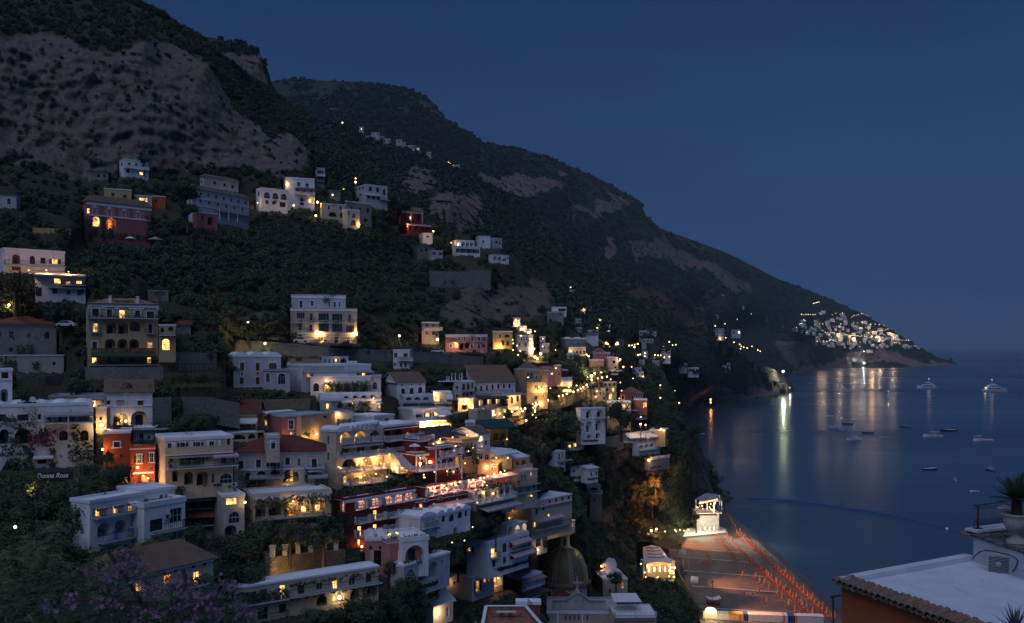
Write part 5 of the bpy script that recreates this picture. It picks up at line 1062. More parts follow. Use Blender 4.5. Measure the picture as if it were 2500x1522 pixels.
# ---------------------------------------------------------------- stone walls, road parapets
def wall(label,pts,h,mat='stone',th=.8,name='stone_wall',cap=None,group=None,ctrl=True,cat='wall',drop=2.0):
 q=[P(*p)for p in pts];t=thing(name,label,cat,q[0],0,group);mb=MB();mc=MB()
 for a,c in zip(q[:-1],q[1:]):
  a=a-q[0];c=c-q[0]
  d=Vector((c.x-a.x,c.y-a.y,0)).normalized();n=Vector((-d.y,d.x,0))*th
  f=[a-d*.05,c+d*.05,c+n+d*.05,a+n-d*.05];lo=[p-Vector((0,0,h+drop))for p in f]
  mb.poly(f,mat);mb.poly(lo[::-1],mat)
  for i in range(4):mb.poly([lo[i],lo[(i+1)%4],f[(i+1)%4],f[i]],mat)
  if cap:mc.bar(a+n/2+Vector((0,0,.1)),c+n/2+Vector((0,0,.1)),th+.2,cap,.2)
 mb.build('wall_body',t);mc.build('coping',t)
 if ctrl:
  for a,c in zip(q[:-1],q[1:]):FACES.append((a,c,c-Vector((0,0,h)),a-Vector((0,0,h))));LEDGE.append(tuple(v for w in(a,c)for v in(CX+w.x/w.y*F,HZ+(H-w.z+h)*F/w.y,w.y)))
  for p,w in zip(pts,q):
   yb=HZ+(H-(w.z-h))*F/w.y;CTRL.append((p[0],yb,p[2]));CTRL.append((p[0],p[1]-3,p[2]+3))
  for a,c in zip(pts[:-1],pts[1:]):EXCL.append((min(a[0],c[0]),min(a[1],c[1])-2,max(a[0],c[0]),max(a[1],c[1])+h*F/a[2]*.8,min(a[2],c[2])))
 return t
wall('long grey road parapet running below the palazzo towards the pink house',[(575,832,262),(640,836,264),(720,842,268),(800,851,272),(900,856,285),(1000,859,300),(1090,866,315),(1180,873,330)],3.2,'stonegrey',1.0,'road_parapet','roofgrey')
wall('tall mossy terrace wall on the slope under the cypress terrace',[(1049,662,425),(1120,664,428),(1198,662,432)],7,'stone',1.2)
wall('rubble garden wall right of the ochre hotel',[(388,864,198),(440,860,200),(528,862,206)],3.6,'stone',1.0)
wall('retaining wall under the ochre hotel terrace',[(208,897,190),(300,897,190),(398,896,192)],2.6,'stone',.8)
wall('long retaining wall under the lilac-grey villa garden',[(590,978,212),(680,976,214),(756,974,216)],2.4,'stonewarm',.8)
wall('grey terrace wall left of the bright red tiled roof',[(450,970,180),(520,972,183),(585,984,186)],3.2,'stone',.8)
wall('grey stone wall right of the white two-arched house',[(374,972,168),(418,970,170)],4.0,'stone',.8)
w_=wall('weathered garden wall carrying six square pillars, below the orange arch',[(660,1361,138),(760,1350,146),(842,1343,152)],3.0,'stonewarm',.9)
for x,y,Y in((664,1361,138),(695,1357,140.5),(727,1353,143),(758,1350,146),(790,1347,148),(820,1345,150.5)):
 mb=MB();q=P(x,y,Y)-P(660,1361,138);mb.box(q.x-.35,q.x+.35,q.y,q.y+.7,q.z,q.z+1.5,'oldwhite');mb.box(q.x-.45,q.x+.45,q.y-.1,q.y+.8,q.z+1.5,q.z+1.7,'oldwhite');mb.build('pillar',w_)
for x,y in((690,1388),(745,1382),(800,1376)):light(P(x,y+8,137),260,(1,.62,.2),.3)
wall('dark stair wall climbing behind the six-pillared garden wall',[(612,1326,147),(636,1342,143),(660,1361,138)],2.2,'stonedark',.7)
wall('ramped stone wall slanting down from the spur fort to the red gable',[(1378,796,440),(1412,822,436),(1452,852,425)],5,'stonedark',1)
wall('curving lit street parapet with railings, right of the lit café street',[(1222,1024,258),(1250,1014,264),(1284,1003,276),(1303,992,294),(1340,982,312),(1390,966,338),(1420,954,358),(1437,943,372)],1.6,'stonewarm',.4,'street_parapet')
wall('rock retaining wall under the bend of the lit street',[(1395,968,350),(1420,960,362),(1440,950,376)],9,'stone',1)
wall('weathered wall below the four white awnings',[(1466,1064,352),(1500,1066,356),(1522,1058,362)],4,'stone',.8)
wall('terrace wall of the old ruin, far left below the grey house',[(40,914,190),(110,918,192),(156,914,196)],2,'stonedark',.8)
wall('low yellowish wall above the leaf-hung garden, far left',[(80,556,272),(172,560,276)],1.4,'yellow',.4,'garden_wall')
wall('beach promenade wall running from the lit restaurant down the beach edge',[(1632,1350,392),(1640,1372,374),(1660,1405,352),(1685,1445,328),(1702,1490,306)],1.2,'stonedark',.4,'promenade_wall',ctrl=False)
wall('white scalloped garden wall among the bushes, left of the bright white house',[(132,1314,108),(192,1305,112)],.9,'white',.3,'garden_wall',ctrl=False)
def trellis(label,x0,y0,x1,y1,Y,n):
 a=P(x0,y0,Y);c=P(x1,y0,Y);hh=(y1-y0)/F*Y;t=thing('trellis',label,'trellis',a);L=c.x-a.x;FACES.append((a,c,c-Vector((0,0,hh)),a-Vector((0,0,hh))));CTRL.extend([(x0,y1,Y),(x1,y1,Y)])
 for i in range(n+1):
  mb=MB();mb.bar((L*i/n,0,-hh-1.5),(L*i/n,0,0),.12,'bark');mb.build('post',t)
 for k in range(3):
  mb=MB();z=-hh*k/2.2;mb.bar((0,-.06,z),(L,-.06,z),.08,'bark');mb.build('beam',t)
 for i in range(n+1):
  mb=MB();mb.bar((L*i/n,0,0),(L*i/n,3,.3),.1,'bark');mb.build('beam',t)
trellis('upper row of garden trellis frames right of the ochre hotel',402,890,530,906,199,12)
trellis('middle row of garden trellis frames, longest of the three',424,921,548,938,193,12)
trellis('lower row of garden trellis frames above the grey terrace wall',440,951,548,968,186,11)
FACES.append(tuple(P(x,y,139)for x,y in((78,1136),(176,1134),(176,1176),(78,1176))))
FACES.append(tuple(P(x,y,147)for x,y in((-40,1060),(232,1060),(232,1150),(-40,1150))))
FACES.append(tuple(P(x,y,446)for x,y in((1690,1196),(1765,1196),(1765,1305),(1690,1305))))
FACES.append(tuple(P(x,y,392)for x,y in((1558,1330),(1652,1330),(1652,1410),(1558,1410))))
# ================================================================ terrain
def interp(pts,x):
 xs=np.array([p[0]for p in pts],float);ys=np.array([p[1]for p in pts],float)
 return np.interp(x,xs,ys)
class Sheet:
 """a hillside: depth known at control points (pixel, metres), spread between them"""
 def __init__(s,ctrl,top,smooth=.02):
  c=np.array(ctrl,float);s.c=c[:,:2]/1000.0;s.top=top
  n=len(c);A=np.linalg.norm(s.c[:,None]-s.c[None],axis=2)
  M=np.zeros((n+3,n+3));M[:n,:n]=-A+np.eye(n)*smooth*.1
  M[:n,n]=1;M[:n,n+1:]=s.c;M[n,:n]=1;M[n+1:,:n]=s.c.T
  b=np.zeros(n+3);b[:n]=np.log(c[:,2])
  s.w=np.linalg.solve(M,b)
 def Y(s,px,py):
  q=np.stack([np.asarray(px,float),np.asarray(py,float)],-1)/1000.0
  sh=q.shape[:-1];q=q.reshape(-1,2);out=np.empty(len(q));n=len(s.c)
  for i in range(0,len(q),20000):
   k=q[i:i+20000]
   D=np.linalg.norm(k[:,None]-s.c[None],axis=2)
   out[i:i+20000]=-D@s.w[:n]+s.w[n]+k@s.w[n+1:]
  return np.exp(out).reshape(sh)
 def pt(s,px,py):return P(px,py,float(s.Y(px,py)))
def inpoly(poly,x,y):
 r=np.zeros(x.shape,bool);n=len(poly)
 for i in range(n):
  x0,y0=poly[i];x1,y1=poly[(i+1)%n]
  if y0==y1:continue
  c=((y0>y)!=(y1>y))&(x<(x1-x0)*(y-y0)/(y1-y0)+x0)
  r^=c
 return r
ROCK={}
def fit(PX,PY,Yn,ledge):
 """cut the slope back behind every wall and roof, and bring it up to the foot of every wall"""
 Yn=Yn.copy()
 for x0,y0,a,x1,y1,b_ in ledge:
  if x1<x0:x0,y0,a,x1,y1,b_=x1,y1,b_,x0,y0,a
  t=(PX-x0)/max(1e-3,x1-x0);yy=y0+(y1-y0)*t;dd=a+(b_-a)*np.clip(t,0,1);k=(t>-.06)&(t<1.06)&(PY>yy-1)&(PY<yy+1.1*F/dd)
  Yn=np.where(k,np.minimum(Yn,dd-.35),Yn)
 for q in FACES:
  v=np.array([(CX+p.x/p.y*F,HZ+(H-p.z)*F/p.y,1/p.y)for p in q if p.y>5])
  if len(v)<4:continue
  c=v[:,:2].mean(0);M=np.c_[v[:,:2]-c,np.ones(4)];sol=np.linalg.lstsq(M,v[:,2],rcond=None)[0]
  lo,hi=v[:,:2].min(0),v[:,:2].max(0);r=np.maximum((hi-lo)/2,1);g=v[:,:2]-c;g=c+g*(1+5/r);g[:,1]=np.minimum(g[:,1],hi[1]+.5)
  jx=np.where((PX[0]>g[:,0].min()-6)&(PX[0]<g[:,0].max()+6))[0]
  if not len(jx):continue
  sl=slice(jx[0],jx[-1]+1);k=inpoly([tuple(p)for p in g],PX[:,sl],PY[:,sl])
  if not k.any():continue
  inv=sol[0]*(PX[:,sl]-c[0])+sol[1]*(PY[:,sl]-c[1])+sol[2];inv=np.clip(inv,v[:,2].min()*.97,v[:,2].max()*1.03)
  Yn[:,sl]=np.where(k,np.maximum(Yn[:,sl],1/inv+2.3),Yn[:,sl])
 return Yn
def sheet_mesh(name,sh,px0,px1,dx,bot,nrow,rocks,amp,frq,mat,back=(1.25,-.35),dry=()):
 xs=np.arange(px0,px1+dx,dx);t=np.linspace(0,1,nrow)
 yt=interp(sh.top,xs);yb=interp(bot,xs)if not np.isscalar(bot)else np.full(xs.shape,float(bot))
 PX=np.repeat(xs[None],nrow,0);PY=yb[None]+(yt-yb)[None]*t[:,None]
 Yd=sh.Y(PX,PY)
 W=np.stack([(PX-CX)/F*Yd,Yd,H-(PY-HZ)/F*Yd],-1)
 jx=PX+26*fbm(W*(frq*1.3),4)*2;jy=PY+20*fbm(W*(frq*1.3)+40,4)*2
 rk=np.zeros(PX.shape)
 for poly,v in rocks:rk=np.maximum(rk,inpoly(poly,jx,jy)*v)
 dr=np.zeros(PX.shape)
 for poly,v in dry:dr=np.maximum(dr,inpoly(poly,jx,jy)*v)
 u=1/frq
 ribs=1-np.abs(fbm(W*np.array([1,1,.16])*frq*3.2,4))*2.2
 crag=np.abs(fbm(W*np.array([1,1,.6])*frq*9+60,4))*2
 step=W[...,2]*frq*4.5+1.6*fbm(W*frq*.9+5,4);step=np.abs(step-np.floor(step)-.5)*2
 soft=fbm(W*frq*.8+3,5)
 gul=(1-np.abs(fbm(W*np.array([1.5,1.5,.3])*frq*.6+31,4))*2.4)*(.08 if name=='town_hill' else .30)
 calm=np.ones(PX.shape)
 if name=='town_hill':
  for x0,y0,x1,y1,yy in EXCL:calm[(PX>x0-14)&(PX<x1+14)&(PY>y0-14)&(PY<y1+18)]=.1
 else:
  for x0,y0,yy in CC+CB:calm=np.minimum(calm,np.clip(np.hypot(PX-x0,PY-y0)/30-.3,.04,1))
  if name=='far_mountain':calm=np.where((PX>1940)&(PY>interp([(1940,770),(2240,830)],PX)),calm*.35,calm)
 d=calm*(soft*(.30-.20*rk)+gul)+rk*np.maximum(calm,.3)*(ribs*.17-crag*.075+step*.06)
 Yn=Yd-u*amp*d
 if name!='far_mountain':Yn=fit(PX,PY,Yn,LEDGE if name=='town_hill' else LEDGEC)
 W=np.stack([(PX-CX)/F*Yn,Yn,H-(PY-HZ)/F*Yn],-1)
 rows=[W]
 top=W[-1]
 for k in(1,2):
  q=top.copy();f=1+(back[0]-1)*k/2;q[:,0]*=f;q[:,1]*=f
  q[:,2]=top[:,2]+(top[:,1]*back[1])*k/2*.6
  rows.append(q[None])
 A=np.concatenate(rows,0);nr,nc=A.shape[:2];A[...,2]=np.maximum(A[...,2],-8)
 A=A.reshape(-1,3)
 i=np.arange(nr*nc).reshape(nr,nc)
 fc=np.stack([i[:-1,:-1],i[:-1,1:],i[1:,1:],i[1:,:-1]],-1).reshape(-1,4)
 me=bpy.data.meshes.new(name)
 me.vertices.add(len(A));me.vertices.foreach_set('co',A.ravel())
 me.loops.add(fc.size);me.loops.foreach_set('vertex_index',fc.ravel())
 me.polygons.add(len(fc));me.polygons.foreach_set('loop_start',np.arange(0,fc.size,4));me.polygons.foreach_set('loop_total',np.full(len(fc),4))
 me.polygons.foreach_set('use_smooth',np.ones(len(fc),bool))
 me.update(calc_edges=True)
 for nm,v in(('rock',rk),('dry',dr)):
  at=me.attributes.new(nm,'FLOAT','POINT')
  at.data.foreach_set('value',np.concatenate([v.ravel(),np.tile(v[-1],2)]).astype(np.float32))
 me.materials.append(MATS[mat])
 ROCK[name]=(xs,yb,yt,rk,Yn,t)
 return obj(name,me,kind='structure')
def hillmat(name,rock1,rock2,veg1,veg2,dryc,s):
 m,nt,b=newmat(name)
 p=posn(nt)
 a=N(nt,'ShaderNodeAttribute');a.attribute_name='rock'
 d=N(nt,'ShaderNodeAttribute');d.attribute_name='dry'
 st=noise(nt,mapping(nt,p,(1,1,.13)),s*5,6,.65)
 ly=noise(nt,mapping(nt,p,(.35,.35,1.8)),s*4,5,.65)
 n1=noise(nt,p,s*.8,5,.6);n2=noise(nt,p,s*9,4,.6)
 r=mixc(nt,mapr(nt,st,.36,.66,0,1),rock1,rock2)
 r=mixc(nt,mapr(nt,ly,.55,.7,0,.45),r,tuple(x*.55 for x in rock1))
 r=mixc(nt,mapr(nt,n1,.45,.7,0,.6),r,(rock2[0]*1.0,rock2[1]*.82,rock2[2]*.62))
 r=mixc(nt,mapr(nt,n2,.56,.68,0,.75),r,veg1)
 v=mixc(nt,mapr(nt,n1,.4,.65,0,1),veg1,veg2)
 v=mixc(nt,mapr(nt,n2,.52,.7,0,.5),v,dryc)
 v=mixc(nt,d.outputs['Fac'],v,dryc)
 c=mixc(nt,a.outputs['Fac'],v,r)
 nt.links.new(c,b.inputs['Base Color'])
 b.inputs['Roughness'].default_value=1;b.inputs['Specular IOR Level'].default_value=.05
 bn=N(nt,'ShaderNodeMath',operation='ADD');nt.links.new(noise(nt,mapping(nt,p,(1,1,.5)),s*14,6,.7),bn.inputs[0]);nt.links.new(ly,bn.inputs[1])
 bump(nt,b,bn.outputs[0],1.0,.5/s*.22)
hillmat('hill_near',(.115,.10,.095),(.22,.19,.17),(.055,.062,.040),(.085,.075,.050),(.13,.095,.065),.10)
hillmat('hill_mid',(.17,.14,.13),(.28,.225,.205),(.048,.062,.048),(.075,.075,.055),(.13,.085,.062),.045)
hillmat('hill_far',(.20,.15,.14),(.32,.235,.21),(.045,.064,.055),(.070,.075,.060),(.12,.085,.068),.018)
A_ctrl=CTRL+[(-400,1522,70),(0,1522,80),(300,1522,95),(550,1522,112),(750,1522,125),(950,1522,145),(1100,1522,165),(1250,1522,195),(1400,1522,238),(-400,1000,150),(-300,600,230),(0,1350,105),(150,1350,110),(840,1320,172),(650,1320,150),(560,1330,145),(1000,1470,160),(120,1230,128),(40,1180,138),(600,1335,143),(760,1300,165),(0,940,195),(150,925,205),(450,870,215),(600,850,245),(450,760,250),(600,700,290),(300,640,275),(50,570,262),(300,600,318),(500,570,345),(700,600,355),(900,620,410),(1000,680,415),(900,750,330),(1100,720,410),(1100,780,365),(1200,700,470),(1280,770,430),(1180,875,320),(1000,890,295),(1400,790,600),(1220,800,410),(650,800,265),(120,720,235),(640,640,330),(0,420,372),(200,424,392),(420,440,405),(600,425,425),(760,440,455),(0,200,408),(300,200,425),(500,260,440),(700,330,470),(0,75,425),(200,105,440),(350,110,450),(500,165,470),(0,-150,640),(250,-40,620),(420,60,590),(600,205,540),(735,300,500),(1240,620,560),(1330,700,540),(1500,825,620),(1600,895,700),(1638,970,560),(1570,1050,430),(1690,1066,520),(1620,1150,450),(1700,1150,515),(1750,1205,548),(1500,1150,375),(1540,1250,400),(1480,1290,350),(1600,1290,415),(1690,1312,436),(1560,1330,380),(1520,1420,310),(1620,1370,372),(1640,1450,320),(1340,1010,330),(1260,1060,290),(1680,1522,299),(1850,1522,300),(1850,1300,470),(1780,1330,432),(1800,1235,540),(1440,1350,285),(1420,1180,315),(1340,1130,275)]
SA=Sheet(A_ctrl,A_top)
C_top=[(430,66),(470,86),(520,92),(560,104),(622,116),(634,126),(640,150),(656,172),(662,202),(690,245),(760,288),(870,322),(1000,370),(1140,420),(1230,472),(1300,522),(1380,582),(1450,626),(1520,662),(1600,692),(1680,748),(1760,832),(1830,882),(1890,902),(1930,930),(1942,954)]
C_ctrl=CC+[(470,100,800),(550,110,810),(640,150,830),(655,215,820),(600,160,810),(700,300,900),(760,300,920),(900,340,1000),(1140,422,1120),(1300,530,1250),(1450,630,1400),(1600,698,1560),(1700,780,1650),(800,400,620),(1000,480,750),(1100,500,720),(1050,570,650),(1200,560,800),(1300,640,820),(1400,700,900),(1500,780,900),(1560,840,950),(1650,900,1080),(1700,985,1481),(1650,1010,1253),(1800,975,1598),(1890,966,1719),(1938,953,1933),(1850,900,1700),(1780,860,1560),(1740,890,1400),(1890,915,1800),(1400,950,900),(900,560,640),(760,470,560),(1650,820,1400)]
SC=Sheet(C_ctrl,C_top)
B_top=[(600,205),(664,199),(690,194),(720,192),(760,195),(800,198),(850,199),(900,201),(950,208),(990,215),(1020,226),(1045,238),(1062,256),(1080,284),(1108,302),(1150,328),(1185,350),(1240,358),(1290,369),(1345,386),(1400,409),(1445,428),(1490,450),(1530,474),(1564,491),(1573,522),(1612,558),(1700,590),(1760,612),(1800,630),(1850,656),(1900,682),(1950,700),(1990,716),(2030,732),(2060,746),(2105,768),(2150,791),(2190,815),(2230,838),(2262,858),(2290,873),(2312,880),(2322,878),(2330,888),(2336,892)]
B_ctrl=CB+[(660,220,2200),(700,205,2250),(900,212,2350),(1060,265,2400),(1185,352,2550),(1400,412,2900),(1562,494,3100),(1700,592,3500),(1900,684,4000),(2150,792,4500),(2290,874,4580),(900,320,1700),(1140,412,1800),(1300,490,2000),(1450,610,2200),(1600,672,2500),(1700,740,2800),(1850,850,3000),(1938,912,3171),(2004,901,3829),(2060,897,4142),(2110,895,4317),(2332,893,4510),(2200,895.5,4273),(2100,850,4250),(2000,800,4050),(1880,930,2600),(1800,800,3000)]
SB=Sheet(B_ctrl,B_top)
pl=lambda*a:[(a[i],a[i+1])for i in range(0,len(a),2)]
rocksA=[(pl(-400,60,0,90,80,88,150,110,300,118,420,100,520,150,560,240,650,330,700,330,742,360,758,420,700,432,600,415,470,425,380,412,250,425,140,440,90,415,0,380,-400,360),.95),(pl(1170,690,1260,700,1330,690,1350,745,1300,780,1240,790,1060,790,1080,750,1150,740),.85),(pl(1695,1090,1730,1105,1765,1190,1800,1225,1760,1225,1740,1205,1700,1195,1685,1140),.95),(pl(1475,1110,1520,1090,1560,1130,1540,1185,1500,1190),.75),(pl(1445,1260,1500,1240,1510,1310,1470,1320),.8),(pl(1550,1260,1600,1262,1610,1300,1560,1305),.7),(pl(1040,655,1200,660,1230,700,1050,700),.5),(pl(620,760,700,770,690,800,560,800),.6),(pl(190,1190,300,1165,420,1160,400,1200,200,1215),.8),(pl(850,620,960,640,940,690,860,680),.4),(pl(1390,960,1440,950,1450,1010,1400,1010),.7)]
dryA=[(pl(560,560,900,560,1000,700,700,720,560,660),.35),(pl(400,880,600,860,620,960,420,1000),.4),(pl(0,640,400,600,420,720,200,720),.2)]
rocksC=[(pl(530,130,560,128,640,128,662,200,650,230,600,190,550,150),.95),(pl(975,430,1020,400,1060,420,1050,470,1010,485,975,470),.85),(pl(1050,490,1110,470,1180,490,1185,545,1140,560,1060,560),.9),(pl(1640,1000,1700,955,1780,945,1830,950,1880,945,1940,880,1960,960,1880,985,1640,1030),.95),(pl(1860,830,1910,850,1945,930,1890,945,1850,890),.85),(pl(1480,760,1540,758,1545,780,1490,780),.7),(pl(780,275,870,310,860,325,780,300),.6)]
dryC=[(pl(1300,560,1450,640,1600,720,1720,800,1745,835,1690,820,1560,740,1400,640),1.0),(pl(900,420,1000,460,960,520,880,460),.5)]
rocksB=[(pl(1130,412,1190,425,1250,420,1330,422,1392,432,1385,455,1310,465,1275,478,1220,470,1180,450),.9),(pl(1415,512,1470,500,1560,490,1572,525,1520,520,1450,530,1415,530),.85),(pl(1500,595,1520,590,1522,630,1500,630),.9),(pl(1550,600,1640,580,1660,620,1750,660,1830,700,1830,730,1740,690,1640,640,1600,640,1560,650),.65),(pl(800,265,860,275,840,285,790,280),.7),(pl(1010,240,1070,255,1082,285,1030,275),.4),(pl(1930,900,2000,880,2060,870,2150,870,2210,862,2280,880,2340,885,2340,900,2200,900,2050,905,1930,930),.85),(pl(1900,830,1960,820,1990,860,1950,890,1900,870),.8),(pl(1650,560,1720,600,1700,610,1640,580),.4)]
sheet_mesh('town_hill',SA,-400,1850,5,1560,290,rocksA,1.0,.035,'hill_near',dry=dryA)
cb=[(430,480),(770,500),(1100,640),(1300,800),(1500,900),(1600,960),(1640,1013),(1650,1014),(1700,991),(1760,982),(1800,979),(1890,972),(1900,966),(1938,956),(1942,956)]
sheet_mesh('far_headland_hill',SC,430,1942,4,cb,190,rocksC,.8,.012,'hill_mid',dry=dryC)
bb=[(600,420),(900,420),(1300,620),(1600,820),(1860,930),(1938,915),(2004,903),(2060,899),(2200,897.5),(2336,895)]
sheet_mesh('far_mountain',SB,600,2336,4,bb,150,rocksB,.6,.0045,'hill_far')
# ---------------------------------------------------------------- sea
m,nt,b=newmat('seawater')
b.inputs['Base Color'].default_value=(.032,.066,.112,1);b.inputs['Roughness'].default_value=.16;b.inputs['Specular IOR Level'].default_value=.5
b.inputs['IOR'].default_value=1.33
p=posn(nt)
n1=noise(nt,p,.35,3,.5);n2=noise(nt,mapping(nt,p,(.4,1,1)),.035,4,.55);n3=noise(nt,mapping(nt,p,(.12,.5,1)),.006,4,.6)
ad_=N(nt,'ShaderNodeMath',operation='MULTIPLY_ADD');nt.links.new(n2,ad_.inputs[0]);ad_.inputs[1].default_value=2.2;nt.links.new(n1,ad_.inputs[2])
bump(nt,b,ad_.outputs[0],.10,.6)
nt.links.new(mapr(nt,n3,.38,.62,.16,.30),b.inputs['Roughness'])
s=MB();s.poly([(-3000,120,0),(44000,120,0),(44000,44000,0),(-3000,44000,0)],'seawater')
s.build('sea',kind='structure')
# ================================================================ far village placed on its headland, lamps, church, walls
def quads(trim):
 """walls and roofs as picture quads with their depth planes"""
 QP,QC=[],[]
 for q in FACES:
  v=np.array([(CX+p.x/p.y*F,HZ+(H-p.z)*F/p.y,1/p.y)for p in q if p.y>5])
  if len(v)<4:continue
  ar=sum(v[i,0]*v[(i+1)%4,1]-v[(i+1)%4,0]*v[i,1]for i in range(4))/2
  if abs(ar)<4:continue
  M=np.c_[v[:,:2]/1000,np.ones(4)];QC.append(np.linalg.lstsq(M,v[:,2]*1000,rcond=None)[0]);w=v[:,:2].copy();w[2:,1]-=trim*(w[2:,1].mean()-w[:2,1].mean())
  QP.append(w if ar>0 else w[::-1])
 return np.array(QP),np.array(QC)
def seen(name,x,y):
 xs,yb,yt,rk,Yn,t=ROCK[name]
 if x<xs[0]or x>xs[-1]:return None
 i=int(np.argmin(abs(xs-x)))
 if not(yt[i]-1<=y<=yb[i]+1):return None
 j=int(round(np.clip((yb[i]-y)/max(1,yb[i]-yt[i])*(len(t)-1),0,len(t)-1)))
 return float(Yn[max(0,j-1):j+2,max(0,i-1):i+2].min())
def front(x,y,Y,gap=2.0):
 """keep a lamp clear of the slope behind it"""
 for nm in('town_hill','far_headland_hill','far_mountain'):
  q=seen(nm,x,y)
  if q:Y=min(Y,q-gap)
 return Y
first=set()
for x,y,k in FARH:
 q=P(x,y,front(x,y,9999,14));o=FH[k]
 if k in first:o=dup(o,q,random.uniform(-.5,.5))
 else:first.add(k);o.location=q
def lamp_proto(r,hgt,mat,label,group,pole='iron',n=8):
 t=thing('street_lamp',label,'lamp',(0,0,-900),0,group)
 mb=MB();mb.bar((0,0,-2.5 if hgt>1 else-.3),(0,0,hgt),max(.1,r*.25),pole);mb.build('pole',t)
 mb=MB();mb.ball((0,0,hgt+r),r,mat,n,max(4,n-3));mb.build('globe',t)
 return t
FL=lamp_proto(1.15,6,'bulbfar','far street lamp glowing among the houses of the headland village','far lamps of the headland village',n=6)
fl=[]
def string(x0,y0,x1,y1,n):fl.extend([(x0+(x1-x0)*i/(n-1),y0+(y1-y0)*i/(n-1)+rg.uniform(-.8,.8))for i in range(n)])
string(2133,812,2178,802,10);string(2080,774,2096,768,4);string(2104,766,2130,773,6);string(2084,787,2168,796,9);string(2176,830,2218,832,9);string(2062,818,2104,822,12);string(1995,834,2041,833,7);string(1957,769,1990,768,7);string(2015,812,2060,817,9)
string(1986,743,2000,738,5);string(2110,822,2146,828,9);string(2000,790,2060,800,8)
for _ in range(45):fl.append(far_spot())
for i,(x,y)in enumerate(fl):
 q=P(x,y,front(x,y,9999,22));q.z-=6
 if i==0:FL.location=q
 else:dup(FL,q,0,scale=random.uniform(.6,1.1))
def big_lamp(x,y,Y,label,mat,power,colr,r=1.0,hgt=6,group=None):
 t=lamp_proto(r,hgt,mat,label,group);p=P(x,y,front(x,y,Y,3+r*2));t.location=p-Vector((0,0,hgt+r))
 light(Vector((0,-r*1.6,hgt+r)),power,colr,r,t);return t
big_lamp(2128,822,4200,'cluster of bright orange floodlights over the far village square','bulborange',1.1e5,(1,.5,.18),2.6,10)
big_lamp(2078,883.5,4260,'left of two white lamps on the far village shore','bulbwhite',2.5e4,(.95,1,.75),1.5)
big_lamp(2108,885.5,4270,'right of two white lamps on the far village shore','bulbwhite',2.5e4,(.95,1,.85),1.5)
big_lamp(2109,858,4240,'lone bluish-white lamp midway down the far headland','bulbwhite',5e4,(.85,.9,1),1.6)
big_lamp(1912,907,1790,'green-white floodlight on the sea cliff above the boathouse','bulbwhite',4.5e4,(.86,1,.62),1.8,5)
big_lamp(1928,947,1860,'small white lamp at the end of the boathouse quay','bulb',6e3,(1,.8,.6),.8,3)
big_lamp(1735,976,1375,'upper orange torch at the sea cave on the rocky shore','bulborange',1.5e3,(1,.4,.1),1.2,4)
big_lamp(1735,983,1370,'lower orange torch at the sea cave on the rocky shore','bulborange',1.2e3,(1,.4,.1),1.0,2)
SL=lamp_proto(.55,4.2,'bulb','warm street lamp on the dark hillside above the town','warm hillside street lamps')
SLO=lamp_proto(.32,3.6,'bulb','round street lamp along the lit shopping street','round lamps of the lit street')
def put_lamps(proto,lst,dy=-1.5):
 for i,(x,y,Y,r,pw)in enumerate(lst):
  p=P(x,y,front(x,y,Y));o=proto if not proto.get('used')else dup(proto,(0,0,0));proto['used']=1
  hgt=4.2 if proto is SL else 3.6;rr=(.55 if proto is SL else .32)
  o.scale=(r/rr,)*3;o.location=p-Vector((0,0,(hgt+rr)*r/rr))
  if pw:light(p+Vector((0,-r-.4,-.2)),pw,(1,.60,.24),r*.8)
put_lamps(SL,[(1393,702,850,.5,0),(1412,722,850,.5,300),(1454,771,640,.5,500),(1464,781,610,.6,900),(1462,790,610,.5,600),(1457,800,600,.6,900),(1480,838,640,.6,900),(1484,841,640,.5,0),(1487,847,640,.5,600),(1504,841,600,.5,600),(1486,850,620,.45,0),(1536,844,690,.55,600),(1543,843,690,.55,0),(1549,842,700,.55,600),(1557,840,710,.55,0),(1549,848,690,.55,500),(1618,838,860,.6,700),(1634,835,880,.6,0),(1620,847,860,.45,0),(1626,846,865,.45,500),(1633,844,870,.45,0),(1642,843,880,.45,0),(1650,842,890,.45,500),(1558,867,720,.5,500),(1563,866,722,.5,0),(1599,867,750,.5,600),(1606,868,750,.45,0),(1613,868,752,.45,0),(1622,873,745,.5,500),(1634,871,748,.5,500),(1090,401,1080,.8,900),(1095,397,1085,.6,0),(1099,401,1080,.8,900),(836,300,900,.7,0),(1792,836,1540,.8,800),(1806,841,1540,.8,900),(1810,846,1535,.8,0),(1808,852,1530,.8,900),(1816,848,1540,.7,0),(1824,850,1545,.8,900),(1836,846,1560,.7,800),(1850,855,1570,.9,900),(1856,858,1570,.7,0),(1746,796,1450,.7,500),(1758,827,1420,.8,900),(1772,825,1440,.7,0),(1770,791,1480,.6,0),(1834,767,3000,.8,0),(1800,780,3000,.8,0),(1926,786,3500,.9,0),(1944,800,3400,.9,0),(1648,955,640,.35,300),(1612,941,640,.4,400),(1612,972,600,.4,500),(1658,984,640,.45,500),(868,445,460,.5,500),(868,436,470,.35,0),(812,476,430,.35,300),(775,494,415,.5,900),(771,527,395,.45,600),(717,502,402,.4,500),(840,462,445,.45,600),(860,461,450,.35,300),(1058,565,500,.45,900),(606,789,255,.42,1500),(22,745,225,.3,500),(975,820,300,.35,700),(1068,829,326,.45,1400),(96,1212,124,.3,900),(1284,1027,300,.35,500),(376,1339,108,.34,900),(37,1287,60,.1,0),(647,839,262,.35,0)])
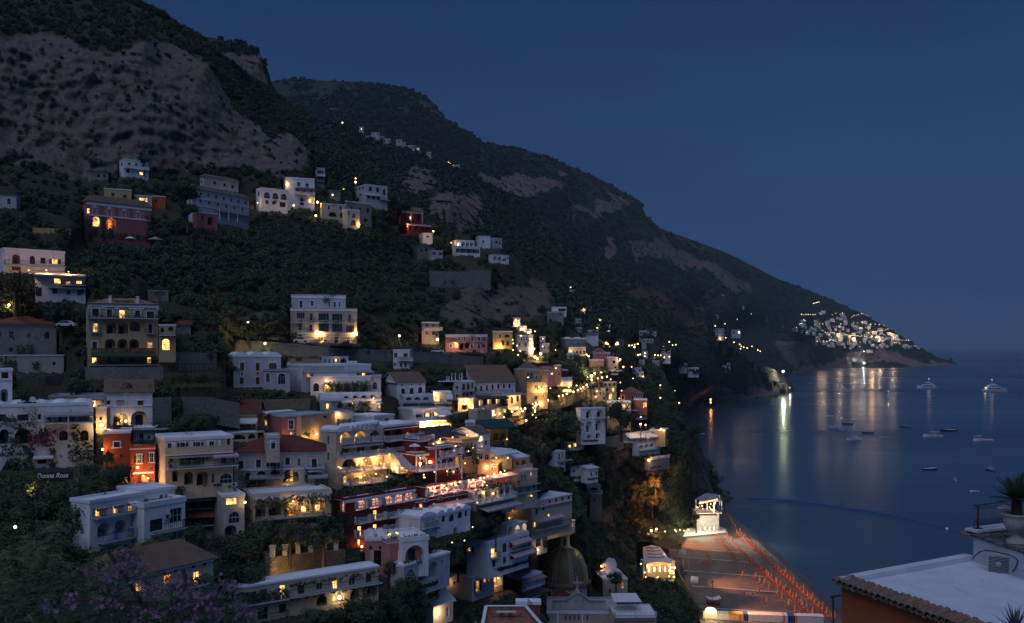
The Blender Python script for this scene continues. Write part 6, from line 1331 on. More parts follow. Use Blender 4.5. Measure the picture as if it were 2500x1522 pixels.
put_lamps(SLO,[(1262,997,268,.3,500),(1271,998,272,.28,0),(1282,998,278,.28,300),(1232,1014,258,.32,700),(1250,1006,262,.3,400),(1243,1010,260,.26,0),(1276,1004,275,.26,300),(1310,988,300,.3,700),(1322,984,306,.28,300),(1338,978,314,.28,600),(1350,974,320,.28,400),(1364,968,328,.3,600),(1374,966,334,.26,0),(1384,962,340,.32,800),(1400,957,350,.3,700),(1411,953,356,.3,600),(1424,946,366,.3,700),(1432,940,372,.28,500),(1410,906,372,.4,1600),(1424,908,374,.55,2400),(1444,918,372,.6,2600),(1444,928,371,.5,2000),(1460,924,378,.3,900),(1470,922,382,.3,700),(1482,920,388,.3,500),(1452,912,380,.4,1500),(1466,908,384,.4,1500),(1306,872,356,.45,1200),(1320,864,360,.5,1500),(1312,876,352,.4,800),(1304,852,356,.35,500),(1522,896,420,.35,700),(1514,878,424,.4,900),(1437,870,410,.35,700),(1432,866,410,.3,0),(1565,1020,372,.42,900),(1564,1036,370,.38,800),(1576,1038,370,.3,400),(1590,1296,405,.5,1500),(1603,1292,408,.4,900),(1624,1298,412,.25,0),(1648,1294,418,.25,200),(1660,1294,420,.25,0),(1651,1298,418,.25,200),(1670,1296,424,.22,0),(1681,1294,428,.28,300),(1180,1000,246,.25,0)])
for x,y in[(2010,800),(2050,818),(2085,825),(2150,825),(2100,795),(2180,820),(2000,830),(2130,808)]:
 q=P(x,y,front(x,y,9999,40));light(q,6e4,(1,.72,.42),3)  # warm point lights added to brighten the village houses, without lamp bodies
TL=lamp_proto(.14,.45,'bulb','tiny garden or terrace light glowing among the houses of the eastern quarter','tiny terrace lights of the town',n=6)
rt=random.Random(21)
tl=[(rt.gauss(1400,70),rt.gauss(935,26))for _ in range(46)]+[(rt.uniform(1200,1320),rt.uniform(985,1020))for _ in range(20)]+[(rt.uniform(1020,1250),rt.uniform(1060,1190))for _ in range(40)]+[(rt.uniform(820,960),rt.uniform(1110,1180))for _ in range(12)]+[(rt.uniform(1080,1300),rt.uniform(1210,1330))for _ in range(14)]+[(rt.uniform(1250,1330),rt.uniform(790,870))for _ in range(14)]+[(rt.uniform(1570,1650),rt.uniform(1385,1412))for _ in range(12)]+[(rt.uniform(1700,1752),rt.uniform(1226,1252))for _ in range(14)]
def wallfront(x,y,Y):
 k=(D4[:,:,0]*(y-Q4[:,:,1])-D4[:,:,1]*(x-Q4[:,:,0])>0).all(1)
 return min([Y]+[1000/v for v in C4[k]@np.array([x/1000,y/1000,1])if v>1e-3])
Q4,C4=quads(0);D4=np.roll(Q4,-1,1)-Q4
for i,(x,y)in enumerate(tl[::1]):
 if i%3==2 and i<140:continue
 Y=wallfront(x,y,front(x,y,900,1.5))-.6
 if Y<120 or Y>700:continue
 s_=Y/230;p=P(x,y,Y)-Vector((0,0,.6*s_))
 if i==0:TL.location=p;TL.scale=(s_,)*3
 else:dup(TL,p,0,scale=s_)
 # ================================================================ vegetation
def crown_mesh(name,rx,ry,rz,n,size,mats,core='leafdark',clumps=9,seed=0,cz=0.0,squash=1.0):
 """leaf clumps spread through an uneven volume, with a dark ragged core"""
 g=np.random.default_rng(seed);cl=g.normal(size=(clumps,3));cl/=np.linalg.norm(cl,axis=1)[:,None];cl*=g.uniform(.35,.85,(clumps,1));cl[:,2]*=.8
 k=g.integers(0,clumps,n);d=g.normal(size=(n,3));d/=np.linalg.norm(d,axis=1)[:,None]
 c=cl[k]+d*g.uniform(.12,.42,(n,1));nr=d*.6+g.normal(size=(n,3))*.5+np.array([0,0,.35]);nr/=np.linalg.norm(nr,axis=1)[:,None]
 a=np.cross(nr,g.normal(size=(n,3)));a/=np.linalg.norm(a,axis=1)[:,None];b_=np.cross(nr,a)
 S=np.array([rx,ry,rz]);c=c*S+np.array([0,0,cz]);s_=size*g.uniform(.6,1.5,(n,1))
 v=np.stack([c-a*s_,c-b_*s_*.55,c+a*s_,c+b_*s_*.55],1).reshape(-1,3)
 me=bpy.data.meshes.new(name);mb=MB()
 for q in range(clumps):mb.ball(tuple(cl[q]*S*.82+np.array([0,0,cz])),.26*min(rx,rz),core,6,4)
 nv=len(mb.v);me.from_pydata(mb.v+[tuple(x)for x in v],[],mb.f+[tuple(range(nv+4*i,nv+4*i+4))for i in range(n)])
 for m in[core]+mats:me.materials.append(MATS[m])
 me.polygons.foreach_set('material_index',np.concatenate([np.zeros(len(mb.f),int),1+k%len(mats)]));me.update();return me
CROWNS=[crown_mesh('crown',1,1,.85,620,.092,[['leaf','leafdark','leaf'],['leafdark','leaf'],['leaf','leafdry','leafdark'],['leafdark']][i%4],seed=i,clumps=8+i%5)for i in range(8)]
CROWNH=[crown_mesh('crown',1,1,.85,2600,.045,[['leaf','leafdark','leaf'],['leafdark','leaf'],['leaf','leafdry','leafdark']][i],seed=90+i,clumps=13)for i in range(3)]
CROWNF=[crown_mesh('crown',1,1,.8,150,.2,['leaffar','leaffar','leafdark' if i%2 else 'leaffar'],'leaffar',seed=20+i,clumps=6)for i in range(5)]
def trunk_mesh(h,r):
 mb=MB();mb.lathe([(r*1.3,-1.2),(r,0),(r*.7,h*.6),(r*.4,h)],'bark',7)
 for k in range(4):
  a=k*1.7;mb.bar((0,0,h*(.4+.12*k)),(math.cos(a)*h*.35,math.sin(a)*h*.35,h*(.75+.1*k)),r*.6,'bark')
 return mb.mesh('trunk')
TRUNK=trunk_mesh(1.1,.09)
protoc={}
def proto_coll(name,meshes):
 c=bpy.data.collections.new(name)
 for i,me in enumerate(meshes):
  o=bpy.data.objects.new('%s_%02d'%(name,i),me);c.objects.link(o)
 return c
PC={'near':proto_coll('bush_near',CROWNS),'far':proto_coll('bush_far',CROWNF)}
def scatter(name,pts,scl,coll):
 me=bpy.data.meshes.new(name);me.from_pydata([tuple(p)for p in pts],[],[])
 at=me.attributes.new('sc','FLOAT','POINT');at.data.foreach_set('value',np.asarray(scl,np.float32))
 o=obj(name,me,kind='stuff');ng=bpy.data.node_groups.new(name,'GeometryNodeTree')
 ng.interface.new_socket('Geometry',in_out='INPUT',socket_type='NodeSocketGeometry');ng.interface.new_socket('Geometry',in_out='OUTPUT',socket_type='NodeSocketGeometry')
 gi=ng.nodes.new('NodeGroupInput');go=ng.nodes.new('NodeGroupOutput');ip=ng.nodes.new('GeometryNodeInstanceOnPoints');ci=ng.nodes.new('GeometryNodeCollectionInfo')
 ci.inputs[0].default_value=coll;ci.inputs[1].default_value=True;ci.inputs[2].default_value=True
 na=ng.nodes.new('GeometryNodeInputNamedAttribute');na.data_type='FLOAT';na.inputs[0].default_value='sc'
 rv=ng.nodes.new('FunctionNodeRandomValue');rv.data_type='FLOAT_VECTOR';rv.inputs[0].default_value=(-.25,-.25,0);rv.inputs[1].default_value=(.25,.25,6.28)
 ri=ng.nodes.new('FunctionNodeRandomValue');ri.data_type='INT';ri.inputs[4].default_value=0;ri.inputs[5].default_value=7;ri.inputs[8].default_value=3
 L=ng.links.new;L(gi.outputs[0],ip.inputs['Points']);L(ci.outputs[0],ip.inputs['Instance']);ip.inputs['Pick Instance'].default_value=True
 L(ri.outputs[2],ip.inputs['Instance Index']);L(rv.outputs[0],ip.inputs['Rotation']);L(na.outputs[0],ip.inputs['Scale']);L(ip.outputs[0],go.inputs[0])
 md=o.modifiers.new('scatter','NODES');md.node_group=ng;return o
QP,QC=quads(.07)
QD=np.roll(QP,-1,1)-QP;QX0,QX1=QP[:,:,0].min(1),QP[:,:,0].max(1)
def blocked(px,py,Y,rp):
 near=np.where((QX0<px+rp)&(QX1>px-rp))[0]
 if not len(near):return False
 A_,D_,C_=QP[near],QD[near],QC[near]
 for dx,dy in((0,-.4),(0,-1.25),(-.8,-.4),(.8,-.4),(-.5,-1),(.5,-1),(0,.2)):
  x,y=px+dx*rp,py+dy*rp
  k=(D_[:,:,0]*(y-A_[:,:,1])-D_[:,:,1]*(x-A_[:,:,0])>0).all(1)
  if k.any()and(Y<1000/np.maximum(1e-3,C_[k]@np.array([x/1000,y/1000,1]))+1.2).any():return True
 return False
g=np.random.default_rng(11)
def rockat(name,px,py):
 xs,yb,yt,rk,Yn,t=ROCK[name]
 i=np.clip(np.searchsorted(xs,px),0,len(xs)-1);j=int(np.clip((yb[i]-py)/max(1,yb[i]-yt[i])*(len(t)-1),0,len(t)-1))
 return rk[j,i],Yn[j,i]
def grow(name,n,x0,x1,botf,rmin,rmax,prk,keep=None,tope=6):
 sh={'town_hill':SA,'far_headland_hill':SC,'far_mountain':SB}[name];out=[]
 px=g.uniform(x0,x1,n);yt=interp(sh.top,px);yb=botf(px);py=yt+(yb-yt)*g.uniform(0,1,n)
 for a,c,tp in zip(px,py,yt):
  rk,Y=rockat(name,a,c);
  if g.random()<rk*(1-prk):continue
  if keep is not None and not keep(a,c):continue
  r=g.uniform(rmin,rmax)*(.6 if rk>.4 else 1);rp=r*F/Y
  if name!='town_hill' and fbm(np.array([[p_*.011,c*.016,3.]])if False else np.array([[a*.012,c*.018,3.]]),3)[0]<g.uniform(-.42,.05):continue
  if name=='town_hill' and blocked(a,c,Y,rp):continue
  if c-tp<tope and rp>30:continue
  p=P(a,c,Y);p.z+=r*.35;out.append((rp,p,r,a,c,Y))
 return out
nobeach=lambda a,c:not(c>1285 and a>1612+max(0,c-1340)*.45)and not(c>1210 and a>1690)
gA=grow('town_hill',7600,-60,1790,lambda x:np.full(x.shape,1545.0),1.0,3.3,.10,nobeach)+grow('town_hill',1500,640,1000,lambda x:np.full(x.shape,760.0),2.0,3.6,.10,nobeach)+grow('town_hill',1700,-60,760,lambda x:np.full(x.shape,330.0),1.5,3.4,.06,nobeach)
gA+=grow('town_hill',1500,180,1100,lambda x:np.full(x.shape,700.0),2.2,4.2,.05,lambda a,c:c>555)+grow('town_hill',1300,1380,1780,lambda x:np.full(x.shape,1300.0),1.6,3.6,.08,nobeach)
for q in range(420):
 a=g.uniform(150,762);t_=float(interp(A_top,a));rk,Y=rockat('town_hill',a,t_+3);r=g.uniform(1.5,4.2);p=P(a,t_+2,Y);p.z+=.3*r;gA.append((0,p,r,a,t_,Y))
for x0,y0,a,x1,y1,b_ in LEDGE:
 for q in range(int(abs(x1-x0)/9)+1):
  k=g.random();Y=a+(b_-a)*k-.7;r=g.uniform(.35,.95)*min(1.5,Y/200);x,y=x0+(x1-x0)*k,y0+(y1-y0)*k
  if nobeach(x,y)and not blocked(x,y-.2*r*F/Y,Y,r*F/Y*.55)and g.random()<.75:p=P(x,y+r*F/Y*.3,Y);gA.append((0,p,r,x,y,Y))
gA.sort(key=lambda q:-q[0])
gC=grow('far_headland_hill',13000,440,1940,lambda x:interp(cb,x),2.0,5.5,.10)
gB=grow('far_mountain',17000,640,2330,lambda x:interp(bb,x),3.5,9.0,.12)
zones=[(60,450,'dark tree at the foot of the cliff, left of the cliff villa'),(420,430,'dark tree along the cliff foot above the pink villa row'),(420,620,'rounded tree on the wooded slope below the pink villa and umbrella pine'),(680,620,'rounded tree on the wooded slope below the tall white block'),(900,640,'bushy tree on the slope below the dark red villa'),(60,740,'dark leafy tree around the terraced house at the left edge'),(560,760,'leafy tree on the slope between ochre hotel and grey-pink palazzo'),(950,760,'dark tree on the slope right of the grey-pink palazzo'),(1150,880,'tree in the dark garden belt above the long cream palazzo'),(450,860,'dark tree among the trellis gardens right of the ochre hotel'),(650,960,'garden tree below the lilac-grey villa'),(60,930,'shrubby tree below the grey ruin at left'),(700,1310,'dark garden tree under the brilliant orange arch'),(540,1380,'dark tree between the mossy roof and the white-roofed guesthouse'),(980,1440,'dark tree right of the white-roofed guesthouse'),(1090,1340,'dark tree beside the great arched loggia'),(1320,1060,'tree in the dark park below the lit street'),(1420,1080,'dark tree around the tower house on piers'),(1560,1000,'tree near the dull red villa towards the point'),(1560,1200,'dark tree on the slope above the beach restaurants'),(1500,1460,'dark tree between the church dome and the beach'),(1640,1480,'dark leafy tree at the back of the beach'),(1420,860,'tree among the houses of the eastern quarter'),(60,1180,'bush right under the long white hotel, far left'),(60,1290,'bush on the dim bank left of the bright white house'),(160,1400,'bush behind the feathery tree at lower left'),(1690,1100,'pine on the sea cliff of the point'),(560,220,'tree on the dark ridge against the sky'),(200,60,'tree in the black wood on top of the cliff')]
def tree(p,r,label,group,k,rp=0,mats=None,crown=None,th=None,name='tree',cat='tree'):
 t=thing(name,label,cat,(p.x,p.y,p.z-r*1.25),random.uniform(0,6),group)
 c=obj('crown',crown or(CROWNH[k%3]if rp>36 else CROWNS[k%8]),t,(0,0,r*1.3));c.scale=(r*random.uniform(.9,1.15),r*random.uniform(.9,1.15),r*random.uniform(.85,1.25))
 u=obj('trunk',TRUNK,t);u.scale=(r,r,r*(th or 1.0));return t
NT=215
for k,(rp,p,r,a,c,Y)in enumerate(gA[:NT]):
 z=min(zones,key=lambda q:(q[0]-a)**2+(q[1]-c)**2)[2]
 tree(p+Vector((0,0,r*.35)),r*1.05,z,'trees: '+z.split(',')[0],k,rp)
scatter('hillside_scrub',[q[1]for q in gA[NT:]],[q[2]for q in gA[NT:]],PC['near'])
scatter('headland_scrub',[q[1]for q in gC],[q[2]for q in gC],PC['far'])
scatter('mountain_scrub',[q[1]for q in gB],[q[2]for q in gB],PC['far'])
# ---- particular trees
def special(x,y,Y,rp,label,squash=1.0,mats=('leafdark','leaf'),trunk=1.0,seed=40,name='tree',cat='tree',n=700):
 r=rp*Y/F;p=P(x,y,Y);trunk*=.3
 t=thing(name,label,cat,(p.x,p.y,p.z-r*(1+trunk)))
 if rp>=24:n=int(n*2.6)
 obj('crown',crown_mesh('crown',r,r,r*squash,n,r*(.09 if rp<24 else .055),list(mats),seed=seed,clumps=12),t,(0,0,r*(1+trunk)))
 h=r*(1+trunk);mb=MB();w=max(.18,r*.09);mb.lathe([(w*1.4,-3),(w,0),(w*.7,h*.8),(w*.3,h*1.05)],'bark',7)
 for k in range(6):
  a=k*1.1;mb.bar((0,0,h*(.55+.05*k)),(math.cos(a)*r*.6,math.sin(a)*r*.6,h+r*.1*k*squash),w*.6,'bark')
 mb.build('trunk',t);return t
special(452,468,330,38,'tall umbrella pine between the pink villa and the long rundown palazzo',.85,trunk=1.2,seed=41)
special(458,510,328,30,'lower leafy tree under the tall umbrella pine',.8,seed=42)
special(176,440,378,24,'dark cypress-like tree left of the low grey shed',1.7,('leafdark',),.4,43)
special(352,392,384,16,'dark round tree behind the cliff villa at right',1.0,('leafdark',),.8,44)
special(233,400,386,20,'dark round tree standing before the cliff, left of the cliff villa',1.1,('leafdark',),.6,44)
special(50,385,372,34,'large dark tree at the left end of the cliff foot',1.2,('leafdark',),.6,45)
special(40,690,220,52,'large tree hiding the lower floors of the terraced house, far left',.95,('leafdark','leaf','leafdry'),.7,46)
special(150,760,212,44,'dense dark tree left of the ochre hotel, above the parked car',.8,('leafdark',),.5,47)
special(800,730,290,30,'tree top rising behind the left side of the grey-pink palazzo',.8,('leafdark',),.8,50)
for x,y,Y,h,l in[(1070,534,545,46,'left of three tall cypresses beside the dark red villa'),(1084,528,545,62,'middle and tallest of three cypresses beside the dark red villa'),(1103,560,520,62,'right of three cypresses, standing lower by the lit terrace'),(1150,562,560,26,'short cypress behind the long white arcaded house'),(1164,558,565,30,'slim cypress behind the plain white cube')]:
 r=h*.5*Y/F;p=P(x,y,Y);t=thing('cypress',l,'tree',(p.x,p.y,p.z-r*1.3))
 o=obj('crown',crown_mesh('crown',r*.17,r*.17,r,500,r*.045,['leafdark'],seed=60,clumps=14),t,(0,0,r*1.25));mb=MB();mb.lathe([(r*.05,-2),(r*.04,r*.5)],'bark',6);mb.build('trunk',t)
special(1296,1060,285,52,'large purple-grey leafed tree in the park below the lit street',.95,('leafdry','leafdry','bougain'),.6,48,n=1100)
special(1372,1040,296,58,'broad dark tree left of the tower house on piers',.75,('leafdark','leaf'),.5,49,n=1100)
special(1516,1010,305,42,'round dark tree between the tower house on piers and the tall yellow house',1.1,('leafdark',),.4,51,n=900)
special(1336,978,312,22,'clipped flat tree shading the lit street, nearer the bend',.6,('leafdark','leaf'),.9,52)
special(1326,962,318,14,'small street tree left of the clipped flat tree',.8,('leaf',),.9,53)
special(1414,884,392,20,'dark conical tree between the round-fronted villa and the coral house',1.2,('leafdark',),.4,54)
special(1462,904,376,26,'wide dark tree above the bright lamps at the street bend',.55,('leafdark','leaf'),.6,55)
special(1112,1030,216,40,'dark broad tree above the floodlit cream wall',.55,('leafdark','leaf'),.6,56,n=1000)
special(1236,1012,250,20,'round dark street tree before the vine-covered restaurant',.7,('leafdark',),.9,57)
special(1100,1330,178,26,'rounded olive tree left of the white corner house',1.0,('leafblue','leafdark'),.5,58)
special(1118,1358,175,24,'dark tree in front of the olive, beside the white corner house',1.0,('leafdark',),.4,59)
special(708,1300,139,34,'silvery olive tree under the brilliant orange arch',.9,('leafblue','leafblue','leafdark'),.5,61)
special(790,1300,141,62,'big dark garden tree under the brilliant orange arch, at right',.8,('leafdark','leaf'),.3,62,n=1400)
special(665,1300,140,26,'slender dark tree at the left end of the cream arcade garden',1.6,('leafdark',),.4,63)
special(560,1360,128,64,'massive dark tree right of the mossy tiled roof',.9,('leafdark','leaf'),.3,64,n=1600)
special(1000,1450,150,54,'big black tree right of the white-roofed guesthouse',.95,('leafdark',),.3,65,n=1400)
special(950,1385,152,26,'lit tree under the pink house, beside an orange lamp',1.0,('leaf','leafdry'),.5,66)
special(480,1300,120,36,'dark tree against the right end of the lower white wing',1.2,('leafdark',),.3,67)
special(835,1290,160,30,'tall dark ivy-clad tree at the left corner of the great red hotel',2.2,('leafdark',),.2,68,n=900)
special(1210,1300,182,10,'spiky green plant on the roof terrace of the white corner house',1.2,('leafbright',),.3,69)
special(1694,1050,515,28,'wind-bent pine on the sea cliff edge',.5,('leafdark',),.8,70)
special(1650,1010,560,22,'flat-topped pine above the sea, right of the dull red villa',.5,('leafdark',),1.4,71)
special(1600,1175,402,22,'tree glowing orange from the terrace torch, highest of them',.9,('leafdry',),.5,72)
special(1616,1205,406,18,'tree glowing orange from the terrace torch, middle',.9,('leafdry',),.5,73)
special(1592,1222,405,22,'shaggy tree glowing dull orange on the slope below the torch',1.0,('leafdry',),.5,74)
special(1504,1412,290,22,'dark palm-like tree in front of the church annex',1.0,('leafblue','leafdark'),.6,75)
special(1600,1500,290,64,'broad dark tree at the back of the beach, right of the church terrace',.7,('leafdark','leaf'),.3,76,n=1400)
special(1690,1500,285,34,'leafy tree beside the lit beach kiosk',1.0,('leaf','leafdark'),.3,77)
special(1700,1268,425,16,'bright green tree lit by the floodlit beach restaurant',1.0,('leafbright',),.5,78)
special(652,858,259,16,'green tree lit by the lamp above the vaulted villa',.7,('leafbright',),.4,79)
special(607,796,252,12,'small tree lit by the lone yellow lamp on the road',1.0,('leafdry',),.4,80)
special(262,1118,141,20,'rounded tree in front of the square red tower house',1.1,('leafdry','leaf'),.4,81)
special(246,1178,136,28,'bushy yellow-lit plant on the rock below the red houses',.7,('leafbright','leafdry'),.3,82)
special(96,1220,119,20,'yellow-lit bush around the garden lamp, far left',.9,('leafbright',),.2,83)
for x,y,Y,pw,c_ in[(1584,1150,392,3000,(1,.42,.1)),(1602,1180,396,5500,(1,.40,.1)),(1606,1215,398,4200,(1,.38,.1)),(300,1178,135,500,(1,.6,.15)),(1356,1300,236,160,(.9,1,.4)),(1432,1330,250,160,(.9,1,.3)),(652,845,256,350,(.8,1,.5)),(1446,902,366,2500,(.95,1,.7))]:light(P(x,y,Y),pw,c_,.4)
# ================================================================ beach
def gp(x,y,z=1.5):return PZ(x,y,z)
m,nt,b=newmat('sand')
p=posn(nt)
a=mixc(nt,mapr(nt,noise(nt,p,.25,5,.6),.35,.7,0,1),(.11,.095,.085),(.19,.165,.15))
a=mixc(nt,mapr(nt,noise(nt,p,3.5,3),.45,.7,0,.6),a,(.07,.06,.055))
nt.links.new(a,b.inputs['Base Color']);bump(nt,b,noise(nt,p,1.5,5),.8,.25)
m,nt,b=newmat('wetsand');b.inputs['Base Color'].default_value=(.05,.046,.044,1);b.inputs['Roughness'].default_value=.35
shore=[(1752,1222),(1775,1247),(1800,1268),(1862,1318),(1910,1356),(1960,1402),(2000,1438),(2030,1466),(2110,1540)]
inner=[(1660,1284),(1700,1300),(1755,1256),(1790,1282),(1840,1330),(1890,1378),(1935,1425),(1978,1470),(2040,1540)]
back=[(1600,1302),(1618,1330),(1630,1350),(1645,1385),(1662,1412),(1690,1450),(1705,1490),(1708,1540)]
mb=MB();A_=[PZ(x,y,-.15)for x,y in shore]
B1=[PZ(x,y,1.1)for x,y in[(1748,1238),(1766,1254),(1788,1272),(1848,1322),(1896,1362),(1944,1408),(1984,1446),(2012,1474),(2090,1540)]]
for i in range(len(A_)-1):mb.poly([A_[i],A_[i+1],B1[i+1],B1[i]],'wetsand')
mb.build('wet_sand',kind='structure')
mb=MB();n=len(B1);bk=[PZ(x,y,1.9)for x,y in[(1700,1275),(1650,1300),(1615,1318),(1628,1350),(1645,1385),(1668,1420),(1690,1450),(1705,1490),(1712,1540)]]
for i in range(n-1):
 for k in range(6):
  f=lambda q,t:q[0]+(q[1]-q[0])*t
  q=[f((B1[i],bk[i]),k/6),f((B1[i+1],bk[i+1]),k/6),f((B1[i+1],bk[i+1]),(k+1)/6),f((B1[i],bk[i]),(k+1)/6)]
  mb.poly(q,'sand',True)
mb.build('beach',kind='structure')
bw='pale boardwalk strips crossing the beach'
for l,x0,y0,x1,y1 in[('first boardwalk strip across the beach, nearest the floodlit restaurant',1668,1340,1830,1350),('second boardwalk strip across the beach',1652,1359,1826,1373),('third boardwalk strip across the beach, ending at the umbrellas',1662,1393,1882,1409),('fourth boardwalk strip across the beach',1690,1431,1898,1446),('fifth boardwalk strip across the beach, just before the bathing cabins',1738,1485,1932,1498)]:
 a,c=gp(x0,y0,2.0),gp(x1,y1,1.75);mb=MB();mb.bar(a,c,.75,'greywhite',.08);tag(mb.build('boardwalk'),l,'boardwalk',bw)
def lounger():
 t=thing('beach_lounger','orange beach lounger in the long rows on the sand','beach lounger',(0,0,-900),0,'orange beach loungers in rows')
 mb=MB();mb.box(-.35,.35,-.75,.75,.28,.36,'orangecloth');mb.build('seat',t)
 mb=MB();mb.box(-.35,.35,0,.75,0,.07,'orangecloth',Matrix.Translation((0,.72,.32))@Matrix.Rotation(R(48),4,'X'));mb.build('backrest',t)
 mb=MB()
 for x in(-.32,.32):
  for y in(-.6,.6):mb.bar((x,y,-.1),(x,y,.3),.06,'cabinwhite')
 mb.build('frame',t);return t
def parasol():
 t=thing('beach_parasol','closed orange beach parasol standing among the loungers','parasol',(0,0,-900),0,'closed beach parasols on the sand')
 mb=MB();mb.lathe([(.035,-.3),(.035,1.0)],'trimwhite',6);mb.build('pole',t)
 mb=MB();mb.lathe([(.30,.85),(.42,1.0),(.30,1.5),(.16,2.0),(.05,2.55)],'parasolcloth',8);mb.build('cloth',t);return t
LG,PS=lounger(),parasol();used=set()
def put(o,p,rz,**kw):
 if o in used:return dup(o,p,rz,**kw)
 used.add(o);o.location=p;o.rotation_euler=(0,0,rz);return o
rb=random.Random(3);nl=npz=0
rows=[((1796,1306),(2030,1520),66,.92,1),((1802,1302),(2038,1516),62,.85,0),((1822,1368),(1994,1520),44,.9,0),((1828,1371),(2002,1520),30,.6,1),((1746,1313),(1796,1373),17,.95,0),((1770,1309),(1822,1366),18,.95,0),((1772,1262),(1794,1296),12,.9,1)]
for(x0,y0),(x1,y1),n,pr,par in rows:
 a,c=gp(x0,y0),gp(x1,y1)
 for i in range(n):
  q=a+(c-a)*(i/(n-1));q.x+=rb.uniform(-.2,.2);q.z=1.55
  if rb.random()<pr:put(LG,q,R(-62+rb.uniform(-8,8)))
  if par and i%2==0 or(not par and i%5==0):put(PS,q+Vector((.9,.7,0)),0)
for x,y in[(1805,1382),(1812,1392),(1822,1385),(1780,1382),(1808,1410),(1840,1412),(1850,1424),(1862,1428),(1872,1440),(1848,1448),(1893,1454),(1903,1468),(1866,1474),(1920,1482),(1935,1496),(1947,1508)]:
 q=gp(x,y);put(LG,q,R(-60));put(PS,q+Vector((1.0,.6,0)),0)
for x,y in[(1716,1376),(1722,1374),(1728,1378),(1714,1382),(1725,1384)]:
 dup(LG,gp(x,y),R(-40),label='orange lounger in the small lit group in mid beach',group='loungers of the lit mid-beach group')
for x,y in[(1726,1366),(1733,1372)]:dup(PS,gp(x,y),0,label='closed parasol in the small lit lounger group in mid beach',group='parasols of the lit mid-beach group')
for l,x,y,n in[('three white stacked pedalos standing on the upper beach',1660,1358,3),('three pale stacked boats on the beach near the promenade steps',1690,1425,3)]:
 for k in range(n):
  q=gp(x+k*6,y+k*.7,2);mb=MB();mb.lathe([(.05,-1.4),(.5,-1.0),(.6,0),(.45,1.2),(.05,1.5)],'hullwhite',8,axis='z',c=(0,0,1.4));tag(obj('pedalo',mb.mesh('pedalo'),None,q),l,'pedalo',l)
for k in range(4):
 q=gp(1636+k*5,1354+k*.6,2);mb=MB();mb.box(-.35,.35,-.1,.25,0,2.3,'cabinwhite');mb.box(-.1,.12,-.12,-.1,.1,2.2,'towelred');tag(obj('striped_board',mb.mesh('striped_board'),None,q),'red and white striped board standing beside the promenade wall','board','striped boards by the promenade')
def cabin(c1,c2,label,group):
 t=thing('bathing_cabin',label,'bathing cabin',(0,0,-900),0,group)
 mb=MB();mb.box(-.62,.62,0,1.4,-.2,2.2,c1);mb.build('wall',t)
 mb=MB();mb.box(-.4,.4,-.05,-.003,0,1.9,c2);mb.build('door',t)
 mb=MB();mb.poly([(-.75,-.15,2.15),(.75,-.15,2.15),(.75,1.5,2.6),(-.75,1.5,2.6)],c1);mb.poly([(-.75,1.5,2.52),(.75,1.5,2.52),(.75,-.15,2.07),(-.75,-.15,2.07)],c1);mb.build('roof',t);return t
cabs=[cabin('cabinyellow','ochre','yellow bathing cabin at the lit left end of the cabin row','yellow bathing cabins'),cabin('blue','shutdark','blue bathing cabin between the white ones','blue bathing cabins'),cabin('cabinwhite','greywhite','white bathing cabin in the long row at the bottom of the beach','white bathing cabins'),cabin('peach','orange','orange bathing cabin among the white ones','orange bathing cabins')]
for k in range(44):
 t=k/43;q=PZ(1748+(2006-1748)*t,1514+8*t,1.6);ci=0 if k in(6,7,8,9,11)else 1 if k in(12,13,30,31,32)else 3 if k in(28,33,10)else 2
 put(cabs[ci],q,R(-2))
KI=thing('beach_kiosk','lit arched kiosk with a glowing white canopy at the beach entrance','kiosk',PZ(1735,1512,2))
mb=MB();mb.lathe([(1.9,0),(1.8,.7),(1.2,1.25),(.02,1.5)],'litwhite',12,(0,0,2.3),a0=0,a1=math.tau);mb.build('canopy',KI)
for x in(-1.7,1.7):
 mb=MB();mb.bar((x,-.4,-.4),(x,-.4,2.4),.18,'cream');mb.build('post',KI)
mb=MB();mb.box(-2.2,2.2,1.2,1.5,-.4,2.2,'cream');mb.build('counter',KI)
light(Vector((0,-2.0,2.2)),900,(1,.75,.35),.4,KI);light(PZ(1770,1512,4.5),1500,(1,.55,.15),.4);light(PZ(1830,1522,5),1100,(1,.5,.14),.4);light(PZ(1900,1530,5),900,(1,.5,.16),.4)
HU=thing('beach_hut','square beach hut with a curved pale tent roof','hut',PZ(1741,1478,1.7))
mb=MB()
for i in range(6):
 u0,u1=-2.4+.8*i,-1.6+.8*i;z=lambda u:2.2+.12*u*u
 mb.poly([(u0,-1.6,z(u0)),(u1,-1.6,z(u1)),(u1,1.6,z(u1)+.1),(u0,1.6,z(u0)+.1)],'awnwhite');mb.poly([(u0,1.6,z(u0)+.02),(u1,1.6,z(u1)+.02),(u1,-1.6,z(u1)-.08),(u0,-1.6,z(u0)-.08)],'awnwhite')
mb.build('roof',HU)
for x in(-2,2):
 for y in(-1.4,1.4):mb=MB();mb.bar((x,y,-.3),(x,y,2.5),.14,'woodbrown');mb.build('post',HU)
mb=MB();mb.box(-1.9,1.9,-1.2,1.2,0,1.2,'woodbrown');mb.build('counter',HU)
FLG=thing('flagpole','thin pale pole standing on the upper beach','pole',PZ(1680,1388,1.8));mb=MB();mb.lathe([(.07,-.3),(.05,6.4)],'greywhite',6);mb.build('pole',FLG);mb=MB();mb.ball((0,0,6.4),.12,'greywhite',6,4);mb.build('finial',FLG)
WP=thing('parasol','closed white parasol beside the thin pale pole on the beach','parasol',PZ(1668,1384,1.8));mb=MB();mb.lathe([(.05,-.3),(.05,1)],'trimwhite',6);mb.build('pole',WP);mb=MB();mb.lathe([(.2,.8),(.32,1.1),(.22,2.4),(.04,3.3)],'trimwhite',8);mb.build('cloth',WP)
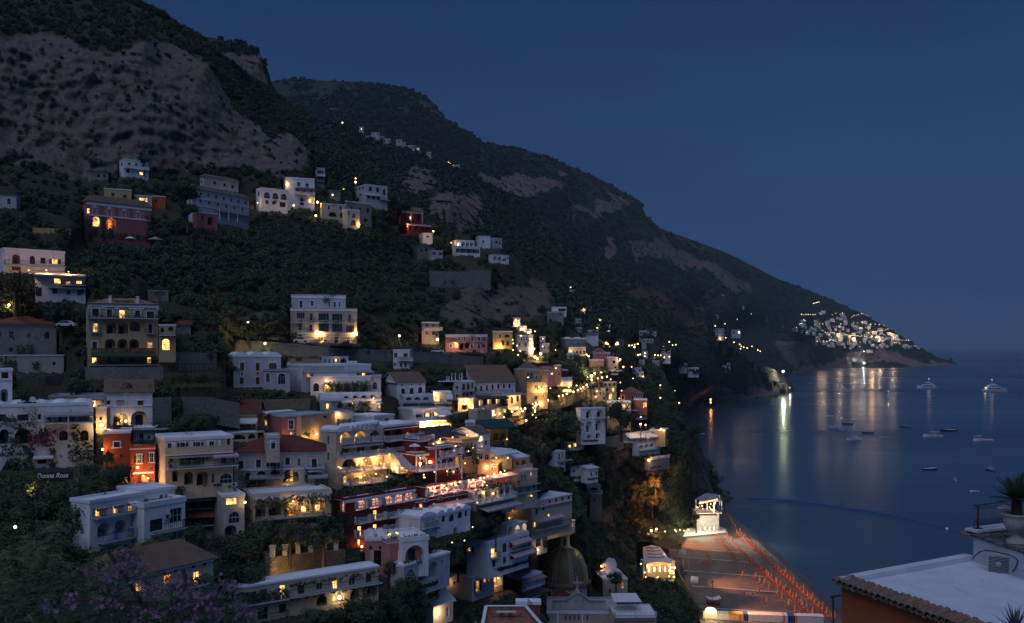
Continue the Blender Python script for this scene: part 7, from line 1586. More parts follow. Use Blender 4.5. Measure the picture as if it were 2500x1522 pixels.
quay=thing('quay','pale floodlit quay in front of the brilliantly lit restaurant','quay',PZ(1700,1303,1.5))
mb=MB();q0=PZ(1700,1303,1.5);qq=[PZ(x,y,2.6)-q0 for x,y in[(1612,1316),(1690,1308),(1740,1303),(1774,1300),(1770,1290),(1745,1282),(1690,1288),(1610,1305)]]
mb.poly(qq,'offwhite')
for i in range(len(qq)):a,c=qq[i],qq[(i+1)%len(qq)];mb.poly([a,c,c-Vector((0,0,3)),a-Vector((0,0,3))],'stone')
mb.build('paving',quay)
stonemat('roughwhite',(.50,.49,.46),1.7)
BR=B_('brilliantly floodlit beach restaurant of rough white rock under a crowded upper deck',1700,1252,1755,1252,1302,440,9,'roughwhite','terr:.1','rl 1712 1292 1746 1291 4 6 12 LW ; w 1736 1288 10 14 sd; bal 1698 1251 1760 1250 2.2 ; awn 1702 1214 1756 1212 6 .9 metalgrey posts 4.4',ctrl=False,cat='restaurant',name='restaurant',foot=4)
for k in range(8):
 x=1711+5.6*k;y=1229-1.3*k;p=P(x,y,433);mb=MB();mb.ball((0,0,0),.42,'globe',8,5);mb.bar((0,0,.4),(0,0,1.3),.05,'iron');o=tag(obj('globe_lamp',mb.mesh('globe_lamp'),None,p),'round glowing globe lamp under the striped metal roof of the beach restaurant','lamp','globe lamps of the beach restaurant')
BR2=thing('roof_pavilion','striped metal roof on posts over the upper deck of the beach restaurant','pavilion',P(1702,1240,438))
mb=MB();c4=[P(1699,1219,444),P(1742,1225,433),P(1757,1208,442),P(1722,1204,456)];o_=P(1702,1240,438)
for k in range(9):
 t0,t1=k/9+.008,(k+1)/9-.008;f=lambda a,c,t:a+(c-a)*t
 q=[f(c4[0],c4[3],t0)-o_,f(c4[1],c4[2],t0)-o_,f(c4[1],c4[2],t1)-o_,f(c4[0],c4[3],t1)-o_];mb.poly(q,'awnwhite' if k%2 else 'metalgrey');mb.poly([v-Vector((0,0,.12))for v in q[::-1]],'metalgrey')
mb.build('roof',BR2)
for k,c in enumerate(c4):mb=MB();mb.bar(c-o_-Vector((0,0,.1)),c-o_-Vector((0,0,5.0)),.22,'trimwhite');mb.build('post',BR2)
mb=MB();mb.box(0,9.5,-1,6,-3.6,-3.4,'woodbrown');mb.build('deck',BR2)
for x,y,Y,pw,c_ in[(1712,1272,430,4500,(1,.96,.72)),(1738,1268,428,5000,(1,.96,.72)),(1752,1262,430,1800,(1,.9,.6)),(1700,1284,428,1800,(1,.95,.6)),(1722,1234,434,1500,(1,.6,.25)),(1744,1240,432,1800,(1,.55,.25))]:light(P(x,y,Y),pw,c_,.5)
def flood(label,x,y,Y,tx,ty,pw,colr,ang=100):
 p=P(x,y,Y);t=thing('floodlight',label,'floodlight',p);mb=MB();mb.box(-.3,.3,-.2,.2,-.2,.2,'shutdark');mb.build('housing',t);mb=MB();mb.bar((0,.15,-.2),(0,.15,-6),.14,'iron');mb.build('pole',t)
 l=bpy.data.lights.new('lamp_light','SPOT');l.energy=pw;l.color=colr;l.spot_size=R(ang);l.spot_blend=.7;l.shadow_soft_size=.4
 o=bpy.data.objects.new('lamp_light',l);col.objects.link(o);o.parent=t;d=PZ(tx,ty,1.6)-p;o.rotation_euler=d.to_track_quat('-Z','Y').to_euler();o.location=d.normalized()*.6
flood('floodlight mast at the back of the beach throwing orange light on the sand',1640,1262,410,1745,1330,4.5e4,(1,.30,.09),90)
flood('second orange beach floodlight on the promenade edge',1660,1330,345,1905,1430,6.5e4,(1,.34,.15),75)
flood('floodlight on the beach restaurant shining pale light along the shore',1756,1236,432,1850,1330,3.2e4,(.9,.95,.75),70)
flood('floodlight near the bathing cabins lighting the near rows',1740,1420,300,1970,1500,4.5e4,(1,.40,.2),85)
CR=B_('long restaurant under a white fan-ribbed canopy, its open side glowing with lamps',1578,1376,1648,1372,1405,350,6,'cream','flat:.1','rl 1588 1391 1640 1389 5 10 16 L=222; glow 1590 1380 700 1.5; glow 1612 1379 800 1.5; glow 1636 1378 800 1.5; lamp 1580 1382 300 .35; lamp 1646 1386 500 .4',cat='restaurant',name='restaurant',foot=4)
CN=thing('canopy','big white ribbed canopy over the glowing restaurant, with dark V-shaped struts','canopy',P(1578,1376,350));o_=P(1578,1376,350)
c4=[P(1572,1378,346),P(1642,1376,344),P(1612,1336,388),P(1570,1336,388)];mid0,mid1=(c4[0]+c4[1])/2+Vector((0,0,.9)),(c4[2]+c4[3])/2+Vector((0,0,.9))
for k in range(6):
 t0,t1=k/6+.004,(k+1)/6-.004;f=lambda a,c,t:a+(c-a)*t;mb=MB()
 for a,c,e_,g_ in((c4[0],c4[3],mid0,mid1),(c4[1],c4[2],mid0,mid1)):
  q=[f(a,c,t0)-o_,f(e_,g_,t0)-o_,f(e_,g_,t1)-o_,f(a,c,t1)-o_];mb.poly(q,'awnwhite');mb.poly([v-Vector((0,0,.08))for v in q[::-1]],'awnwhite')
 mb.build('canopy_panel',CN)
for k in range(1,5):
 t=k/5.2;mb=MB()
 for a,c in((c4[0],c4[3]),(c4[1],c4[2])):mb.bar(f(mid0,mid1,t)-o_+Vector((0,0,.12)),f(f(a,c,t+.12),f(mid0,mid1,t+.12),.35)-o_+Vector((0,0,.12)),.22,'shutdark')
 mb.build('strut',CN)
for c in c4:mb=MB();mb.bar(c-o_,c-o_-Vector((0,0,5)),.2,'trimwhite');mb.build('post',CN)
gl='round lamps beside the canopy restaurant'
for x,y,Y in[(1622,1354,366),(1625,1359,362),(1628,1364,358),(1641,1386,345),(1634,1394,342),(1642,1395,341),(1637,1400,340),(1644,1400,339),(1646,1409,336),(1574,1398,344),(1603,1412,338),(1565,1377,348)]:
 mb=MB();mb.ball((0,0,0),.36,'globe',8,5);mb.bar((0,0,-.3),(0,0,-3),.06,'iron');tag(obj('globe_lamp',mb.mesh('globe_lamp'),None,P(x,y,Y)),'round globe lamp on a post beside the canopy restaurant','lamp',gl)
for x,y,Y,pw in[(1632,1396,340,900),(1640,1412,334,900),(1600,1398,342,800)]:light(P(x,y,Y),pw,(1,.65,.25),.4)
RT=B_('white-railed roof terrace with a pale awning, right of the church transept',1500,1506,1602,1505,1560,214,9,'offwhite','terr:.2','bal 1500 1506 1602 1505 .4 white; awn 1500 1512 1600 1511 .4 .3 tilebrown')
mb=MB();tw=P(1498,1492,220);mb.poly([(0,0,2.6),(6.5,0,2.6),(6.0,6,3.1),(0,6,3.1)],'awnwhite');mb.poly([(0,6,3.04),(6.0,6,3.04),(6.5,0,2.54),(0,0,2.54)],'awnwhite')
for x,y in((.1,.1),(6.3,.1),(.1,5.9),(5.9,5.9)):mb.bar((x,y,0),(x,y,2.6+y*.08),.1,'trimwhite')
ob=obj('awning',mb.mesh('awning'),RT.root);ob.location=(0.3,2.0,RT.h+.2)
# ---------------------------------------------------------------- boats
def hull_mesh(L,B,Hh,m,top='hullwhite',n=9):
 mb=MB();rows=[]
 for i in range(n+1):
  t=i/n;w=B/2*(math.sin(math.pi*min(1,.22+t*.62))if t<.62 else math.cos((t-.62)/.38*math.pi/2)**.8+.001);x=-L/2+L*t;sh=Hh*(.8+.5*t*t)
  rows.append([(x,-w,sh),(x+.02*L*t,-w*.75,.05),(x,0,-.3),(x+.02*L*t,w*.75,.05),(x,w,sh)])
 for a,c in zip(rows[:-1],rows[1:]):
  for k in range(4):mb.poly([a[k],a[k+1],c[k+1],c[k]][::-1],m,True)
  d=.3*Hh;mb.poly([(a[0][0],a[0][1]*.86,a[0][2]-d),(c[0][0],c[0][1]*.86,c[0][2]-d),(c[4][0],c[4][1]*.86,c[4][2]-d),(a[4][0],a[4][1]*.86,a[4][2]-d)],top)
  for s_ in(0,4):mb.poly([a[s_],c[s_],(c[s_][0],c[s_][1]*.86,c[s_][2]-d),(a[s_][0],a[s_][1]*.86,a[s_][2]-d)],top)
 mb.poly(rows[0],m);return mb.mesh('hull')
def boat(label,x,y,L,kind,rz,m='hullwhite',B=None):
 q=PZ(x,y,.0);t=thing({'yacht':'yacht','cabin':'cabin_boat','row':'rowing_boat','sail':'sailing_boat'}[kind],label,'yacht' if kind=='yacht' else 'boat',q,R(rz));B=B or L*.3
 if kind=='yacht':
  Hh=L*.11;obj('hull',hull_mesh(L,B,Hh,m,'hullwhite',12),t);mb=MB()
  mb.box(-L*.38,L*.22,-B*.36,B*.36,Hh*.7,Hh*1.7,'hullwhite');mb.box(-L*.30,L*.20,-B*.362,B*.362,Hh*1.05,Hh*1.4,'boatglass');mb.build('main_deck',t)
  mb=MB();mb.box(-L*.28,L*.10,-B*.3,B*.3,Hh*1.72,Hh*2.5,'hullwhite');mb.box(-L*.2,L*.103,-B*.302,B*.302,Hh*1.95,Hh*2.3,'boatglass');mb.build('upper_deck',t)
  mb=MB();mb.box(-L*.2,L*.0,-B*.24,B*.24,Hh*2.52,Hh*2.9,'hullwhite');mb.build('flybridge',t)
  mb=MB();mb.bar((-L*.1,0,Hh*2.9),(-L*.13,0,Hh*4.4),L*.012,'hullwhite');mb.bar((-L*.12,-B*.2,Hh*3.6),(-L*.12,B*.2,Hh*3.6),L*.01,'hullwhite');mm=mb.build('mast',t)
  mb=MB();mb.ball((-L*.13,0,Hh*4.45),.55,'bulb',8,5);mb.build('mast_light',mm);light(Vector((-L*.13,0,Hh*4.45+1)),900,(1,.75,.5),.5,t);light(Vector((-L*.42,0,Hh*1.6)),700,(1,.7,.4),.4,t)
  mb=MB();rail_mesh(mb,[(-L*.1,-B*.46,Hh*.95),(L*.3,-B*.42,Hh*1.05),(L*.48,0,Hh*1.25),(L*.3,B*.42,Hh*1.05),(-L*.1,B*.46,Hh*.95)],.9,'iron','railwhite');mb.build('railing',t);return t
 Hh=L*.11;obj('hull',hull_mesh(L,B,Hh,m),t)
 if kind=='row':
  mb=MB()
  for k in(-.2,.12):mb.box(L*k,L*k+.35,-B*.4,B*.4,Hh*.7,Hh*.8,'hullwood')
  mb.build('bench',t);mb=MB();mb.box(-L*.5-.35,-L*.5,-.18,.18,.1,Hh*1.5,'shutdark');mb.build('outboard_motor',t)
 else:
  mb=MB();mb.box(-L*.12,L*.2,-B*.3,B*.3,Hh*.7,Hh*1.9,'hullwhite');mb.box(-L*.08,L*.203,-B*.302,B*.302,Hh*1.25,Hh*1.75,'boatglass');mb.box(-L*.3,L*.14,-B*.36,B*.36,Hh*2.3,Hh*2.42,'hullwhite');mb.build('cabin',t)
  mb=MB();h=L*(1.0 if kind=='sail' else .42);mb.bar((0,0,Hh),(0,0,Hh+h),.12,'hullwhite');mb.build('mast',t)
  mb=MB();rail_mesh(mb,[(L*.15,-B*.42,Hh),(L*.46,0,Hh*1.3),(L*.15,B*.42,Hh)],.55,'iron','railwhite');mb.build('railing',t)
 return t
boat('large white motor yacht with two decks, nearest the right edge of the bay',2429,957,50,'yacht',4);boat('white motor yacht left of the largest one, with a mast light',2262,948,42,'yacht',182);boat('white motor yacht seen bow-on below the other two',2169,974,26,'yacht',250)
for a in[('red-hulled cabin boat below the headland boathouse moorings',1999,956,13,'cabin',8,'hullwood'),('white cabin cruiser left of the orange light streak',2063,956.5,17,'cabin',175,'hullwhite'),('small grey boat between the red-hulled one and the white cruiser',2026,958.5,9,'row',160,'hulldark'),('pale small boat just above the white cabin cruiser',2056,946,9,'row',10,'hullwhite'),('dark double boat moored above the red-hulled cabin boat',2031,938.5,10,'row',30,'hulldark'),('dark small boat nearest the far shore, right of the others',2047,933,9,'row',5,'hulldark'),('dark launch just left of the orange streak near the far shore',2070,938.5,14,'row',12,'hulldark'),('tiny pale boat closest to the far village shore',2011,929.5,9,'row',0,'hullwhite'),('tiny pale boat left of all in the far moorings',1980,936.5,9,'row',170,'hullwhite'),('lone pale dinghy in the middle of the bay, left',2027,1016.5,8.5,'row',175,'hullwhite'),('long dark launch right of the lone pale dinghy',2069,1035,12.5,'row',176,'hulldark'),('flat pale boat below the long dark launch',2035,1045.5,11.5,'row',5,'hullwhite'),('small boat with a raised bow below the flat pale one',2052,1052,8,'row',165,'hulldark'),('dark rowing boat with pale gunwale in mid bay',2118,1057,11.5,'row',172,'hulldark'),('white sailing boat with a single bare mast',2085,1075,13.5,'sail',168,'hullwhite'),('slim white boat right of the bare-masted one',2159,1069.5,9,'row',178,'hullwhite'),('dark launch pointing left above the cabin cruiser in the right bay',2212,1043.5,12.5,'row',165,'hulldark'),('white cabin cruiser with a windscreen, right part of the bay',2278,1067,19,'cabin',172,'hullwhite'),('long dark-hulled launch right of the white cabin cruiser',2316,1053,17,'row',178,'hulldark'),('pale small boat at the right, above the last long boat',2387,1067,9,'row',5,'hullwhite'),('long white launch nearest the right edge in mid bay',2400,1077,18,'row',174,'hullwhite'),('white boat with a wooden hull alone in the near bay',2271,1147,10.5,'row',5,'hullwood'),('small cabin boat seen stern-on, right of the wooden-hulled one',2418,1149,8.5,'cabin',110,'hulldark'),('little white boat seen bow-on with a short mast',2332,1174,6,'cabin',260,'hullwhite'),('white dinghy with a red stripe, lowest in the open bay',2380,1201,6,'row',175,'hullwhite'),('grey boat tied below the boathouse',1942,954,13,'row',170,'hulldark'),('pale boat lying off the near sea cliff',1710,1060,9,'row',160,'hullwhite'),('moored boat half hidden behind the iron railing',2451,1242,6.5,'cabin',175,'hullwhite'),('boat just entering at the right edge above the palm',2494,1190,7,'row',175,'hullwhite')]:boat(*a)
bl=[(1824,1217),(1900,1220),(1985,1229),(2075,1242),(2150,1254),(2221,1269),(2290,1286),(2367,1309),(2440,1334)]
cu=bpy.data.curves.new('buoy_line','CURVE');cu.dimensions='3D';cu.bevel_depth=.42;cu.bevel_resolution=1;sp_=cu.splines.new('BEZIER');sp_.bezier_points.add(len(bl)-1)
for bp,(x,y)in zip(sp_.bezier_points,bl):bp.co=PZ(x,y,.1);bp.handle_left_type=bp.handle_right_type='AUTO'
cu.materials.append(MATS['blue']);o=bpy.data.objects.new('buoy_line',cu);col.objects.link(o);o=solid(o);tag(o,'long curved blue floating buoy line across the near bay','buoy line')
mb=MB();mb.ball((0,0,0),.8,'hullwhite',8,6);tag(obj('buoy',mb.mesh('buoy'),None,PZ(2312,1292,.3)),'single white buoy on the blue floating line','buoy')
rkm=[crown_mesh('rock',1,1,.6,0,.1,['leaf'],'hill_near',seed=80+i,clumps=9)for i in range(2)]
rr_=random.Random(9)
for i,(x,y,r)in enumerate([(1762,1206,5),(1772,1212,4),(1781,1216,3),(1748,1232,3),(1758,1238,2.4),(1768,1246,2),(1742,1152,4),(1752,1168,4),(1664,1008,6),(1684,998,6),(1706,992,7),(1742,984,6),(1778,980,6),(1820,976,6),(1856,972,7),(1886,969,8),(1934,954,9),(1950,912,10),(1976,907,11),(2300,890,14),(2322,887,16),(2334,889,11)]):
 mb=MB();g2=random.Random(i)
 for k in range(7):mb.ball((g2.uniform(-1,1)*r*.8,g2.uniform(-.4,.6)*r,g2.uniform(-.3,.35)*r),r*g2.uniform(.25,.55),'stonedark',6,4,.7)
 me=mb.mesh('shore_rock');me.polygons.foreach_set('use_smooth',[False]*len(me.polygons));tag(obj('shore_rock',me,None,PZ(x,y,.2)),'dark jagged rock at the waterline below the sea cliffs','rock','dark rocks along the waterline')
def car(label,x,y,Y,rz,m):
 t=thing('parked_car',label,'car',P(x,y,Y),R(rz));mb=MB();prism(mb,[(-2.1,.3),(-2.1,.75),(-1.4,.9),(-.8,1.42),(.7,1.45),(1.3,.95),(2.1,.8),(2.15,.3)],-.85,.85,m);mb.build('body',t)
 mb=MB();prism(mb,[(-1.25,.93),(-.75,1.36),(.65,1.38),(1.15,.95)],-.86,.86,'boatglass');mb.build('window',t)
 for cx in(-1.3,1.3):
  for cy in(-.8,.8):mb=MB();mb.lathe([(.01,-.1),(.32,-.1),(.32,.1),(.01,.1)],'rubber',10,(cx,cy,.32),axis='y');mb.build('wheel',t)
for a in[('white hatchback parked on the road left of the ochre hotel',163,799,208,0,'carwhite'),('pale car parked in front of the grey-pink palazzo',735,836,272,4,'carwhite'),('dark van parked behind the road parapet, left of the pale car',672,832,264,5,'cardark'),('dark car parked beside the yellow-lit corner of the palazzo',846,846,274,5,'cardark'),('dark car in the row above the road parapet, left one',1004,857,303,5,'cardark'),('dark car in the row above the road parapet, right one',1030,859,308,5,'cardark'),('pale car in the row above the road parapet',1068,862,314,5,'carwhite'),('shiny red and white car turning at the street bend under pink light',1506,909,392,20,'carwhite')]:car(*a)
# ================================================================ signs, roof clutter, people
def text(body,size,mat,parent,loc,rot,ext=.03,shear=0.0,sx=1.0):
 c=bpy.data.curves.new('lettering','FONT');c.body=body;c.size=size;c.extrude=ext;c.align_x='CENTER';c.align_y='CENTER';c.shear=shear;c.offset=size*.018
 c.materials.append(MATS[mat]);o=bpy.data.objects.new('lettering',c);col.objects.link(o);o.parent=parent;o.location=loc;o.rotation_euler=rot;o.scale=(sx,1,1);return solid(o)
u,z=BM.uv('F',304,734,1.0);mb=MB();a=BM.uv('F',214,741,1.0);c_=BM.uv('F',386,745,1.0);W_=c_[0]-a[0]
prism(mb,[(0,0),(W_*.16,.75),(W_*.3,1.25),(W_*.7,1.25),(W_*.84,.75),(W_,0)],.9,1.15,'ochre',a[0],BM.h+.1);mb.build('gable_parapet',BM.root)
text('MARGHERITA',.66,'woodbrown',BM.root,(u,.86,BM.h+.68),(R(90),0,0),.02,0,.92)
for x in(269,336):
 q=BM.uv('F',x,736,.7);mb=MB();mb.box(q[0]-.28,q[0]+.28,.4,.95,BM.h,BM.h+1.7,'trimwhite');mb.box(q[0]-.36,q[0]+.36,.32,1.03,BM.h+1.7,BM.h+1.85,'trimwhite');mb.build('chimney_post',BM.root)
AW=thing('restaurant_awning','dark restaurant awning with white slanting lettering, under the long white hotel','awning',P(88,1146,137),R(12));mb=MB()
mb.poly([(0,0,.1),(5.4,0,.1),(5.4,-1.3,-.35),(0,-1.3,-.35)],'shutdark');mb.poly([(0,-1.3,-.40),(5.4,-1.3,-.40),(5.4,0,.05),(0,0,.05)],'shutdark');mb.box(0,5.4,-1.34,-1.28,-1.5,-.35,'shutdark');mb.build('cloth',AW)
text('Donna Rosa',.95,'trimwhite',AW,(2.55,-1.38,-.85),(R(90),0,0),.015,.35,.92)
for x in(.1,5.3):mb=MB();mb.bar((x,-1.2,-.4),(x,-1.2,-3.2),.08,'iron');mb.build('post',AW)
NS_=thing('neon_sign','small glowing yellow sign under the lowest balcony of the great red hotel','sign',P(959,1304,163));mb=MB();mb.box(-1.0,1.0,-.03,.03,-.3,.3,'shutdark');mb.build('board',NS_)
mb=MB()
for k in range(7):mb.bar((-.8+.25*k,-.08,-.2+.1*(k%2)),(-.62+.25*k,-.08,.05+.15*((k*3)%4)/3+.02*k),.16,'litneon')
mb.build('glowing_letter',NS_)
def tank(label,x,y,Y,L,r,rz=0,group=None,upright=False,m='tankwhite'):
 t=thing('water_tank',label,'water tank',P(x,y,Y),R(rz),group);mb=MB()
 if upright:mb.lathe([(r*.9,0),(r,.1),(r,L),(r*.6,L+r*.3),(.02,L+r*.4)],m,10)
 else:mb.lathe([(.02,-L/2-r*.35),(r*.7,-L/2-r*.2),(r,-L/2),(r,L/2),(r*.7,L/2+r*.2),(.02,L/2+r*.35)],m,10,(0,0,r),axis='x')
 mb.build('drum',t);mb=MB()
 mb.box(-L*.3,L*.3,-r*.7,r*.7,-.15,r*.5,'metalgrey');mb.build('cradle',t);return t
tank('left of two white water tanks behind the low beige house',193,952,172,1.3,.34);tank('right of two white water tanks behind the low beige house',211,952,172,1.3,.34)
tank('white water tank lying on the small white house left of the dome',1094,1408,195,2.2,.5,-14);tank('grey tank and solar heater on the small white house left of the dome',1136,1384,202,2.0,.45,-12,None,False,'roofgrey')
for k in range(4):tank('round white tank in the row on the long white veranda hotel',851+6*k,889,238,.7,.3,0,'four round tanks on the veranda hotel',True)
for k in range(7):tank('white tank crowded on the roof of the arched-balcony hotel',838+13*k,1046-1.4*k,190,1.5,.5,10,'tanks crowding the roof of the arched-balcony hotel')
for k in range(6):tank('upright grey vent drum beside the tanks on the arched-balcony hotel',850+11*k,1052-1.2*k,186,.9,.28,0,'vent drums on the arched-balcony hotel',True,'roofgrey')
for i,(x,y,Y,r,l)in enumerate([(80,985,152,.45,'big white satellite dish on the long white hotel roof'),(24,988,151,.35,'white satellite dish near the tower house at the left edge'),(166,987,158,.3,'small white satellite dish before the low beige house')]):
 t=thing('satellite_dish',l,'satellite dish',P(x,y,Y),R(20));mb=MB();mb.lathe([(.02,.12),(r*.5,.08),(r,-.06),(r*1.03,-.1)],'tankwhite',12,(0,-.1,r+.2),axis='y');mb.build('dish',t);mb=MB();mb.bar((0,0,-.5),(0,.1,r+.2),.07,'metalgrey');mb.build('mast',t)
for i,(x,y)in enumerate([(1103,929),(1112,929),(1122,931),(1128,929),(1091,928),(1096,928)]):
 t=thing('chimney','slim white chimney post on the flat roof of the cream corner house','chimney',P(x,y,262),0,'chimney posts on the cream corner house');mb=MB();hh=1.9 if i<4 else .8;mb.lathe([(.16,-.5),(.14,hh),(.2,hh+.05),(.02,hh+.25)],'trimwhite',8);mb.build('shaft',t);mb=MB();mb.lathe([(.2,hh*.85),(.2,hh*.9)],'greywhite',8);mb.build('collar',t)
t=thing('flat_roof','thin white flat roof reaching left from the cream corner house','roof',P(1070,929,262));mb=MB();mb.box(0,7.4,-1,6,-.4,-.2,'roofwhite');mb.build('slab',t);mb=MB();mb.box(5.2,7.2,2,6,-5,-.4,'offwhite');mb.build('wall',t)
def big_parasol(label,x,y,Y,r,m,group=None,lit=0):
 t=thing('parasol',label,'parasol',P(x,y,Y),0,group);mb=MB()
 mb.lathe([(r,-.05),(r*.98,0),(.04,r*.42)],m,8,smooth=False);mb.build('cloth',t);mb=MB();mb.lathe([(.05,-2.6),(.04,r*.4)],'metalgrey',6);mb.build('pole',t);return t
for a in[('white parasol open on the garden terrace under the pink villa',318,583,312,1.9,'awnwhite'),('grey parasol right of the white one on the pink villa terrace',379,586,312,2.6,'awngrey'),('small white parasol on the upper red wing terrace',1013,1089,190,1.3,'awnwhite'),('white parasol in the dim palm garden restaurant',849,982,212,1.4,'awnwhite'),('blue parasol glowing by the lamps below the tall yellow house',1566,1024,371,2.2,'blue'),('white parasol beside the white stepped terrace in mid garden',922,984,214,1.3,'awnwhite')]:big_parasol(*a)
t0_=None
def table(label,p,group,r=.55):
 t=thing('dining_table',label,'table',p,0,group);mb=MB();mb.lathe([(r*1.02,.35),(r,.72),(r,.75)],'awnpink',10);mb.build('tablecloth',t);mb=MB();mb.lathe([(.3,0),(.05,.05),(.05,.7)],'iron',6);mb.build('leg',t);return t
tb=table('round table under a pale cloth on the lit dining terraces of the great red hotel',P(1050,1210,182.5),'tables of the great red hotel terraces')
for x,y,Y in[(1066,1206,184),(1082,1203,185),(1098,1200,186),(1112,1197,187),(1124,1194,188),(1152,1193,193),(1168,1188,194),(1184,1182,196),(1200,1177,198),(1216,1171,200),(1232,1166,202)]:dup(tb,P(x,y,Y))
GT=globe_=None
for i,(x,y,Y)in enumerate([(1051,1193,181),(1081,1188,183),(1102,1183,185),(1123,1177,187),(1145,1174,191),(1155,1172,192),(1173,1168,194),(1191,1163,196),(1207,1158,198),(1222,1154,200),(1061,1190,181)]):
 mb=MB();mb.ball((0,0,0),.24,'globe',8,6);mb.bar((0,0,-.22),(0,0,-1.4),.05,'iron');tag(obj('globe_lamp',mb.mesh('globe_lamp'),None,P(x,y,Y)),'white globe lamp on the dining terraces of the great red hotel','lamp','globe lamps of the great red hotel')
RTc=thing('roof_terrace','terracotta roof terrace with white parapets, bottom centre below the church','terrace',P(1187,1487,128));o_=P(1187,1487,128)
fl_=[P(1187,1489,127.5),P(1283,1489,127.5),P(1330,1545,117.3),P(1176,1545,117.3)];zf=min(q.z for q in fl_)
fl_=[Vector((q.x,q.y,zf))-o_ for q in fl_]
mb=MB();mb.poly(fl_[::-1],'terrafloor');mb.build('floor',RTc)
for i,(a,c)in enumerate([(0,1),(1,2),(3,0)]):
 mb=MB();A2,C2=fl_[a],fl_[c];mb.bar(A2+Vector((0,0,.25)),C2+Vector((0,0,.25)),.35,'terrafloor',.5);mb.bar(A2+Vector((0,0,.55)),C2+Vector((0,0,.55)),.45,'roofwhite',.1);mb.bar(A2-Vector((0,0,4)),C2-Vector((0,0,4)),.3,'offwhite',8);mb.build('parapet',RTc)
mb=MB();rail_mesh(mb,[fl_[1]+Vector((.3,0,.5)),fl_[2]+Vector((.3,0,.5))],1.0,'iron','iron');mb.build('railing',RTc)
tq=P(1236,1500,124);tq.z=zf
t=thing('terrace_table','long pale table on the terracotta roof terrace','table',tq);mb=MB();mb.box(-1.3,1.3,-.45,.45,.70,.76,'greywhite');mb.build('table_top',t)
for x in(-1.15,1.15):
 for y in(-.35,.35):mb=MB();mb.bar((x,y,0),(x,y,.7),.06,'iron');mb.build('leg',t)
chs=thing('terrace_chair','dark slatted chair standing around the long table on the roof terrace','chair',tq+Vector((-.6,-1.0,0)),0,'chairs around the long terrace table')
mb=MB();mb.box(-.24,.24,-.24,.24,.42,.46,'iron');mb.build('seat',chs)
mb=MB()
for k in range(5):mb.bar((-.2+.1*k,-.24,.46),(-.2+.1*k,-.30,.95),.04,'iron')
mb.bar((-.24,-.30,.95),(.24,-.30,.95),.05,'iron');mb.build('backrest',chs)
for x in(-.2,.2):
 for y in(-.2,.2):mb=MB();mb.bar((x,y,0),(x,y,.42),.04,'iron');mb.build('leg',chs)
for x,y,rz in[(.5,-1.0,0),(-.6,1.0,180),(.5,1.0,180),(-1.8,0,-90),(1.8,0,90)]:dup(chs,tq+Vector((x,y,0)),R(rz))
t=thing('white_roof','narrow white roof strip right of the roof terrace, against the transept','roof',P(1292,1466,150));mb=MB();mb.box(-2.2,1.9,-1.6,1.2,-.3,0,'roofwhite');mb.build('slab',t);mb=MB();mb.box(-2.0,1.7,-1.4,1.0,-8,-.3,'redbrown');mb.build('wall',t);mb=MB();mb.bar((-2.2,-1.5,.1),(1.9,-1.5,.1),.2,'roofwhite',.2);mb.build('parapet',t)
t=thing('pool','tiny round greenish pool with a pale rim, bottom centre','pool',PZ(1122,1524,37));mb=MB();mb.lathe([(3.4,-.5),(3.4,.12),(2.9,.12),(2.8,-.2)],'offwhite',24);mb.build('rim',t);mb=MB();mb.lathe([(.01,-.05),(2.85,-.05)],'pool',24);mb.build('water',t)
def person_mesh(sit=False):
 J=[(0,0,.95,.15),(0,0,1.2,.15),(0,0,1.42,.13),(0,0,1.53,.06),(0,-.02,1.60,.09),(0,-.02,1.72,.075)];E=[(0,1),(1,2),(2,3),(3,4),(4,5)]
 for s_ in(-1,1):
  b_=len(J);J+=[(s_*.19,0,1.40,.06),(s_*.25,.02,1.12,.045),(s_*.24,-.12,.88,.035),(s_*.23,-.18,.80,.03)];E+=[(2,b_),(b_,b_+1),(b_+1,b_+2),(b_+2,b_+3)]
  b_=len(J);k=.12*s_
  J+=[(s_*.10,0,.88,.095),(s_*.11,-.03-k,.48,.065),(s_*.11,.03+k*.6,.09,.042),(s_*.11,-.12+k*.6,.04,.04)];E+=[(0,b_),(b_,b_+1),(b_+1,b_+2),(b_+2,b_+3)]
 me=bpy.data.meshes.new('body');me.from_pydata([j[:3]for j in J],E,[]);o=bpy.data.objects.new('tmp',me);col.objects.link(o)
 md=o.modifiers.new('skin','SKIN');me.skin_vertices[0].data[0].use_root=True
 for i,j in enumerate(J):me.skin_vertices[0].data[i].radius=(j[3],j[3]*.8)
 o.modifiers.new('s','SUBSURF').levels=1
 bpy.context.view_layer.update();r=bpy.data.meshes.new_from_object(o.evaluated_get(bpy.context.evaluated_depsgraph_get()));bpy.data.objects.remove(o);return r
PM=person_mesh()
def person(label,p,rz,shirt,legs,group=None):
 t=thing('person',label,'person',p,R(rz),group);me=PM.copy();me.materials.clear()
 for m in('skin',shirt,legs):me.materials.append(MATS[m])
 for pg in me.polygons:z=pg.center.z;pg.material_index=1 if 0.92<z<1.47 and abs(pg.center.x)<.27 and not(z<1.05 and abs(pg.center.x)>.2)else(2 if .12<z<=.95 and abs(pg.center.x)<.2 else 0)
 obj('body',me,t);mb=MB();mb.ball((0,.01,1.67),.105,'cardark',8,6,1.1);mb.build('hair',t);return t
person('person in a pale shirt standing on the dark sand',gp(1810,1452,1.75),40,'clothlight','clothdark');person('person in dark clothes beside the pale-shirted one on the sand',gp(1817,1456,1.75),200,'clothdark','clothdark')
person('person in dark clothes alone on the sand between two boardwalks',gp(1838,1459,1.75),90,'clothdark','clothlight')
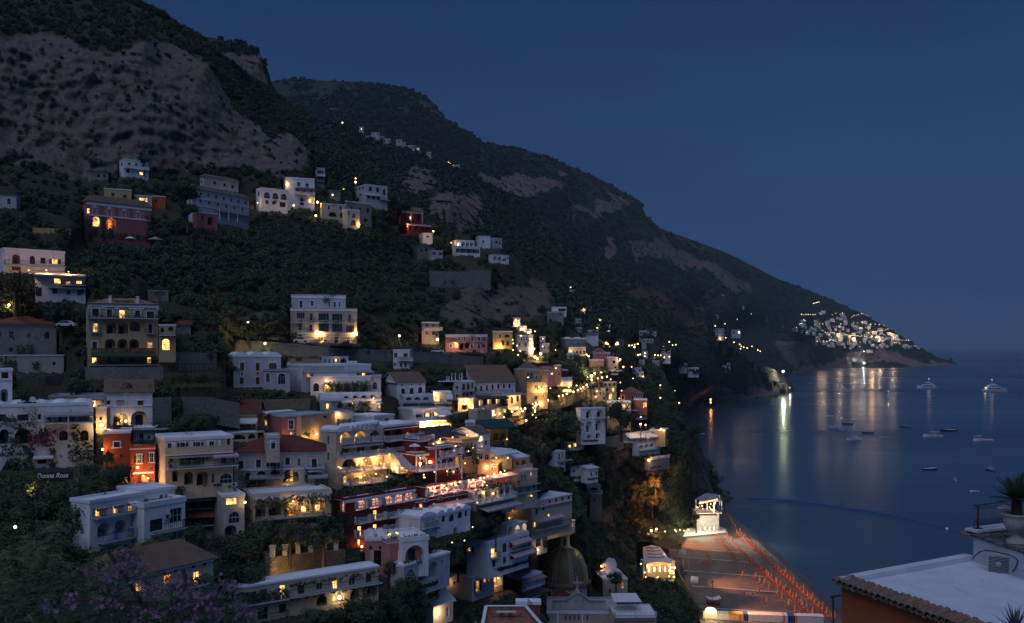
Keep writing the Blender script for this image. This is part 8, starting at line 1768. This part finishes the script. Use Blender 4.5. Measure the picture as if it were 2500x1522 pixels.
for x,y in[(1716,1301),(1722,1302),(1738,1300),(1745,1300),(1731,1303)]:person('person standing on the floodlit quay before the beach restaurant',PZ(x,y,2.62),random.uniform(0,360),random.choice(['clothdark','clothlight','towelred']),'clothdark','people on the floodlit quay')
for x,y,Y in[(1232,1018,257),(1246,1013,261),(1256,1010,264),(1268,1006,269),(1296,996,290),(1312,990,299),(1330,984,308),(1362,972,326),(1394,962,344),(1418,953,360),(1350,975,319),(1378,967,334)]:
 p=P(x,y+3,Y+1.5);person('person strolling behind the parapet of the lit street',p,random.uniform(0,360),random.choice(['clothdark','clothlight','towelred','blue']),'clothdark','people strolling on the lit street')
 # ================================================================ foreground: flat roof, urn palm, railing
d=7.7;zr=H-d
def rp_(x,y,z=0.0):return PZ(x,y,zr+z)
C1,C2,C3=rp_(2048,1421),rp_(2348,1366),rp_(2310,1515);ex=(C2-C1).normalized();ey=(C3-C1).normalized();C3=C1+ey*11
FR=thing('flat_roofed_house','near flat white roof with a tiled eave over an orange wall, lower right','house',C1)
O=C1;far=C1+ex*14
mb=MB();q=[C1-O,C3-O,C3+ex*16-O,far-O];mb.poly(q,'roofwhite');mb.build('roof',FR)
m,nt,b=newmat('roofmembrane');p=posn(nt)
a=mixc(nt,mapr(nt,noise(nt,p,.8,6,.6),.38,.66,0,.55),(.62,.64,.70),(.45,.47,.52));a=mixc(nt,mapr(nt,noise(nt,mapping(nt,p,(1.4,.35,1)),2.2,5,.65),.56,.72,0,.5),a,(.34,.35,.38));a=mixc(nt,mapr(nt,noise(nt,p,9,3),.66,.72,0,.5),a,(.2,.2,.21))
nt.links.new(a,b.inputs['Base Color']);bump(nt,b,noise(nt,p,3,5),.25,.05)
bpy.data.objects[[c for c in bpy.data.objects if c.parent==FR][0].name].data.materials[0]=MATS['roofmembrane']
mb=MB();L=(C2-C1).length+.2
for a_,c_ in((C1-O,C1+ex*L-O),):mb.bar(a_+ey*.18+Vector((0,0,.08)),c_+ey*.18+Vector((0,0,.08)),.36,'roofmembrane',.22)
mb.bar(C1+ex*.32-O+Vector((0,0,.02)),C3+ex*.32-O+Vector((0,0,.02)),.55,'roofmembrane',.10);mb.build('kerb',FR)
plaster('orangewall',(.42,.10,.035),.2)
mb=MB();f0=C1+ex*.12-O;f1=C3+ex*.12-O;mb.poly([f0-Vector((0,0,.12)),f0-Vector((0,0,14)),f1-Vector((0,0,14)),f1-Vector((0,0,.12))],'orangewall');g0=far-O;mb.poly([f0-Vector((0,0,.12)),g0-Vector((0,0,.12)),g0-Vector((0,0,14)),f0-Vector((0,0,14))],'orangewall');mb.build('wall',FR)
def half_tile(r,L,up):
 mb=MB();n=6
 for(ra,s0)in((r,0),):
  o=[(ra*math.cos(math.pi*k/n),(1 if up else-1)*ra*math.sin(math.pi*k/n))for k in range(n+1)];i=[(x*.82,z*.82)for x,z in o]
  for k in range(n):
   for yy in(0,L):mb.poly([(o[k][0],yy,o[k][1]),(o[k+1][0],yy,o[k+1][1]),(i[k+1][0],yy,i[k+1][1]),(i[k][0],yy,i[k][1])],'eavetile')
   mb.poly([(o[k][0],0,o[k][1]),(o[k+1][0],0,o[k+1][1]),(o[k+1][0],L,o[k+1][1]),(o[k][0],L,o[k][1])],'eavetile',True);mb.poly([(i[k][0],0,i[k][1]),(i[k+1][0],0,i[k+1][1]),(i[k+1][0],L,i[k+1][1]),(i[k][0],L,i[k][1])],'eavetile',True)
 return mb.mesh('tile')
m,nt,b=newmat('eavetile');oi=N(nt,'ShaderNodeObjectInfo');p=posn(nt)
a=mixc(nt,oi.outputs['Random'],(.26,.15,.10),(.20,.15,.125));a=mixc(nt,mapr(nt,noise(nt,p,7,5,.6),.42,.66,0,.8),a,(.09,.075,.065));nt.links.new(a,b.inputs['Base Color']);bump(nt,b,noise(nt,p,25,3),.3,.01)
TC,TP=half_tile(.115,.62,True),half_tile(.125,.60,False)
rzt=math.atan2(ex.y,ex.x)-math.pi/2
for k in range(44):
 base=C1+ey*(.02+.25*k)-O;rr2=random.Random(k)
 for me,off,dz in((TC,0,.03),(TP,.125,.05)):
  o=obj('tile',me,FR);o.location=base+ey*off-ex*(.22+rr2.uniform(-.03,.03))+Vector((0,0,dz+rr2.uniform(-.012,.012)));o.rotation_euler=(R(9+rr2.uniform(-2,2)),0,rzt+R(rr2.uniform(-3,3)))
UB=thing('terrace_block','whitewashed block wall carrying a terrace, right edge','terrace wall',rp_(2376,1370))
o_=rp_(2376,1370);w0=Vector((0,0,0));w1=rp_(2500,1416)-o_;wd=w1.normalized();wn_=Vector((-wd.y,wd.x,0));wn_=wn_ if wn_.x>0 else-wn_
plaster('blockwhite',(.52,.53,.56),.45)
mb=MB();Lw=7.0
for r_ in range(3):
 x0=-.0
 kx=0
 bl_=.9
 st=-(r_%2)*.45
 while st<Lw:
  a0,a1=max(0,st)+.006,min(Lw,st+bl_)-.006
  if a1-a0>.05:
   mb=MB();z0,z1=r_*.29+.004,r_*.29+.284;dx=random.uniform(-.008,.008);T=Matrix.Translation(w0)@Matrix(((wd.x,wn_.x,0,0),(wd.y,wn_.y,0,0),(0,0,1,0),(0,0,0,1)))
   mb.box(a0,a1,dx,.3,z0,z1,'blockwhite',T);mb.build('block',UB)
  st+=bl_
T=Matrix(((wd.x,wn_.x,0,0),(wd.y,wn_.y,0,0),(0,0,1,0),(0,0,0,1)))
mb=MB();mb.box(.0,Lw,.02,5,-.5,.872,'blockwhite',T);mb.build('wall_core',UB)
mb=MB();mb.box(-.1,Lw,-.06,5,.876,.95,'stonedark',T);mb.build('slab',UB)
s0=P(2371,1296,34)-o_;s1=P(2464,1284,34.94)-o_;sd=(s1-s0).normalized();s1=s1+sd*3
mb=MB();mb.bar(s0,s1,.55,'roofmembrane',.09);mb.build('parapet_cap',UB)
mb=MB();mb.bar(s0-Vector((0,.0,.18))+sd*.1,s1-Vector((0,0,.18)),.5,'stonewarm',.22);mb.build('parapet_base',UB)
for k in range(6):
 o=obj('tile',TC,UB);o.location=s0+sd*(.02+.24*k)-Vector((.0,.28,.26));o.rotation_euler=(R(8),0,R(20+4*k))
RL=thing('railing','black iron railing with bellied bars above the sea, right edge','railing',o_+s0+Vector((0,0,.05)))
mb=MB();b0=sd*.12;mb.bar(b0+Vector((0,0,.86)),sd*5+Vector((0,0,.86)),.035,'iron');mb.bar(b0+Vector((0,0,.14)),sd*5+Vector((0,0,.14)),.03,'iron');mb.build('rail',RL)
nrm=Vector((sd.y,-sd.x,0))
for k in range(34):
 mb=MB();pr=[(.0,.86),(.03,.80),(.0,.72),(.10,.56),(.19,.38),(.16,.24),(.0,.14)]
 off=sd*(.12+.085*k)
 for a_,c_ in zip(pr[:-1],pr[1:]):mb.bar(off-sd*a_[0]*.9+nrm*a_[0]+Vector((0,0,a_[1])),off-sd*c_[0]*.9+nrm*c_[0]+Vector((0,0,c_[1])),.016,'iron')
 mb.build('bar',RL)
for x in(.36,2.6):mb=MB();mb.bar(sd*x,sd*x+Vector((0,0,.88)),.06,'iron');mb.box(sd.x*x-.14,sd.x*x+.14,sd.y*x-.1,sd.y*x+.1,0,.03,'iron');mb.build('post',RL)
uq=PZ(2482,1324,zr+.95);UR=thing('urn','large weathered stone urn holding a palm, right edge','urn',uq)
stonemat('urnstone',(.34,.29,.25),9)
plaster('urnplain',(.40,.34,.30),.6)
mb=MB();mb.lathe([(.33,0),(.33,.07),(.24,.11),(.14,.2),(.13,.3),(.2,.36),(.33,.46),(.41,.62),(.43,.84),(.42,.9),(.5,.94),(.51,1.0),(.43,1.0),(.40,.93)],'urnplain',28);mb.build('body',UR);mb=MB();mb.lathe([(.02,.92),(.41,.92)],'stonedark',16);mb.build('soil',UR)
PL=thing('palm','small cycad palm with stiff dark fronds in the urn','palm',uq+Vector((0,0,.92)))
mb=MB()
for j in range(9):mb.lathe([(.15,.055*j),(.19,.055*j+.03),(.15,.055*j+.055)],'bark',9)
mb.build('trunk',PL)
for k in range(40):
 a=k*2.4;el=R(78-1.75*k);L=.75+.35*random.random();mb=MB();pv=Vector((0,0,.48));dv=Vector((math.cos(a)*math.cos(el),math.sin(a)*math.cos(el),math.sin(el)));n_=11;side=dv.cross(Vector((0,0,1))).normalized()
 for i in range(n_):
  nx=pv+dv*L/n_;mb.bar(pv,nx,.016,'leafdark')
  lw=.26*math.sin(math.pi*(.15+.8*i/n_))**.7
  for s_ in(-1,1):
   for h_ in(0,.5):
    bp=pv+(nx-pv)*h_;tip=bp+(side*s_*.8+dv*.75+Vector((0,0,.12))).normalized()*lw;wv=dv*.017;mb.poly([bp-wv,bp+wv,tip+wv*.2,tip-wv*.2],'leafdark' if k%3 else 'leaf')
  pv=nx;dv=(dv+Vector((0,0,-.035-.02*(k>25)))).normalized()
 mb.build('frond',PL)
aq=P(2447,1405,31.6);AC=thing('air_conditioner','beige air conditioner with a dark fan grille against the block wall','air conditioner',aq,R(-33))
plaster('acbeige',(.42,.40,.36),.3)
mb=MB();mb.box(-.44,.44,-.18,.18,.06,.72,'acbeige');mb.build('casing',AC)
mb=MB();mb.lathe([(.26,-.19),(.28,-.2),(.28,-.185)],'shutdark',20,(-.1,0,.39),axis='y');mb.box(-.40,.21,-.186,-.181,.12,.66,'shutdark');mb.build('grille',AC)
for k in range(11):mb=MB();z=.14+.05*k;mb.box(-.40,.21,-.2,-.188,z,z+.018,'roofgrey');mb.build('slat',AC)
mb=MB();mb.lathe([(.02,-.215),(.09,-.21),(.09,-.19)],'roofgrey',12,(-.1,0,.39),axis='y');mb.build('fan_hub',AC)
for x in(-.33,.33):mb=MB();mb.box(x-.04,x+.04,-.2,.25,0,.06,'shutdark');mb.build('foot',AC)
mb=MB();mb.box(.44,.50,-.08,.08,.25,.5,'acbeige');mb.build('valve_cover',AC)
cu=bpy.data.curves.new('cable','CURVE');cu.dimensions='3D';cu.bevel_depth=.018;s_=cu.splines.new('BEZIER');pts=[P(2376,1364,33.0),P(2386,1352,32.6),P(2402,1345,32.2),P(2416,1345,31.9),P(2440,1350,31.3),P(2470,1358,30.9),P(2482,1366,30.8),P(2480,1384,30.9),P(2472,1396,31.1)];s_.bezier_points.add(len(pts)-1)
for bp,p in zip(s_.bezier_points,pts):bp.co=p;bp.handle_left_type=bp.handle_right_type='AUTO'
cu.materials.append(MATS['wire']);o=bpy.data.objects.new('cable',cu);col.objects.link(o);o=solid(o);tag(o,'black cable looping over the block wall to the air conditioner','cable')
AG=thing('agave','spiky grey-green plant with sword leaves, bottom right corner','plant',P(2478,1545,23))
for k in range(26):
 a=k*2.4;el=R(random.uniform(25,85));L=random.uniform(.45,.8);dv=Vector((math.cos(a)*math.cos(el),math.sin(a)*math.cos(el),math.sin(el)));sv_=dv.cross(Vector((0,0,1))).normalized();up=sv_.cross(dv);mb=MB();w=[.02,.035,.03,.018,.002];pv=Vector((0,0,0));rows_=[]
 for i in range(5):rows_.append((pv+sv_*w[i]+up*w[i]*.4,pv-up*w[i]*.1,pv-sv_*w[i]+up*w[i]*.4));pv=pv+dv*L/4;dv=(dv+Vector((0,0,-.05))).normalized()
 for r0,r1 in zip(rows_[:-1],rows_[1:]):mb.poly([r0[0],r0[1],r1[1],r1[0]],'leafblue');mb.poly([r0[1],r0[2],r1[2],r1[1]],'leafblue')
 mb.build('leaf',AG)
t=thing('lamp_post','thin dark post with a short arm at the corner of the orange wall','post',P(2034,1530,42));mb=MB();mb.bar((0,0,-1),(0,0,1.35),.07,'iron');mb.build('pole',t);mb=MB();mb.bar((-.1,0,1.35),(.6,0,1.45),.07,'iron');mb.build('arm',t)
# ================================================================ foreground trees, lower left
def inside(poly):
 xs=[p[0]for p in poly];ys=[p[1]for p in poly]
 while True:
  x,y=random.uniform(min(xs),max(xs)),random.uniform(min(ys),max(ys))
  if inpoly(poly,np.array([x]),np.array([y]))[0]:return x,y
def spray(mb,p,dv,L,n,lw,mats):
 sv_=dv.cross(Vector((random.gauss(0,.3),random.gauss(0,.3),1))).normalized()
 for i in range(n):
  t=(i+1)/n;q=p+dv*L*t+Vector((0,0,-.25*L*t*t));m=random.choice(mats);l_=lw*(1.1-.5*t)
  for s_ in(-1,1):
   dd=(sv_*s_+dv*.45+Vector((0,0,-.35+random.gauss(0,.1)))).normalized();w=dv*l_*.22
   mb.poly([q,q+dd*l_*.5+w,q+dd*l_,q+dd*l_*.5-w],m)
flat('petal',(.20,.085,.155));flat('petalpale',(.30,.16,.24))
GP=[(-30,1330),(40,1330),(70,1300),(105,1330),(118,1275),(142,1268),(150,1300),(125,1345),(120,1385),(150,1335),(155,1375),(210,1372),(250,1362),(240,1420),(330,1440),(420,1455),(520,1480),(600,1500),(640,1540),(-30,1540)]
FT=thing('tree','big feathery-leaved tree filling the lower left corner','tree',P(60,1680,38));o_=P(60,1680,38);mb=MB()
for k in range(1500):
 x,y=inside(GP);top=y<1400;p=P(x,y,random.uniform(33,46))-o_;a=random.uniform(0,6.28);spray(mb,p,Vector((math.cos(a),math.sin(a)*.7,random.uniform(-.5,.4))).normalized(),random.uniform(.4,.8),9,random.uniform(.13,.2),['leafbright','leaf']if(k%5==0 or(top and x<180 and k%2))else['leafdark','leaf','leaf'])  # upper left tips take the brighter leaves, lamp light put into their colour
mb.build('crown',FT);mb=MB();
for x0,y0,x1,y1 in[(60,1680,80,1430),(80,1480,130,1300),(75,1460,20,1350),(78,1450,220,1400),(60,1560,330,1470)]:mb.bar(P(x0,y0,40)-o_,P(x1,y1,40)-o_,.16,'bark')
mb.build('branch',FT)
KT=thing('flowering_tree','flowering tree with lilac-pink blossoms, in front of the mossy tiled roof','tree',P(420,1700,30));o_=P(420,1700,30);mb=MB();ml=MB()
cl=[(292,1386,26),(268,1420,22),(336,1376,18),(341,1415,20),(175,1469,16),(122,1481,18),(243,1479,16),(280,1471,18),(377,1450,24),(414,1425,22),(450,1425,18),(438,1483,24),(499,1474,26),(531,1496,26),(555,1435,24),(329,1513,20),(470,1455,22),(520,1450,16),(230,1400,18),(580,1470,18),(600,1500,20),(310,1350,14),(465,1510,24),(380,1500,18)]
for x,y,r in cl:
 for k in range(int(r*1.7)):
  a,c=x+random.gauss(0,r*.62),y+random.gauss(0,r*.55);p=P(a,c,random.uniform(28,32))-o_;nm=Vector((random.gauss(0,.6),-1,random.gauss(.1,.6))).normalized();t1=nm.orthogonal().normalized();t2=nm.cross(t1);s_=random.uniform(.05,.085);ph=random.uniform(0,6.28)
  for j in range(5):
   an=ph+j*1.2566;d1=t1*math.cos(an)+t2*math.sin(an);d2=t1*math.cos(an+.38)+t2*math.sin(an+.38);d3=t1*math.cos(an-.38)+t2*math.sin(an-.38);mb.poly([p,p+d2*s_*.6+nm*.012,p+d1*s_*1.15+nm*.02,p+d3*s_*.6+nm*.012],'petal' if k%3 else 'petalpale')
 for k in range(int(r*1.5)):
  a,c=x+random.gauss(0,r*.8),y+random.gauss(0,r*.7);spray(ml,P(a,c,random.uniform(30,34))-o_,Vector((random.gauss(0,1),random.gauss(0,.5),random.gauss(-.2,.5))).normalized(),.4,5,.15,['leafdark','leaf','leafdark'])
for k in range(420):
 x,y=inside([(200,1400),(300,1340),(360,1390),(440,1440),(520,1440),(640,1500),(640,1540),(150,1540)]);spray(ml,P(x,y,random.uniform(30,35))-o_,Vector((random.gauss(0,1),random.gauss(0,.5),random.gauss(-.2,.5))).normalized(),.45,5,.16,['leafdark','leaf','leafdark'])
mb.build('blossom',KT,kind='stuff');ml.build('crown',KT);mb=MB()
for pts_ in[[(420,1700),(410,1560),(345,1470),(300,1400),(262,1345)],[(410,1560),(430,1480),(455,1420),(447,1390)],[(430,1520),(500,1480),(556,1430)],[(345,1470),(250,1470),(170,1465)]]:
 for(a,c),(e_,g_)in zip(pts_[:-1],pts_[1:]):mb.bar(P(a,c,30.5)-o_,P(e_,g_,30.5)-o_,.09,'bark')
mb.build('branch',KT)
# ================================================================ dusk haze over the bay
m=bpy.data.materials.new('haze');m.use_nodes=True;nt=m.node_tree;nt.nodes.clear();MATS['haze']=m
o=N(nt,'ShaderNodeOutputMaterial');v=N(nt,'ShaderNodeVolumePrincipled');v.inputs['Color'].default_value=(.62,.80,1,1);v.inputs['Density'].default_value=4.0e-5;v.inputs['Anisotropy'].default_value=.1
nt.links.new(v.outputs[0],o.inputs['Volume'])
mb=MB();mb.box(-3400,44500,-80,44500,-14,820,'haze');mb.build('haze',kind='stuff')
